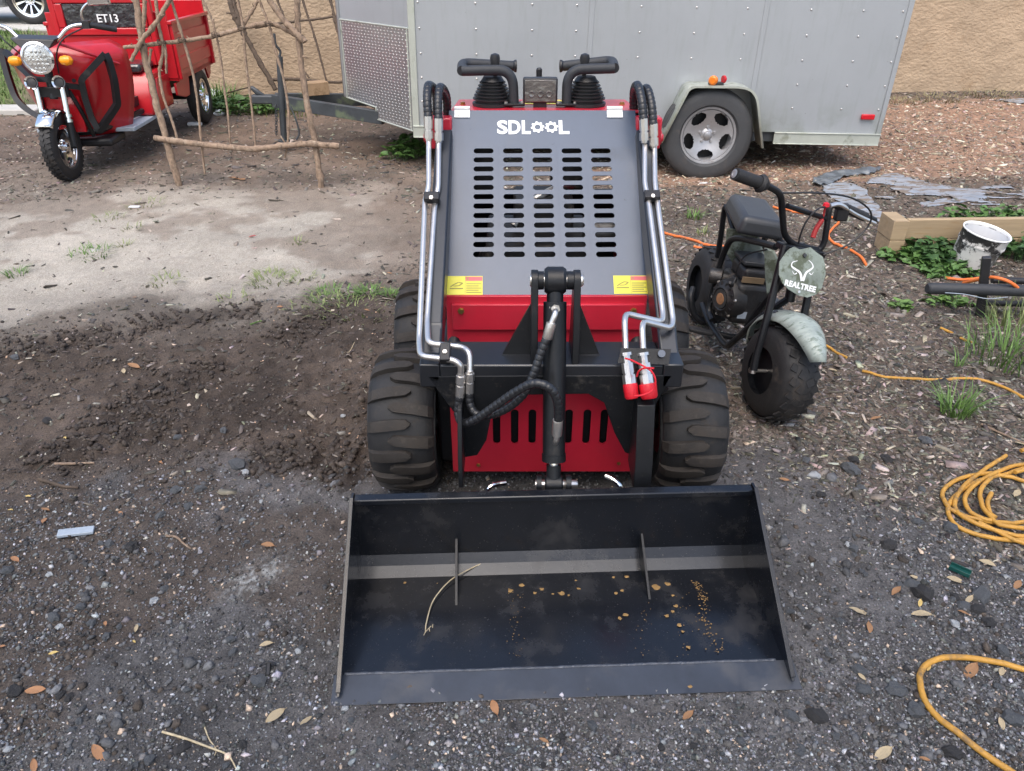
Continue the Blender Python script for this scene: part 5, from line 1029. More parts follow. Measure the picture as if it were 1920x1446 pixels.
    o = part('leg_shield', mb, 'trike_red', smooth=50); o.modifiers.new('t', 'SOLIDIFY').thickness = 0.02
    part('shield_hole', MB().lathe([(0, 0.014), (0.004, 0.014)], (0.13, 0.19, 0.66), (0.2, -1, 0), 14), 'black_plastic', o)
    mb = MB(); mb.box((0, 0.42, 0.20), (0.50, 0.30, 0.06)); part('lower_shield', mb, 'black_plastic', bevel=0.02)
    for s in (-1, 1):
        part('shield_crease', MB().tube(catmull([(s * 0.10, 0.185, 0.905), (s * 0.20, 0.225, 0.86), (s * 0.30, 0.31, 0.80), (s * 0.385, 0.43, 0.74)]), 0.010, 8), 'trike_red', o)
        part('frame_bar', MB().tube(catmull([(s * 0.10, 0.13, 0.60), (s * 0.13, 0.17, 0.45), (s * 0.14, 0.24, 0.26)]), 0.016, 8), 'black_paint')
        part('control_cable', MB().tube(catmull([(s * 0.30, 0.20, 1.01), (s * 0.20, 0.05, 0.95), (s * 0.12, 0.06, 0.85), (s * 0.08, 0.10, 0.72)]), 0.005, 6), 'black_plastic')
    mb = MB(); mb.prism([(-0.12, 0.185, 0.30), (0.12, 0.185, 0.30), (0.14, 0.165, 0.56), (-0.14, 0.165, 0.56)], (0, 0.02, 0)); part('lower_grille', mb, 'red_lens', o)
    # crash bars
    loop = [(197, 101), (152, 150), (160, 185), (172, 222), (186, 246), (220, 196), (214, 150), (203, 112), (197, 101)]
    part('crash_bar', MB().tube(fillet([W(x, y, 5.78 + (0.10 if x > 195 else 0)) for x, y in loop], 0.02, 3), 0.030, 4, cap=False), 'black_paint', smooth=0)
    part('crash_bar', MB().tube(fillet([W(*p) for p in ((160, 165, 5.80), (120, 160, 5.72), (95, 150, 5.68), (62, 148, 5.68), (10, 97, 5.85))], 0.03, 4), 0.026, 4), 'black_paint', smooth=0)
    part('crash_bar', MB().tube(fillet([W(*p) for p in ((2, 92, 5.95), (14, 140, 5.9), (30, 186, 5.85), (50, 206, 5.80), (78, 222, 5.75))], 0.06, 5), 0.028, 4), 'black_paint', smooth=0)
    mb = MB().tube([W(125, 252, 5.85), W(187, 246, 5.88)], 0.022, 6); mb.tube([W(187, 246, 5.88), W(292, 196, 6.75)], 0.022, 6); part('under_rail', mb, 'black_paint')
    # floor, seat base, seat, backrest
    mb = MB(); mb.box((0, 0.78, 0.26), (0.74, 0.66, 0.03)); part('footboard', mb, 'board_grey', bevel=0.005)
    mb = MB(); mb.prism([(-0.39, 0.90, 0.28), (-0.39, 1.45, 0.28), (-0.39, 1.45, 0.60), (-0.39, 1.02, 0.60), (-0.39, 0.95, 0.52)], (0.78, 0, 0)); part('seat_base', mb, 'trike_red', bevel=0.02)
    mb = MB(); mb.prism([(0.392, 1.02, 0.30), (0.392, 1.40, 0.33), (0.392, 1.40, 0.55), (0.392, 1.08, 0.55)], (0.012, 0, 0)); part('side_cover', mb, 'trike_red', bevel=0.006)
    mb = MB(); mb.box((0, 1.15, 0.635), (0.66, 0.34, 0.07)); part('seat', mb, 'wrap', bevel=0.025, seg=3)
    mb = MB(); zb, zt = 0.62, 1.36
    mb.box((-0.385, 1.33, (zb + zt) / 2), (0.05, 0.05, zt - zb)); mb.box((0.385, 1.33, (zb + zt) / 2), (0.05, 0.05, zt - zb)); mb.box((0, 1.33, zt - 0.025), (0.718, 0.05, 0.05)); bf = part('backrest_frame', mb, 'trike_red', bevel=0.012)
    mb = MB(); mb.box((0, 1.335, 0.74), (0.72, 0.04, 0.24)); part('backrest_panel', mb, 'trike_red', bf, bevel=0.01)
    for (x0, x1, z0, z1) in ((-0.36, 0.36, 0.86, 0.915), (-0.36, 0.36, 1.10, 1.30), (-0.36, -0.30, 0.917, 1.098), (0.30, 0.36, 0.917, 1.098)):
        mb = MB(); mb.box(((x0 + x1) / 2, 1.322, (z0 + z1) / 2), (x1 - x0, 0.05, z1 - z0)); part('backrest_border', mb, 'trike_red', bf, bevel=0.008)
    mb = MB(); mb.box((0, 1.325, 1.0075), (0.61, 0.035, 0.19)); bk = part('backrest_pad', mb, 'wrap', bf, bevel=0.012, label='black padded backrest in crinkled clear wrap')
    M = plane_mat((0.045, 1.3045, 0.985), (1, 0, 0), (0, 0, 1)); part('lettering', text_mesh('ET13', 0.085, M, 0.0008, 0.001), 'white_ink', bk, smooth=0)
    # cargo box
    y0, y1, zb, zt = 1.40, 2.56, 0.50, 0.93
    mb = MB(); mb.box((0, (y0 + y1) / 2, zb), (0.98, y1 - y0, 0.04)); part('bed_floor', mb, 'trike_red', bevel=0.004)
    for s in (-1, 1):
        mb = MB(); mb.prism([(s * 0.49, y0, zb - 0.02), (s * 0.49, y1, zb - 0.02), (s * 0.49, y1, zt), (s * 0.49, y0, zt)], (-s * 0.012, 0, 0)); sd2 = part('bed_side', mb, 'trike_red')
        for k in range(2):
            mb = MB(); mb.box((s * 0.492, (y0 + y1) / 2, zb + 0.11 + k * 0.19), (0.018, y1 - y0 - 0.12, 0.11)); part('side_rib', mb, 'trike_red', sd2, bevel=0.008)
        for k in range(2):
            y = y0 + 0.03 + k * (y1 - y0 - 0.06); mb = MB(); mb.box((s * 0.503, y, (zb + zt) / 2), (0.03, 0.045, zt - zb + 0.02)); part('side_stake', mb, 'trike_red', sd2, bevel=0.005)
        mb = MB(); mb.box((s * 0.50, (y0 + y1) / 2, zt + 0.012), (0.05, y1 - y0 + 0.02, 0.03)); part('top_rail', mb, 'trike_red', sd2, bevel=0.006)
        # side skirt with bracket
        mb = MB(); mb.prism([(s * 0.45, 1.40, 0.46), (s * 0.45, 1.40, 0.36), (s * 0.45, 1.62, 0.31), (s * 0.45, 1.74, 0.31), (s * 0.45, 1.80, 0.44), (s * 0.45, 1.80, 0.48)], (-s * 0.02, 0, 0)); part('side_skirt', mb, 'trike_red', bevel=0.006)
        mb = MB(); mb.prism([(s * 0.46, 2.36, 0.48), (s * 0.46, 2.42, 0.36), (s * 0.46, 2.50, 0.40), (s * 0.46, 2.56, 0.48)], (-s * 0.02, 0, 0)); part('rear_bracket', mb, 'trike_red')
    mb = MB(); mb.box((0, y1, (zb + zt) / 2 + 0.06), (0.98, 0.03, zt - zb + 0.14)); part('tailgate', mb, 'trike_red', bevel=0.006)
    mb = MB(); mb.box((0, y0, (zb + zt) / 2 + 0.05), (0.98, 0.02, zt - zb + 0.1)); part('headboard', mb, 'trike_red', bevel=0.006)
    for s in (-1, 1): wheel_parts(tk, (s * 0.43, 2.07, 0.25), (s, 0, 0), 0.25, 0.115, 0.155, 5, tyre_mat='rubber', rim_mat='chrome', world=False)
    mb = MB().tube([(-0.4, 2.07, 0.25), (0.4, 2.07, 0.25)], 0.03, 12); mb.box((0, 2.07, 0.25), (0.2, 0.2, 0.18)); part('rear_axle', mb, 'black_paint')
    for s in (-1, 1):
        mb = MB(); mb.box((s * 0.25, 1.55, 0.40), (0.05, 1.9, 0.07)); part('chassis_rail', mb, 'black_paint')
        mb = MB().tube([(s * 0.36, 1.75, 0.42), (s * 0.36, 2.07, 0.31), (s * 0.36, 2.4, 0.42)], 0.018, 8); part('leaf_spring', mb, 'black_paint')
build_trike()

# ================================================================== MINI BIKE
def fat_tyre(parent, c, axis, r, wid, rimr, face=1):
    ax = Vector(axis).normalized(); h = wid / 2; prof = []
    for i in range(15):
        a = math.pi * (i / 14) ; prof.append((-h * math.cos(a) * (1.0 if 0.2 < i / 14 < 0.8 else 0.98), rimr + (r - rimr) * math.sin(a) ** 0.62))
    ty = MB().lathe(prof, c, ax, 56, cap=False); up = Vector((0, 0, 1)); up = (up - ax * up.dot(ax)).normalized(); sd_ = ax.cross(up)
    ob = obj('wheel', ty, 'rubber', parent, world=True, smooth=60)
    kn = MB()
    for k in range(22):
        for j, off in enumerate((-0.56, -0.2, 0.2, 0.56)):
            a = 2 * math.pi * (k + 0.5 * (j % 2)) / 22; rr = rimr + (r - rimr) * (1 - abs(off) ** 2.6 * 0.33); d = up * math.cos(a) + sd_ * math.sin(a); t = -up * math.sin(a) + sd_ * math.cos(a); M = Matrix((ax, t, d)).transposed()
            kn.box(Vector(c) + ax * (off * h) + d * (rr - 0.0015), (wid * 0.17, 0.026, 0.005), M @ Matrix.Rotation(0.5 * (1 if off > 0 else -1), 3, 'Z'))
    obj('tread', kn, 'rubber', ob, world=True)
    rm = MB().lathe([(h * 0.62, rimr * 1.03), (h * 0.58, rimr * 0.93), (h * 0.2, rimr * 0.86), (h * 0.12, rimr * 0.45), (h * 0.35, rimr * 0.30), (h * 0.38, rimr * 0.1)], c, ax, 32); rm.lathe([(-h * 0.62, rimr * 1.03), (-h * 0.58, rimr * 0.93), (-h * 0.2, rimr * 0.86), (-h * 0.1, rimr * 0.2)], c, ax, 32); obj('rim', rm, 'black_paint', ob, world=True)
    return ob
def build_bike():
    wc = Vector((0.962, 2.335, 0.178)); h = Vector((0.16, -0.987, 0)).normalized(); up = Vector((0.14, 0, 0.99)).normalized(); lf = -(up.cross(h)).normalized(); upw = h.cross(-lf).normalized() if h.cross(-lf).z > 0 else lf.cross(h).normalized()
    bk = root('mini_bike', 'small black mini bike with camouflage plate and fat front tyre beside the loader', 'mini bike', (0.94, 2.7, 0))
    part = lambda n, mb, m, par=None, **k: obj(n, mb, m, par or bk, world=True, **k)
    fat_tyre(bk, wc, lf, 0.178, 0.150, 0.085)
    rc = Vector((0.905, 3.14, 0.176)); rl = Vector((-0.985, -0.06, 0.10)).normalized(); fat_tyre(bk, rc, rl, 0.176, 0.150, 0.085)
    T = lambda pts, r, seg=10: MB().tube(catmull([P(*p) for p in pts], 5), r, seg)
    # front fender
    mb = MB(); n = 20; rows = 7
    for i in range(n + 1):
        a = R(-88 + 144 * i / n); wd = 0.072 * (1 - 0.62 * max(0, (abs(i / n - 0.45) - 0.22) / 0.33) ** 1.6)
        for j in range(rows):
            u = -1 + 2 * j / (rows - 1); r = 0.215 + 0.055 * max(0, i / n - 0.55) * 2 - 0.036 * abs(u) ** 2.5; mb.v.append(tuple(wc + Vector((0, 0, 0.010)) + (h * math.sin(a) + upw * math.cos(a)) * r + lf * (u * wd)))
    mb.f = [(i * rows + j, i * rows + j + 1, (i + 1) * rows + j + 1, (i + 1) * rows + j) for i in range(n) for j in range(rows - 1)]
    fd = part('front_fender', mb, 'camo_pale', smooth=60, label='pale camouflage front mudguard'); fd.modifiers.new('t', 'SOLIDIFY').thickness = 0.004
    m2 = MB(); bolt(m2, wc + (h * math.sin(R(-18)) + upw * math.cos(R(-18))) * 0.212 + lf * 0.045, (lf + upw).normalized(), 0.008, 0.006); part('bolt', m2, 'dark_steel', fd)
    # fork
    fl = part('fork_leg', T([(1413, 694, 2.30), (1419, 665, 2.315), (1437, 600, 2.345), (1472, 460, 2.43)], 0.0135), 'black_paint')
    part('fork_tip', MB().tube([P(1411, 700, 2.298), P(1418, 664, 2.315)], 0.010, 8), 'zinc', fl)
    fr = part('fork_leg', MB().tube([wc - lf * 0.095 , P(1508, 590, 2.40), P(1531, 472, 2.475)], 0.0135, 10), 'black_paint')
    part('front_axle', MB().tube([wc + lf * 0.112, wc - lf * 0.105], 0.0065, 10), 'zinc', fl)
    m2 = MB(); bolt(m2, wc + lf * 0.100, lf, 0.011, 0.012); part('axle_nut', m2, 'zinc', fl)
    mb = MB(); a, b = P(1462, 461, 2.44), P(1540, 476, 2.50); mb.box((a + b) / 2, ((b - a).length, 0.05, 0.022), (b - a).to_track_quat('X', 'Z').to_matrix()); part('fork_crown', mb, 'black_paint', bevel=0.004)
    part('steering_post', MB().tube([P(1500, 455, 2.50), P(1480, 565, 2.46)], 0.018, 12), 'black_paint')
    # number plate
    pl = [(1474, 474), (1482, 466), (1490, 463), (1500, 468), (1520, 464), (1532, 474), (1543, 482), (1548, 500), (1548, 515), (1541, 540), (1531, 552), (1514, 558), (1497, 554), (1479, 543), (1467, 531), (1461, 515), (1462, 492)]
    Yp = 2.372; yy = lambda px, py: Yp + (px - 1505) * 0.00045 + (510 - py) * 0.0006
    q = [P(x, y, yy(x, y)) for x, y in pl]; nrm = (q[5] - q[0]).cross(q[12] - q[0]).normalized(); nrm = nrm if nrm.y < 0 else -nrm
    c = sum(q, Vector()) / len(q); q = [p - nrm * (p - c).dot(nrm) for p in q]
    mb = MB(); mb.prism(q, -nrm * 0.004); npl = part('number_plate', mb, 'camo', label='camouflage front plate with white antler emblem and lettering')
    onp = lambda px, py, off=0.0012: (lambda d: CAMP + d * ((c - CAMP).dot(nrm) / d.dot(nrm)) + nrm * off)(ray(px, py))
    xd = (onp(1537, 541) - onp(1466, 524)).normalized(); yd = nrm.cross(xd); M = plane_mat(onp(1500, 537), xd, yd)
    part('lettering', text_mesh('REALTREE', 0.0262, M, 0.0004, 0.0013, 1.08), 'white_ink', npl, smooth=0)
    def ribbon(pts, w0, w1):
        qq = [onp(*p) for p in pts]; qq = catmull(qq, 5); n_ = len(qq); m3 = MB(); vs_ = []
        for i, p in enumerate(qq):
            t = (qq[min(i + 1, n_ - 1)] - qq[max(i - 1, 0)]).normalized(); sd_ = nrm.cross(t); wv = w0 + (w1 - w0) * i / (n_ - 1); vs_ += [p + sd_ * wv, p - sd_ * wv]
        m3.add(vs_, [(2 * i, 2 * i + 1, 2 * i + 3, 2 * i + 2) for i in range(n_ - 1)]); return m3
    em = MB()
    for rb in (ribbon([(1503, 527), (1500, 512), (1491, 505), (1484, 499), (1486, 492), (1495, 489)], 0.0050, 0.0010), ribbon([(1505, 527), (1511, 512), (1519, 506), (1524, 501), (1522, 494), (1516, 488)], 0.0050, 0.0010), ribbon([(1494, 512), (1489, 514), (1485, 508)], 0.0022, 0.0006), ribbon([(1517, 512), (1521, 515), (1525, 510)], 0.0022, 0.0006)): em.add(rb.v, rb.f)
    part('antler_emblem', em, 'white_ink', npl, smooth=0)
    part('bolt', MB().lathe([(0, 0.008), (0.005, 0.006)], onp(1508, 479), nrm, 8), 'dark_steel', npl); part('bolt', MB().lathe([(0, 0.006), (0.004, 0.005)], onp(1497, 547), nrm, 8), 'zinc', npl)
    # handlebar
    hb = part('handlebar', MB().tube(fillet([P(*p) for p in ((1384, 328, 2.34), (1434, 346, 2.37), (1464, 362, 2.40), (1470, 440, 2.45), (1486, 458, 2.47), (1536, 470, 2.51), (1546, 455, 2.51), (1556, 382, 2.52), (1592, 394, 2.56), (1640, 413, 2.61))], 0.03, 6), 0.011, 12), 'black_paint')
    part('cross_bar', MB().tube([P(1476, 386, 2.42), P(1552, 411, 2.52)], 0.009, 10), 'black_paint', hb)
    g = part('grip', MB().tube([P(1378, 326, 2.335), P(1380, 327, 2.337), P(1424, 343, 2.362)], [0.019, 0.020, 0.020], 16), 'rubber', hb); a, b = P(1378, 326, 2.335), P(1424, 343, 2.362)
    part('grip_end', MB().lathe([(-0.003, 0.014), (-0.004, 0.008), (-0.001, 0.006)], a, b - a, 16), 'rim_grey', g); part('grip_flange', MB().lathe([(-0.004, 0.024), (0.006, 0.030), (0.012, 0.028), (0.03, 0.016)], b, b - a, 18), 'rubber', g)
    part('grip', MB().tube([P(1586, 391, 2.555), P(1622, 407, 2.595)], 0.017, 14), 'rubber', hb); mb = MB(); mb.box(P(1578, 398, 2.55), (0.045, 0.03, 0.06)); part('switch_housing', mb, 'black_plastic', hb, bevel=0.006)
    part('brake_lever', MB().tube(catmull([P(1556, 386, 2.515), P(1575, 384, 2.53), P(1605, 402, 2.55), P(1641, 419, 2.575)]), [0.008] * 9 + [0.006] * 10, 8), 'zinc', hb)
    part('brake_cable', T([(1466, 362, 2.40), (1530, 362, 2.40), (1590, 369, 2.44), (1625, 388, 2.48), (1634, 408, 2.5), (1622, 432, 2.5), (1590, 459, 2.48), (1544, 478, 2.47)], 0.0032, 8), 'black_plastic', hb)
    part('throttle_cable', T([(1556, 386, 2.5), (1532, 393, 2.47), (1512, 415, 2.46), (1501, 440, 2.46), (1497, 458, 2.47)], 0.0032, 8), 'black_plastic', hb)
    tg = part('red_tag', MB().lathe([(0, 0.004), (0.006, 0.012), (0.016, 0.010), (0.02, 0.003)], P(1548, 390, 2.495), (0, 0, 1), 10), 'cap_red', hb)
    part('red_strap', MB().tube(catmull([P(1547, 390, 2.50), P(1542, 410, 2.5), P(1530, 430, 2.49), P(1524, 446, 2.48)]), [0.004] * 7 + [0.009] * 12, 8), 'red_strap', hb)
    # seat
    f = Vector((-0.06, -0.99, -0.03)).normalized(); lt = Vector((0.99, -0.06, -0.16)).normalized(); un = lt.cross(-f).normalized(); un = un if un.z > 0 else -un
    sc_ = P(1414, 405, 2.86); M = Matrix((lt, f, un)).transposed(); mb = MB(); hl, hw_ = 0.155, 0.096
    q0 = [(-hw_ * 0.92, -hl, -0.036), (hw_ * 0.92, -hl, -0.036), (hw_, hl, -0.036), (-hw_, hl, -0.036)]; q1 = [(-hw_ * 0.80, -hl * 0.95, 0.036), (hw_ * 0.80, -hl * 0.95, 0.036), (hw_ * 0.86, hl * 0.93, 0.036), (-hw_ * 0.86, hl * 0.93, 0.036)]
    mb.hexa([sc_ + M @ Vector(p) for p in q0], [sc_ + M @ Vector(p) for p in q1]); part('seat', mb, 'vinyl', bevel=0.022, seg=4, smooth=80)
    # frame
    for pts in ([(1455, 463, 2.52), (1420, 454, 2.66), (1379, 447, 2.80), (1362, 464, 2.86), (1346, 510, 2.88), (1330, 576, 2.86), (1336, 600, 2.80)], [(1376, 432, 2.96), (1361, 388, 3.06), (1352, 440, 3.07), (1340, 510, 3.08), (1320, 560, 3.10)], [(1480, 470, 2.56), (1462, 452, 2.72), (1440, 440, 2.90), (1425, 470, 3.0)],
                [(1316, 570, 2.95), (1328, 600, 2.86), (1344, 626, 2.77), (1362, 648, 2.66), (1376, 640, 2.60), (1420, 600, 2.52), (1478, 560, 2.46)], [(1344, 626, 2.77), (1380, 632, 2.76), (1420, 620, 2.78)], [(1480, 520, 2.48), (1440, 560, 2.58), (1400, 612, 2.66)], [(1322, 560, 3.08), (1336, 572, 3.12), (1352, 575, 3.14)]):
        part('frame_tube', T(pts, 0.0125), 'black_paint')
    mb = MB(); a, b = P(1292, 616, 2.76), P(1336, 626, 2.76); mb.box((a + b) / 2, ((b - a).length, 0.035, 0.018), (b - a).to_track_quat('X', 'Z').to_matrix()); part('foot_peg', mb, 'rubber', bevel=0.006)
    part('kickstand', MB().tube([P(1440, 615, 2.74), Vector((1.13, 2.80, 0.0))], 0.008, 8), 'black_paint')
    # panels
    for pts, m, Y, nm in (([(1432, 466), (1450, 472), (1462, 500), (1458, 528), (1438, 560), (1434, 520)], 'camo', 2.62, 'side_panel'), ([(1362, 428), (1420, 440), (1430, 478), (1415, 500), (1376, 498), (1358, 470)], 'camo', 2.92, 'side_panel')):
        mb = MB(); mb.prism([P(x, y, Y) for x, y in pts], (0.01, 0.012, 0)); part(nm, mb, m, bevel=0.003)
    # engine
    ec = P(1398, 556, 2.80); Me = Matrix.Rotation(R(4), 3, 'Z') @ Matrix.Rotation(R(7), 3, 'Y')
    mb = MB(); mb.box(ec, (0.17, 0.20, 0.17), Me); en = part('engine', mb, 'engine_black', bevel=0.02, seg=3)
    ax = Vector((-0.93, -0.35, 0.10)).normalized(); cc = P(1358, 560, 2.745)
    part('recoil_cover', MB().lathe([(-0.05, 0.080), (-0.01, 0.080), (0.006, 0.072), (0.016, 0.050), (0.020, 0.046), (0.016, 0.040), (0.020, 0.02)], cc, ax, 32), 'engine_black', en, smooth=30)
    part('fan_grille', MB().lathe([(0.0175, 0.038), (0.020, 0.038)], cc, ax, 28), 'dark_steel', en); part('orange_badge', MB().lathe([(0.0205, 0.024), (0.022, 0.022)], cc, ax, 20), 'leaf_orange', en)
    t0 = ax.orthogonal().normalized(); t1 = ax.cross(t0)
    for k in range(14):
        a = 2 * math.pi * k / 14; d = t0 * math.cos(a) + t1 * math.sin(a); mb = MB(); mb.box(cc + ax * 0.012 + d * 0.058, (0.004, 0.022, 0.006), Matrix((ax, d, ax.cross(d))).transposed()); part('cooling_slot', mb, 'rubber', en)
    mb = MB(); mb.box(P(1415, 508, 2.80), (0.145, 0.15, 0.060), Me); part('fuel_tank', mb, 'black_plastic', en, bevel=0.016, seg=3)
    mb = MB(); mb.box(P(1413, 486, 2.80), (0.12, 0.13, 0.02), Me); part('tank_lid', mb, 'vinyl', en, bevel=0.006)
    mb = MB(); mb.box(P(1412, 526, 2.715), (0.09, 0.008, 0.022), Me); part('badge', mb, 'lumber_dark', en)
    a = P(1330, 516, 2.86); b = P(1356, 520, 2.84); part('air_filter', MB().lathe([(0, 0.026), (0.002, 0.030), (0.05, 0.032), (0.056, 0.022), (0.09, 0.020)], a, b - a, 20), 'engine_black', en)
    for k in range(9):
        mb = MB().lathe([(0.008 + k * 0.005, 0.0325), (0.0105 + k * 0.005, 0.0325)], a, b - a, 16); part('filter_pleat', mb, 'dark_steel', en)
    mb = MB(); mb.box(P(1396, 571, 2.705), (0.026, 0.012, 0.024), Me); part('red_switch', mb, 'cap_red', en, bevel=0.004)
    mb = MB(); mb.box(P(1391, 591, 2.698), (0.036, 0.003, 0.03), Me); part('info_label', mb, 'board_grey', en)
    mb = MB(); mb.box(P(1437, 575, 2.74), (0.07, 0.10, 0.09), Me); part('cylinder_head', mb, 'dark_steel', en, bevel=0.01)
    for k in range(6):
        mb = MB(); mb.box(P(1437, 575, 2.74) + Vector((0, -0.004, -0.034 + k * 0.0135)), (0.088, 0.115, 0.004), Me); part('cooling_fin', mb, 'dark_steel', en)
    for k in range(6):
        a_ = 2 * math.pi * k / 6; m2 = MB(); bolt(m2, cc + (t0 * math.cos(a_) + t1 * math.sin(a_)) * 0.074 + ax * 0.002, ax, 0.005, 0.006); part('cover_bolt', m2, 'zinc', en)
    part('exhaust_pipe', T([(1452, 590, 2.72), (1440, 604, 2.74), (1412, 612, 2.80)], 0.014), 'rim_grey', en)
    part('starter_handle', MB().lathe([(0, 0.006), (0.006, 0.010), (0.03, 0.010), (0.036, 0.006)], P(1372, 536, 2.70), (-0.4, -0.6, 0.6), 10), 'black_plastic', en)
    part('fuel_hose', T([(1380, 520, 2.74), (1372, 545, 2.72), (1381, 560, 2.72)], 0.005), 'black_plastic', en); part('carburettor', MB().lathe([(0, 0.02), (0.05, 0.02)], P(1372, 528, 2.80), (0.7, -0.7, 0.2), 12), 'dark_steel', en)
    part('chain_guard', T([(1300, 540, 3.04), (1296, 560, 3.0), (1302, 590, 2.97), (1320, 606, 2.95)], 0.014), 'black_paint')
    part('throttle_wire', T([(1438, 468, 2.60), (1400, 478, 2.74), (1384, 500, 2.75), (1378, 530, 2.76)], 0.003, 6), 'black_plastic', en)
build_bike()

# ================================================================== GARDEN EDGE ON THE RIGHT
def build_garden():
    # raised bed boards
    a = G(1688, 478); d = Vector((1, 0.035, 0)).normalized(); n = Vector((-d.y, d.x, 0)); hb_ = 0.112; L_ = 3.2
    bed = root('raised_bed', 'pale new timber raised bed edge at the right behind the white pail', 'garden bed', (a.x, a.y, 0))
    M = Matrix((d, n, Vector((0, 0, 1)))).transposed()
    for k in range(2):
        mb = MB(); mb.box(a + d * (L_ / 2) + n * 0.02 + Vector((0, 0, -0.02 + hb_ * (k + 0.5))), (L_, 0.038, hb_ - 0.003), M); obj('plank', mb, 'lumber', bed, world=True, bevel=0.003)
    e = Matrix.Rotation(R(-2), 3, 'Z')
    for k in range(2):
        mb = MB(); mb.box(a + d * (-0.045 - 0.004 * k) + n * 0.065 + Vector((0, 0, -0.02 + hb_ * (k + 0.5))), (0.085, 0.17, hb_ - 0.002), M @ e); obj('end_plank', mb, 'lumber', bed, world=True, bevel=0.003)
    # pail
    b = G(1830, 507); base = Vector((b.x, b.y + 0.09, -0.03)); ax = Vector((0.14, -0.13, 1)).normalized(); H = 0.225
    pl = root('pail', 'white plastic pail streaked with black paint, tilted in the weeds', 'bucket', base)
    pr = MB().lathe([(0, 0.094), (0.004, 0.099), (H - 0.06, 0.115), (H - 0.06, 0.119), (H - 0.05, 0.119), (H - 0.05, 0.116), (H - 0.008, 0.118), (H, 0.1215), (H + 0.004, 0.120), (H, 0.115), (H - 0.01, 0.113)], base, ax, 48, cap=False)
    pr.lathe([(0, 0.001), (0, 0.094)], base, ax, 48, cap=False); obj('shell', pr, 'pail_white', pl, world=True, smooth=40)
    obj('rim', MB().lathe([(H - 0.004, 0.1195), (H + 0.005, 0.123), (H + 0.009, 0.120), (H + 0.004, 0.1145), (H - 0.01, 0.1138)], base, ax, 48, cap=False), 'white_ink', pl, world=True)
    obj('inside', MB().lathe([(H - 0.006, 0.1136), (0.11, 0.105)], base, ax, 48, cap=False), 'pail_inner', pl, world=True, smooth=40)
    s_ = MB(); u = ax.orthogonal().normalized(); v = ax.cross(u); rng = random.Random(3); ring = []
    for j, rr in enumerate((0.0, 0.03, 0.06, 0.09, 0.1075)):
        for k in range(24): t = 2 * math.pi * k / 24; s_.v.append(tuple(base + ax * (0.125 + rng.uniform(-0.012, 0.014)) + (u * math.cos(t) + v * math.sin(t)) * max(rr, 0.001)))
    s_.f = [(j * 24 + k, j * 24 + (k + 1) % 24, (j + 1) * 24 + (k + 1) % 24, (j + 1) * 24 + k) for j in range(4) for k in range(24)]; obj('soil', s_, 'potting_soil', pl, world=True)
    # low black pipe rail
    f0 = GG(1838, 592); rl = root('pipe_rail', 'low black foam-wrapped pipe rail on a square post near the pail', 'pipe rail', f0)
    top = P(1851, 482, f0.y + 0.02); mb = MB(); mb.box((f0 + top) / 2 + Vector((0, 0, -0.01)), (0.036, 0.036, (top - f0).length + 0.02), (top - f0).to_track_quat('Z', 'Y').to_matrix()); obj('post', mb, 'black_plastic', rl, world=True, bevel=0.003)
    Yp = f0.y - 0.03; obj('padded_pipe', MB().tube([P(1738, 541, Yp + 0.03), P(1742, 541, Yp + 0.03), P(1842, 543, Yp), P(2050, 549, Yp - 0.06)], [0.020, 0.0265, 0.0265, 0.0265], 18), 'foam_grip', rl, world=True)
    obj('pipe', MB().tube([P(1860, 525, f0.y + 0.14), P(2060, 533, f0.y + 0.10)], 0.016, 12), 'black_plastic', rl, world=True); obj('pipe', MB().tube([P(1846, 568, f0.y + 0.04), P(2050, 574, f0.y)], 0.014, 12), 'black_plastic', rl, world=True)
    obj('wrap_strip', MB().tube(catmull([P(1772, 549, Yp - 0.02), P(1810, 552, Yp - 0.028), P(1850, 560, Yp - 0.03), P(1890, 557, Yp - 0.035)]), 0.002, 5), 'board_grey', rl, world=True)
    # cords
    def ground_path(pts, r, lift=0.0, step=0.02):
        q = resample(catmull([G(*p) for p in pts], 8), step)
        for i, p in enumerate(q): p.z = hz_cache(p.x, p.y) + r + lift + 0.003
        return q
    def hz_cache(x, y): return float(hground(np.array([x]), np.array([y]))[0])
    oc = root('extension_cord', 'orange extension cord winding behind the mini bike to the pail', 'cord', G(1500, 400))
    for pts in ([(1236, 436), (1280, 448), (1310, 456), (1345, 464), (1380, 462)], [(1300, 466), (1345, 472)], [(1450, 388), (1480, 396), (1515, 402)], [(1553, 408), (1572, 418), (1560, 432), (1552, 446), (1565, 460), (1592, 470)], [(1594, 472), (1612, 484), (1626, 502)], [(1770, 524), (1800, 528), (1845, 524)]):
        q = ground_path(pts, 0.0065, step=0.03)
        if len(q) > 1: obj('cord_run', MB().tube(q, 0.0075, 8), 'cord_orange', oc, world=True)
    obj('cord_run', MB().tube(catmull([P(1806, 531, f0.y + 0.16), P(1838, 524, f0.y + 0.06), P(1862, 520, f0.y - 0.02), P(1895, 530, f0.y - 0.06), P(1925, 555, f0.y - 0.05)]), 0.0075, 8), 'cord_orange', oc, world=True)
    yc = root('air_hose', 'amber yellow air hose coiled in loose loops on the gravel at right', 'hose', G(1880, 950)); k = 0
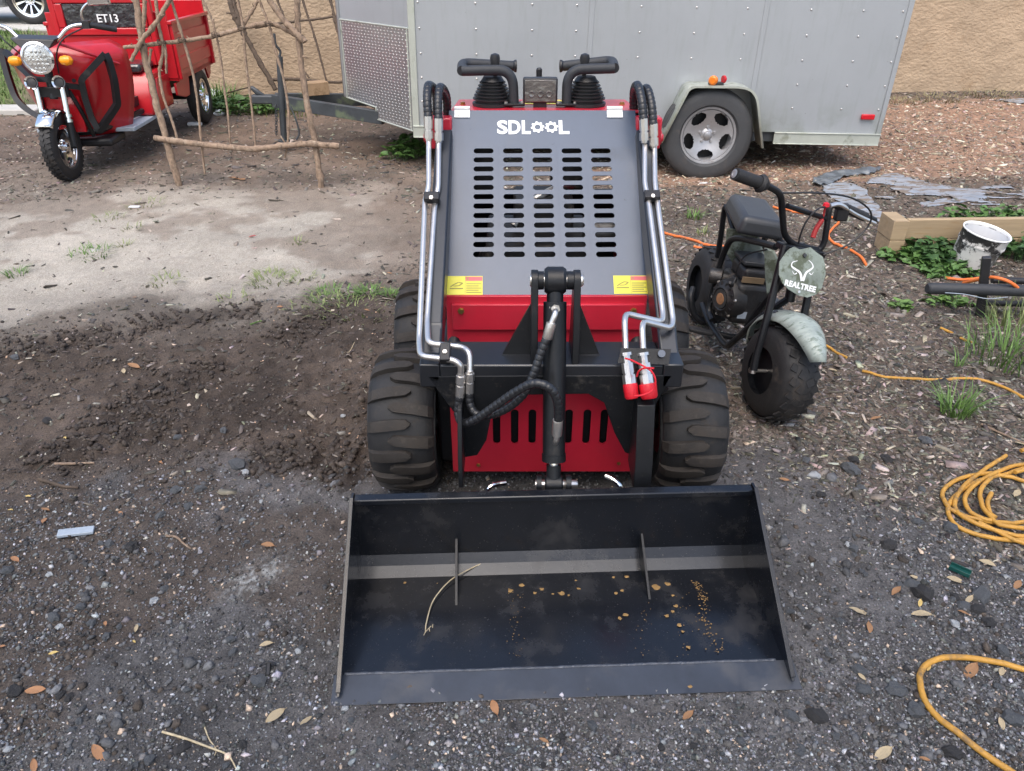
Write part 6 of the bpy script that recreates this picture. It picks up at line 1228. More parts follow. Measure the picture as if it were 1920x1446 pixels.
    loops = [[(1960, 862), (1905, 888), (1840, 905), (1795, 930), (1775, 960), (1788, 990), (1830, 1008), (1890, 1018), (1980, 1016)],
             [(1990, 930), (1930, 914), (1880, 898), (1830, 896), (1785, 910), (1764, 932), (1775, 958), (1810, 975), (1860, 986), (1920, 986), (1990, 975)],
             [(1882, 864), (1850, 884), (1812, 912), (1790, 940), (1788, 962), (1805, 980), (1840, 996), (1900, 1012), (1990, 1018)],
             [(1970, 855), (1930, 875), (1880, 888), (1830, 915), (1806, 940), (1810, 965), (1838, 982), (1868, 986)],
             [(1853, 909), (1836, 926), (1834, 948), (1842, 968), (1856, 982), (1880, 998), (1990, 1004)], [(1856, 932), (1848, 950), (1852, 970), (1866, 980)], [(1830, 990), (1870, 1008), (1905, 1024), (1990, 1050)], [(1990, 842), (1925, 852), (1905, 858)], [(1990, 880), (1920, 892), (1890, 900)]]
    for pts in loops:
        q = ground_path(pts, 0.0075, lift=0.0028 * k); k += 1
        if k > 5: 
            for p in q: p.z -= 0.009
        obj('hose_loop', MB().tube(q, 0.0068, 10), 'hose_yellow', yc, world=True, smooth=60)
    q = ground_path([(2060, 1300), (1990, 1275), (1920, 1262), (1860, 1245), (1800, 1238), (1750, 1244), (1726, 1262), (1722, 1290), (1738, 1330), (1775, 1368), (1820, 1402), (1870, 1436), (1950, 1490), (2040, 1540)], 0.0072)
    single('air_hose', MB().tube(q, 0.0072, 12), 'hose_yellow', 'single amber hose loop bending across the bottom right corner', 'hose')
    yw = root('garden_hose', 'thin yellow hose half buried in mulch behind the grass tuft', 'hose', G(1720, 715))
    for pts in ([(1616, 699), (1650, 709), (1690, 715), (1740, 716), (1800, 714), (1840, 716), (1880, 729), (1925, 752), (1990, 790)], [(1548, 653), (1565, 664), (1586, 676)], [(1762, 618), (1778, 624), (1790, 630)], [(1800, 636), (1816, 644), (1834, 652)]):
        obj('hose_run', MB().tube(ground_path(pts, 0.005, -0.002, 0.03), 0.0058, 8), 'hose_yellow', yw, world=True)
build_garden()

# ------------------------------------------------------------------ wrinkled plastic sheet
def build_sheets():
    rng = np.random.default_rng(4)
    for k, (pts, mat, lab, hgt) in enumerate([([(1518, 338), (1560, 322), (1640, 314), (1668, 318), (1640, 328), (1580, 340), (1540, 352), (1520, 350)], 'sheet_dark', 'dark folded strip of plastic sheeting on the mulch behind the mini bike', 0.05),
                             ([(1600, 345), (1680, 328), (1760, 345), (1840, 352), (1960, 350), (2100, 360), (2100, 395), (1920, 398), (1840, 385), (1780, 392), (1700, 372), (1640, 372)], 'sheet_plastic', 'wide torn grey plastic sheet lying crumpled on the mulch', 0.022),
                             ([(1560, 345), (1620, 352), (1660, 380), (1690, 400), (1665, 430), (1640, 410), (1600, 395), (1545, 362)], 'sheet_plastic', 'narrow grey plastic strip beside the timber bed corner', 0.018),
                             ([(1735, 382), (1800, 376), (1790, 388), (1740, 394)], 'sheet_plastic', 'small grey plastic scrap in front of the wide sheet', 0.02),
                             ([(1850, 188), (1960, 184), (2050, 186), (2050, 194), (1900, 196)], 'sheet_plastic', 'grey plastic scrap at the foot of the stucco wall', 0.02)]):
        poly = [G(*p)[:2] for p in pts]; A = np.array(poly); n = 90; x = np.linspace(A[:, 0].min(), A[:, 0].max(), n); y = np.linspace(A[:, 1].min(), A[:, 1].max(), 60); X, Y = np.meshgrid(x, y, indexing='ij'); xf, yf = X.ravel(), Y.ravel()
        wob = (fbm(xf, yf, 2.5, 2, 300 + k) - 0.5) * 0.3; ins = inside(xf + wob, yf + (fbm(xf, yf, 2.5, 2, 330 + k) - 0.5) * 0.3, poly)
        if k == 1: ins &= fbm(xf * 0.6, yf * 1.8, 2.6, 3, 350) > 0.37
        z = hbase(xf, yf) + 0.004 + np.abs(fbm(xf * 0.55 + 0.6 * yf, yf - xf * 0.25, 6.5, 3, 310 + k) - 0.5) * 1.0 * hgt + 0.7 * hgt * np.abs(fbm(xf + 0.5 * yf, yf * 1.2, 10, 3, 312 + k) - 0.5) * 2
        V = np.stack([xf, yf, z], 1); ny = 60; i = (np.arange(n - 1)[:, None] * ny + np.arange(ny - 1)[None]).ravel(); F = np.stack([i, i + ny, i + ny + 1, i + 1], 1); F = F[ins[F].all(1)]
        if len(F) == 0: continue
        us, inv = np.unique(F, return_inverse=True); V = V[us]; F = inv.reshape(F.shape); org = V.mean(0); org[2] = V[:, 2].min()
        o = raw_mesh('plastic_sheet', V - org, F, mat, None, True); o.location = org; o.modifiers.new('t', 'SOLIDIFY').thickness = 0.0005; tag(o, lab, 'plastic sheet')
build_sheets()

# ------------------------------------------------------------------ grass and weeds
def blade(mb, p, L_, ang, lean, w, curl=0.7):
    d = Vector((math.cos(ang), math.sin(ang), 0)); s = Vector((-d.y, d.x, 0)); n = 4; vs_ = []
    for i in range(n + 1):
        t = i / n; q = p + d * (L_ * lean * t ** 1.4) + Vector((0, 0, L_ * (t - curl * lean * t * t * 0.75))); ww = w * (1 - t ** 1.5) + 0.0003; vs_ += [q - s * ww, q + s * ww]
    mb.add(vs_, [(2 * i, 2 * i + 1, 2 * i + 3, 2 * i + 2) for i in range(n)])
def tuft(px, py, r, n, L_, mat, label, w=0.003, flat=False, group=None, cat='grass tuft', name='grass_tuft'):
    c = GG(px, py); rng = random.Random(px * 7 + py); mb = MB()
    for k in range(n):
        a, rr = rng.uniform(0, 6.28), r * math.sqrt(rng.random()); p = c + Vector((rr * math.cos(a), rr * math.sin(a), -0.004)); 
        blade(mb, p, L_ * rng.uniform(0.5, 1.15), a + rng.gauss(0, 0.7), rng.uniform(0.15, 0.95) if not flat else rng.uniform(0.6, 1.1), w * rng.uniform(0.7, 1.2))
    o = single(name, mb, mat, label, cat, group, smooth=0, origin=(c.x, c.y, c.z)); return o
def leafy(px, py, rx, ry, n, size, mat, label, hmax=0.10, name='leafy_weed', cat='weed', group=None, kind=None, Y=None):
    c = GG(px, py) if Y is None else P(px, py, Y); rng = random.Random(px * 3 + py); mb = MB()
    for k in range(n):
        a = rng.uniform(0, 6.28); q = math.sqrt(rng.random()); p = c + Vector((rx * q * math.cos(a), ry * q * math.sin(a), 0)); hh = hmax * rng.uniform(0.25, 1) * (1 - 0.5 * q); base = p.copy(); p.z += hh
        mb.tube([base + Vector((rng.uniform(-.01, .01), rng.uniform(-.01, .01), -0.005)), p], 0.0012, 4, cap=False)
        t = rng.uniform(0, 6.28); d = Vector((math.cos(t), math.sin(t), rng.uniform(-0.35, 0.5))).normalized(); s = d.cross(Vector((rng.gauss(0, .3), rng.gauss(0, .3), 1))).normalized(); u = s.cross(d); L_ = size * rng.uniform(0.6, 1.3); W_ = L_ * 0.36
        mb.add([p, p + d * L_ * 0.35 + s * W_ + u * 0.1 * L_, p + d * L_ * 0.35 - u * 0.04 * L_, p + d * L_ * 0.35 - s * W_ + u * 0.1 * L_, p + d * L_ * 0.75 + s * W_ * 0.6 + u * 0.06 * L_, p + d * L_ * 0.75 - u * 0.04 * L_, p + d * L_ * 0.75 - s * W_ * 0.6 + u * 0.06 * L_, p + d * L_ - u * 0.12 * L_], [(0, 2, 1), (0, 3, 2), (1, 2, 5, 4), (2, 3, 6, 5), (4, 5, 7), (5, 6, 7)])
    return single(name, mb, mat, label, cat, group, smooth=0, origin=(c.x, c.y, c.z))
def build_plants():
    tuft(1792, 778, 0.05, 90, 0.15, 'grass', 'bushy green grass clump on the mulch above the coiled hose', w=0.0028)
    tuft(1796, 690, 0.012, 14, 0.10, 'grass', 'slender upright grass sprig just behind the bushy clump', w=0.0022)
    tuft(1885, 675, 0.16, 150, 0.20, 'grass', 'tall tangled grass at the right edge below the pipe rail', w=0.0026)
    tuft(1905, 610, 0.14, 110, 0.20, 'grass_pale', 'pale dry-tipped grass under the black pipe rail', w=0.0026)
    leafy(1690, 576, 0.05, 0.045, 46, 0.035, 'grass', 'tiny green weed alone on the mulch below the white pail', 0.03)
    leafy(1780, 570, 0.12, 0.06, 70, 0.040, 'grass', 'light green weed sprouting under the padded pipe', 0.05)
    leafy(1700, 484, 0.16, 0.10, 170, 0.050, 'leaf_green', 'low bright green vine at the timber corner', 0.06)
    leafy(1752, 486, 0.16, 0.16, 220, 0.062, 'leaf_dark', 'dark leafy vine patch left of the white pail', 0.12)
    leafy(1772, 512, 0.14, 0.10, 130, 0.050, 'leaf_green', 'bright weed fringe in front of the white pail', 0.06)
    leafy(1905, 470, 0.20, 0.22, 260, 0.060, 'leaf_dark', 'dark leafy vine patch right of the white pail', 0.16)
    leafy(1860, 420, 0.34, 0.05, 150, 0.055, 'leaf_green', 'green vine creeping along the timber board', 0.14)
    tuft(1302, 408, 0.05, 40, 0.09, 'grass', 'short green tuft between the loader and the mini bike seat', w=0.003)
    tuft(1318, 438, 0.04, 26, 0.07, 'grass_pale', 'small pale tuft beside the orange cord', w=0.003)
    G1 = 'grass patches in the dirt'
    for i, (px, py, r, n, L_) in enumerate([(170, 478, 0.13, 80, 0.06), (32, 516, 0.05, 40, 0.06), (205, 409, 0.10, 40, 0.05), (232, 462, 0.04, 22, 0.05), (505, 523, 0.12, 90, 0.06), (560, 520, 0.09, 40, 0.05), (628, 552, 0.13, 120, 0.06), (692, 549, 0.05, 80, 0.07), (735, 552, 0.04, 50, 0.06), (600, 570, 0.16, 90, 0.05), (660, 580, 0.2, 90, 0.04), (310, 525, 0.09, 40, 0.05), (560, 455, 0.05, 26, 0.05), (270, 385, 0.14, 40, 0.05), (250, 430, 0.07, 20, 0.05), (440, 560, 0.08, 30, 0.05)]):
        tuft(px, py, r, n, L_, 'grass' if i in (0, 1, 6, 7, 8) else 'grass_pale', 'thin low grass patch on the bare ground left of the loader', w=0.0028, flat=True, group=G1)
    for i, (px, py) in enumerate([(1085, 820), (395, 872), (1180, 990)]): pass
    # plants along the wall
    leafy(455, 208, 0.55, 0.30, 420, 0.075, 'leaf_green', 'low green weeds at the wall foot under the trailer tongue', 0.16)
    tuft(412, 196, 0.20, 200, 0.30, 'grass', 'tall grass clump at the wall beside the rear tricycle wheel', w=0.006)
    leafy(760, 290, 0.16, 0.25, 130, 0.075, 'leaf_green', 'straggly green weed at the shaded front corner of the trailer', 0.18)
    tuft(560, 205, 0.5, 160, 0.12, 'grass_pale', 'sparse pale grass in front of the wall behind the tongue jack', w=0.005)
    for i, (px, py, r, n) in enumerate([(1690, 190, 0.25, 120), (1760, 186, 0.3, 140), (1860, 180, 0.35, 160)]):
        tuft(px, py, r, n, 0.07, 'straw_dull', 'dry grass fringe along the wall foot right of the trailer', w=0.005, group='dry fringe at the wall')
    # lawn on the verge
    rng = RNG; n = 26000; x = rng.uniform(-9.5, -3.7, n); y = rng.uniform(7.2, 11.5, n); k = zone(x, y, Z_GRASS, s=6, soft=0.2) > rng.uniform(0.2, 1, n); x, y = x[k], y[k]; n = len(x); z = hground(x, y)
    a = rng.uniform(0, 6.28, n); L_ = rng.uniform(0.03, 0.09, n); w = 0.006; dx, dy = np.cos(a), np.sin(a); V = np.stack([np.stack([x - dy * w, y + dx * w, z], 1), np.stack([x + dy * w, y - dx * w, z], 1), np.stack([x + dx * L_ * 0.6, y + dy * L_ * 0.6, z + L_], 1)], 1)
    b = rng.uniform(0.6, 1.3, n)[:, None] * np.array([[0.11, 0.18, 0.045]]); o = raw_mesh('lawn', V.reshape(-1, 3), np.arange(n * 3).reshape(-1, 3), 'chip_mat', np.repeat(b, 3, 0)); tag(o, 'patchy green lawn on the verge behind the tricycle', None, None, 'stuff')
build_plants()

# ------------------------------------------------------------------ leaves, stones, sticks, litter
def leaf_mesh(L_, W_, curl, seed):
    rng = random.Random(seed); mb = MB(); n = 6
    for i in range(n + 1):
        t = i / n; w_ = W_ * math.sin(math.pi * min(1, t * 0.97 + 0.03)) ** 0.75; z = curl * L_ * math.sin(math.pi * t) ; 
        for u in (-1, 0, 1): mb.v.append(((t - 0.5) * L_, u * w_ / 2, z + 0.12 * W_ * abs(u) + rng.uniform(-.02, .02) * L_))
    mb.f = [(i * 3 + j, i * 3 + j + 1, i * 3 + j + 4, i * 3 + j + 3) for i in range(n) for j in range(2)]
    mb.tube([(L_ * 0.48, 0, 0), (L_ * 0.62, 0, 0.02 * L_)], L_ * 0.012, 5); return mb
LM = {}
def leaf(px, py, Lpx, deg, mat, label, group):
    c = GG(px, py); d = (c - CAMP).length; Lm = Lpx * d / FPX * 1.05; k = (mat, len(LM) % 3) if len(LM) < 12 else (mat, random.randrange(3))
    if k not in LM: LM[k] = mesh_of('fallen_leaf', leaf_mesh(1.0, random.uniform(0.36, 0.5), random.uniform(0.02, 0.12), len(LM)), mat, 60)
    o = bpy.data.objects.new('fallen_leaf', LM[k]); COL.objects.link(o); o.scale = (Lm,) * 3; o.location = c + Vector((0, 0, 0.006)); o.rotation_euler = (random.uniform(-.25, .25), random.uniform(-.25, .25), R(-deg)); tag(o, label, 'leaf', group)
def build_litter():
    G_ = 'fallen leaves scattered on the ground'
    O, B_, T_, Y_ = 'leaf_orange', 'leaf_brown', 'leaf_tan', 'leaf_yellow'
    lab = {O: 'orange brown dry leaf fallen on the dark ground', B_: 'dull brown dry leaf fallen on the dark ground', T_: 'pale tan dry leaf fallen on the dark ground', Y_: 'yellowish dry leaf fallen on the dark ground'}
    special = {(517, 1345): 'large pale tan leaf on the gravel left of the bucket corner', (928, 1330): 'orange leaf on the gravel just below the bucket lip', (1290, 1342): 'brown leaf on the gravel below the right half of the bucket lip', (185, 1413): 'long orange leaf near the bottom left of the gravel'}
    for (px, py, L_, deg, m) in [(84, 980, 18, 70, O), (87, 960, 16, 20, B_), (30, 1053, 18, 30, O), (68, 1297, 28, -10, O), (185, 1413, 34, 40, O), (64, 1438, 22, 60, O), (5, 1215, 12, 0, O), (102, 1229, 14, -10, Y_), (199, 1173, 11, 60, O), (256, 1180, 15, 80, T_), (253, 1207, 9, 40, Y_), (228, 967, 12, 40, O), (500, 1210, 22, -10, T_), (517, 1345, 34, -50, T_), (575, 1354, 24, -55, T_), (503, 1024, 28, 20, B_), (252, 690, 24, 20, B_), (233, 699, 14, 60, T_), (122, 823, 12, 70, Y_), (302, 868, 10, 40, O), (525, 576, 10, 0, O), (717, 539, 8, 0, O), (730, 512, 10, 10, B_), (688, 581, 10, 10, B_), (252, 556, 7, 0, O), (474, 446, 12, 0, 'red_strap'), (55, 936, 12, 20, Y_), (22, 963, 10, 10, Y_), (928, 1330, 30, 70, O), (1290, 1342, 26, -40, B_), (1850, 1060, 24, 20, T_), (1790, 1090, 26, 10, T_), (1714, 1087, 16, 10, T_), (1724, 1135, 16, -60, Y_), (1679, 1112, 26, -40, B_), (1816, 1128, 22, -40, T_), (1727, 1157, 30, 5, T_), (1805, 1153, 16, 50, B_), (1628, 1180, 26, -70, B_), (1612, 1150, 34, 20, T_), (1906, 1100, 24, -40, B_), (1877, 1262, 18, -50, T_), (1876, 1360, 18, -80, T_), (1820, 1260, 36, -40, B_), (1740, 1256, 14, -50, Y_), (1655, 1416, 34, -25, T_), (1732, 1428, 14, 30, B_), (1615, 1272, 14, 60, T_), (1912, 838, 16, 20, T_), (1905, 930, 20, -40, T_), (1640, 790, 20, -20, B_), (1560, 700, 14, 20, T_), (1620, 690, 12, 40, T_), (440, 338, 22, 10, B_), (455, 340, 16, 30, B_), (1325, 745, 14, 30, T_), (1020, 1390, 16, 20, B_), (430, 870, 10, 30, 'grass'), (1470, 905, 16, 20, B_)]:
        if m in lab: leaf(px, py, L_, deg, m, special.get((px, py), lab[m]), None if (px, py) in special else G_)
        elif m == 'red_strap': leaf(px, py, L_, deg, m, 'small red leaf scrap on the pale sand', None)
    # chunks of asphalt and stone
    rng = random.Random(9); shapes = []
    for k in range(6):
        bm = bmesh.new(); bmesh.ops.create_icosphere(bm, subdivisions=2, radius=1)
        for v in bm.verts:
            n_ = v.co.normalized(); f = 1 + 0.22 * math.sin(n_.x * 4 + k) * math.cos(n_.y * 5 + 2 * k) + rng.uniform(-0.19, 0.19); v.co = n_ * f; v.co.z *= 0.5; v.co.y *= 0.75
        mb = MB(); mb.add([v.co[:] for v in bm.verts], [tuple(q.index for q in f.verts) for f in bm.faces]); bm.free(); shapes.append(mb)
    RM = {}
    def rock(px, py, wpx, m, label, group):
        c = GG(px, py); s_ = wpx * (c - CAMP).length / FPX / 2 * 0.85; k = (rng.randrange(6), m)
        if k not in RM: b = MB(); b.v = list(shapes[k[0]].v); b.f = list(shapes[k[0]].f); RM[k] = mesh_of('stone', b, m, 25)
        o = bpy.data.objects.new('stone', RM[k]); COL.objects.link(o); o.scale = (s_,) * 3; o.location = c + Vector((0, 0, s_ * 0.18)); o.rotation_euler = (rng.uniform(-.3, .3), rng.uniform(-.3, .3), rng.uniform(0, 6.3)); tag(o, label, 'stone', group)
    rock(445, 872, 40, 'rock_grey', 'largest blue grey stone alone in the dark soil left of the loader', None); rock(458, 884, 18, 'rock_pale', 'pale chip touching the large blue grey stone', None)
    gl = {'rock_grey': 'grey speckled asphalt chunk lying loose in the gravel', 'rock_dark': 'dark blackish asphalt lump lying loose in the gravel', 'rock_pale': 'pale whitish stone lying loose in the gravel'}
    for (px, py, wd, m) in [(248, 1028, 34, 'rock_dark'), (205, 1022, 22, 'rock_grey'), (190, 1020, 14, 'rock_grey'), (300, 970, 24, 'rock_grey'), (290, 1125, 22, 'rock_pale'), (310, 1105, 20, 'rock_grey'), (315, 1080, 18, 'rock_dark'), (152, 1138, 22, 'rock_grey'), (100, 1160, 26, 'rock_grey'), (170, 1170, 22, 'rock_grey'), (112, 1176, 16, 'rock_pale'), (432, 1200, 22, 'rock_grey'), (436, 1225, 22, 'rock_grey'), (484, 1280, 36, 'rock_grey'), (30, 1298, 34, 'rock_dark'), (130, 1310, 18, 'rock_dark'), (200, 1195, 20, 'rock_grey'), (15, 1070, 26, 'rock_grey'), (353, 950, 24, 'rock_grey'), (490, 940, 12, 'rock_pale'), (375, 918, 26, 'rock_grey'), (330, 920, 26, 'rock_grey'), (187, 1350, 14, 'rock_pale'), (345, 1405, 26, 'rock_dark'), (280, 1425, 24, 'rock_grey'), (420, 808, 18, 'rock_grey'), (335, 822, 20, 'rock_grey'), (480, 786, 12, 'rock_dark'), (30, 676, 18, 'rock_grey'), (643, 785, 14, 'rock_pale'), (90, 790, 20, 'rock_dark'),
                           (1735, 830, 30, 'rock_grey'), (1660, 865, 26, 'rock_dark'), (1640, 880, 18, 'rock_grey'), (1600, 865, 26, 'rock_dark'), (1595, 885, 40, 'rock_grey'), (1525, 895, 26, 'rock_pale'), (1510, 866, 22, 'rock_grey'), (1728, 920, 18, 'rock_grey'), (1614, 915, 20, 'rock_grey'), (1720, 978, 22, 'rock_grey'), (1780, 992, 34, 'rock_grey'), (1665, 1025, 34, 'rock_dark'), (1600, 1030, 26, 'rock_grey'), (1590, 1025, 18, 'rock_pale'), (1710, 1100, 34, 'rock_grey'), (1725, 1115, 46, 'rock_dark'), (1837, 1118, 40, 'rock_grey'), (1805, 1138, 26, 'rock_grey'), (1832, 1145, 30, 'rock_dark'), (1855, 1168, 32, 'rock_dark'), (1790, 1122, 24, 'rock_dark'), (1612, 1258, 30, 'rock_grey'), (1680, 1300, 40, 'rock_grey'), (1715, 1335, 40, 'rock_grey'), (1530, 1345, 46, 'rock_dark'), (1482, 1345, 30, 'rock_grey'), (1500, 1410, 20, 'rock_grey'), (1785, 1415, 34, 'rock_dark'), (1790, 1170, 22, 'rock_pale'), (1620, 1295, 30, 'rock_grey'), (1480, 1150, 22, 'rock_grey'), (1502, 1142, 18, 'rock_grey'), (1575, 1165, 20, 'rock_grey'), (1900, 1350, 40, 'rock_grey'), (1880, 1225, 26, 'rock_grey'), (1540, 930, 22, 'rock_dark'), (1470, 1015, 20, 'rock_grey'), (1700, 1255, 22, 'rock_dark'), (960, 1410, 20, 'rock_grey'), (1110, 1360, 26, 'rock_grey'), (740, 1420, 18, 'rock_grey'), (1240, 1400, 20, 'rock_dark'), (1390, 1390, 22, 'rock_grey')]:
        rock(px, py, wd, m, gl[m], {'rock_grey': 'grey asphalt chunks', 'rock_dark': 'dark asphalt lumps', 'rock_pale': 'pale stones'}[m])
    rocks = 0
    while rocks < 100:
        px, py = rng.uniform(0, 1920), rng.uniform(900, 1440)
        if 600 < px < 1510 and py < 1320: continue
        if px > 1400 and py < 900 + (px - 1400) * 0.35: continue
        m = rng.choice(['rock_grey', 'rock_dark', 'rock_dark', 'rock_grey', 'rock_pale' if rng.random() < 0.3 else 'rock_grey']); rock(px, py, rng.uniform(8, 16) * (1.2 if py > 1200 else 1), m, gl[m], {'rock_grey': 'grey asphalt chunks', 'rock_dark': 'dark asphalt lumps', 'rock_pale': 'pale stones'}[m]); rocks += 1
    # odd bits
    c = GG(145, 1004); mb = MB(); mb.box((0, 0, 0.008), (0.095, 0.030, 0.010), Matrix.Rotation(R(18), 3, 'Z') @ Matrix.Rotation(R(6), 3, 'Y')); o = obj('board_scrap', mb, 'board_grey', bevel=0.002); o.location = c; tag(o, 'flat bluish grey board scrap lying on the gravel at left', 'scrap')
    c = GG(1797, 1076); mb = MB(); M = Matrix.Rotation(R(-42), 3, 'Z'); mb.box((0, 0, 0.003), (0.052, 0.022, 0.004), M); 
    for dy in (-0.011, 0.011): mb.box(M @ Vector((0, dy, 0.009)), (0.052, 0.002, 0.010), M)
    o = obj('plastic_clip', mb, 'green_plastic', bevel=0.0008); o.location = c + Vector((0, 0, 0.004)); tag(o, 'small dark green plastic channel piece on the gravel', 'plastic piece')
    c = GG(504, 1255); mb = MB().tube([Vector((0.018 * math.cos(t), 0.01 * math.sin(t), 0.012)) for t in np.linspace(0, 3.3, 8)], 0.003, 6); mb.tube([(0, 0.005, 0.012), (0.004, -0.02, 0.003)], 0.006, 6); o = obj('plastic_clip', mb, 'black_plastic'); o.location = c; tag(o, 'small black plastic hook on the gravel left of the bucket', 'plastic piece')
    def gstick(pts, r, mat, name, label, cat, lift=0.0):
        q = catmull([GG(*p) for p in pts], 6)
        for i, p in enumerate(q): p.z += r + lift
        n_ = len(q); single(name, MB().tube(q, [r * (1 - 0.5 * i / n_) for i in range(n_)], 7), mat, label, cat)
    gstick([(313, 1009), (332, 1012), (345, 1021), (358, 1031)], 0.004, 'branch', 'stick', 'short crooked grey stick on the gravel left of the bucket', 'stick')
    gstick([(305, 1374), (350, 1388), (395, 1402), (425, 1415), (436, 1428), (443, 1442)], 0.0028, 'straw', 'stick', 'long thin pale twig near the bottom edge at left', 'stick'); gstick([(383, 1362), (392, 1385), (404, 1402), (402, 1416)], 0.0018, 'straw', 'stick', 'fine side twig crossing the long pale twig', 'stick')
    gstick([(268, 1270), (280, 1290), (298, 1297), (330, 1290), (354, 1276)], 0.0022, 'black_plastic', 'wire', 'thin black curved wire on the gravel at left', 'wire')
    gstick([(104, 874), (140, 873), (178, 871)], 0.006, 'branch', 'stick', 'straight weathered stick on the dark soil at left', 'stick'); gstick([(75, 902), (95, 908), (120, 916), (148, 918)], 0.007, 'branch_dark', 'stick', 'dark forked stick below the straight weathered stick', 'stick')
    gstick([(645, 662), (655, 655), (665, 643)], 0.0022, 'straw', 'stick', 'thin curved straw on the dirt left of the rear loader tyre', 'stick'); gstick([(1838, 800), (1870, 815), (1930, 842)], 0.005, 'branch', 'stick', 'straight pale stick above the coiled yellow hose', 'stick', 0.003)
    gstick([(470, 610), (485, 602), (497, 600)], 0.004, 'grass', 'stick', 'short greenish stem on the tyre track', 'stick')
    # white litter by the rear wheel and paper scraps
    for (px, py, s_, lab_) in [(400, 186, 0.13, 'crumpled white plastic bag by the rear tricycle wheel'), (413, 216, 0.07, 'small crumpled white paper in front of the plastic bag')]:
        c = GG(px, py); rg = random.Random(px); bm = bmesh.new(); bmesh.ops.create_icosphere(bm, subdivisions=3, radius=1)
        for v in bm.verts: v.co = v.co.normalized() * (0.75 + 0.3 * math.sin(v.co.x * 5 + px) * math.sin(v.co.y * 6) + rg.uniform(-0.12, 0.12)); v.co.z *= 0.55
        mb = MB(); mb.add([v.co * s_ for v in bm.verts], [tuple(q.index for q in f.verts) for f in bm.faces]); bm.free(); o = obj('plastic_bag', mb, 'litter_white', smooth=20); o.location = c + Vector((0, 0, s_ * 0.3)); tag(o, lab_, 'litter')
    c = GG(366, 236); o = obj('paper_scrap', MB().lathe([(-0.07, 0.01), (-0.06, 0.02), (0.06, 0.02), (0.07, 0.01)], (0, 0, 0.02), (1, 0.1, 0), 12), 'litter_white'); o.location = c; tag(o, 'white rolled scrap just in front of the rear tricycle tyre', 'litter')
    c = GG(253, 391); mb = MB(); mb.box((0, 0, 0.006), (0.07, 0.03, 0.008)); o = obj('paper_scrap', mb, 'litter_white', bevel=0.003); o.location = c; tag(o, 'tiny white scrap on the pale sand', 'litter')
build_litter()

# ------------------------------------------------------------------ oak added out of view behind the camera to shade the foreground
def build_shade_oak():
    t = root('added_shade_oak', 'unseen spreading oak added behind the camera to shade the foreground gravel', 'tree', (-2.6, -4.8, 0))
    rng = random.Random(21); mb = MB(); mb.tube(catmull([(0, 0, -0.2), (0.1, 0.05, 1.2), (0.05, 0.2, 2.4), (0.3, 0.5, 3.6)]), [0.42 - 0.014 * i for i in range(19)], 14); obj('trunk', mb, 'branch_dark', t)
    for k in range(9):
        a = k * 0.70; mb = MB(); L_ = rng.uniform(2.5, 4.6); mb.tube(catmull([(0.1, 0.3, 2.6 + 0.12 * k), (0.1 + math.cos(a) * L_ * 0.4, 0.3 + math.sin(a) * L_ * 0.4, 3.6 + 0.1 * k), (math.cos(a) * L_, 0.3 + math.sin(a) * L_, 4.6 + rng.uniform(-.4, .6))]), [0.13 - 0.008 * i for i in range(13)], 8); obj('limb', mb, 'branch_dark', t)
    n = 1900; r = RNG; u = r.normal(0, 1, (n, 3)); u /= np.linalg.norm(u, axis=1)[:, None]; rad = r.uniform(0.35, 1, n) ** 0.6; c = u * rad[:, None] * np.array([[7.0, 5.2, 2.0]]) + np.array([[1.9, 0.6, 5.3]])
    k = fbm(c[:, 0] + 50, c[:, 1] + 50, 0.8, 3, 401) > 0.40; c = c[k]; n = len(c)
    a = r.normal(0, 1, (n, 3)); a /= np.linalg.norm(a, axis=1)[:, None]; b = np.cross(a, r.normal(0, 1, (n, 3))); b /= np.linalg.norm(b, axis=1)[:, None]; s_ = r.uniform(0.14, 0.30, n)[:, None]
    V = np.stack([c - a * s_, c + b * s_ * 0.6, c + a * s_, c - b * s_ * 0.6], 1).reshape(-1, 3); o = raw_mesh('crown', V, np.arange(n * 4).reshape(-1, 4), 'leaf_dark'); o.parent = t
build_shade_oak()

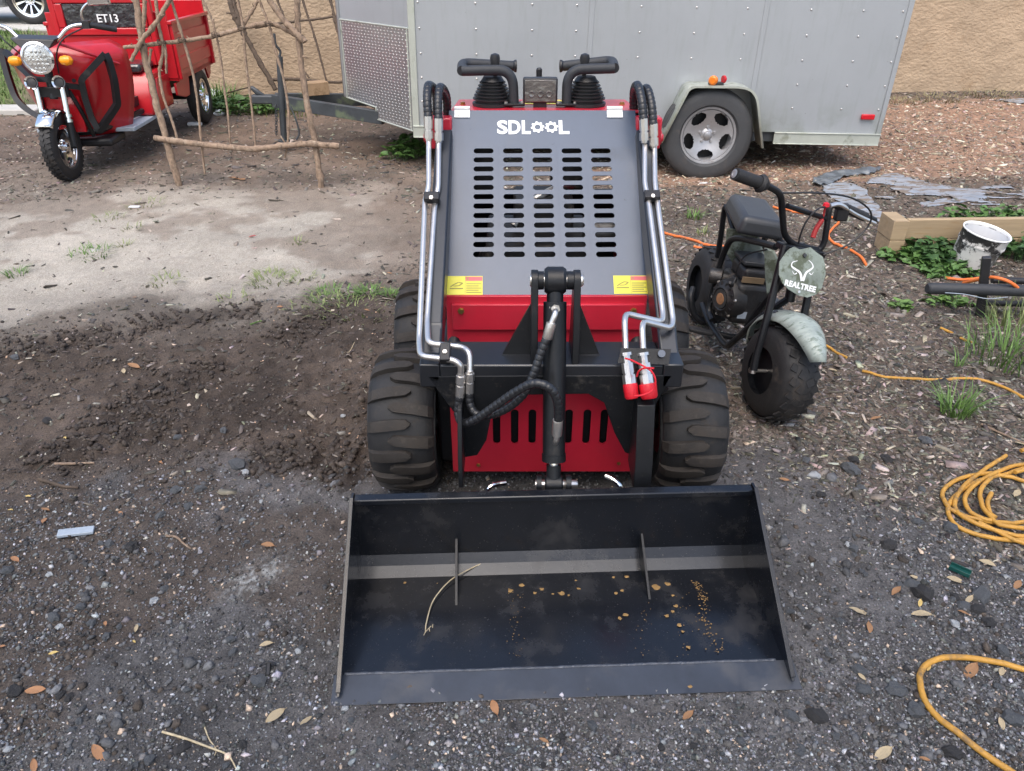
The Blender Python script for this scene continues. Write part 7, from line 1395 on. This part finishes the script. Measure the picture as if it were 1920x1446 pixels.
# ------------------------------------------------------------------ labels: tell alike small things apart by their place
ORD = ['first', 'second', 'third', 'fourth', 'fifth', 'sixth', 'seventh', 'eighth', 'ninth', 'tenth', 'eleventh', 'twelfth', 'thirteenth', 'fourteenth', 'fifteenth', 'sixteenth', 'seventeenth', 'eighteenth', 'nineteenth', 'twentieth']
def pix(o):
    v = Vector(o.location) - CAMP; z = v.y * cp - v.z * sp; return 960 + FPX * v.x / z, 723 - FPX * (v.y * sp + v.z * cp) / z
def region(x, y):
    if x < 640: h = 'left of the bucket' if y > 930 else 'left of the loader'
    elif x < 1500: h = 'below the bucket lip'
    else: h = 'right of the bucket' if y > 930 else 'right of the loader'
    if x < 640 and y > 1180: h = 'near the bottom left corner'
    if x > 1500 and y > 1200: h = 'around the single hose loop'
    if x > 1680 and 930 < y <= 1200: h = 'below the coiled hose'
    return h
def finish_labels():
    pools = {}
    for o in SC.objects:
        if o.parent is None and o.get('group'):
            x, y = pix(o); nm = o.name.split('.')[0]
            if nm == 'stone':
                sz = max(o.scale) * 2 * FPX / (Vector(o.location) - CAMP).length; col_ = {'grey asphalt chunks': 'grey chunks', 'dark asphalt lumps': 'dark lumps', 'pale stones': 'pale stones'}[o['group']]
                ph = ('%s %s' % ('bigger' if sz > 24 else 'middling' if sz > 15 else 'small', col_), region(x, y))
            elif nm == 'fallen_leaf': ph = ({'orange': 'orange leaves', 'dull': 'brown leaves', 'pale': 'tan leaves', 'yellowish': 'yellow leaves'}[o['label'].split()[0]], region(x, y))
            elif o['group'].startswith('grass'): ph = ('thin grass patches', 'on the pale sand' if y < 540 and x < 600 else 'by the rear loader tyre')
            else: ph = ('dry grass fringes', 'at the wall right of the trailer')
            pools.setdefault(ph, []).append((x, o))
    one = {'chunks': 'chunk', 'lumps': 'lump', 'stones': 'stone', 'leaves': 'leaf', 'patches': 'patch', 'fringes': 'fringe'}
    for (what, where), l in pools.items():
        l.sort(key=lambda t: t[0])
        for i, (x, o) in enumerate(l):
            w_ = what.split()
            if len(l) == 1: o['label'] = ' '.join(['the only'] + w_[:-1] + [one[w_[-1]], where])
            elif i < len(ORD): o['label'] = '%s from left of the %s %s' % (ORD[i], what, where)
            else: o['label'] = '%s at the right end of the row %s' % (what.rstrip('s'), where)
finish_labels()
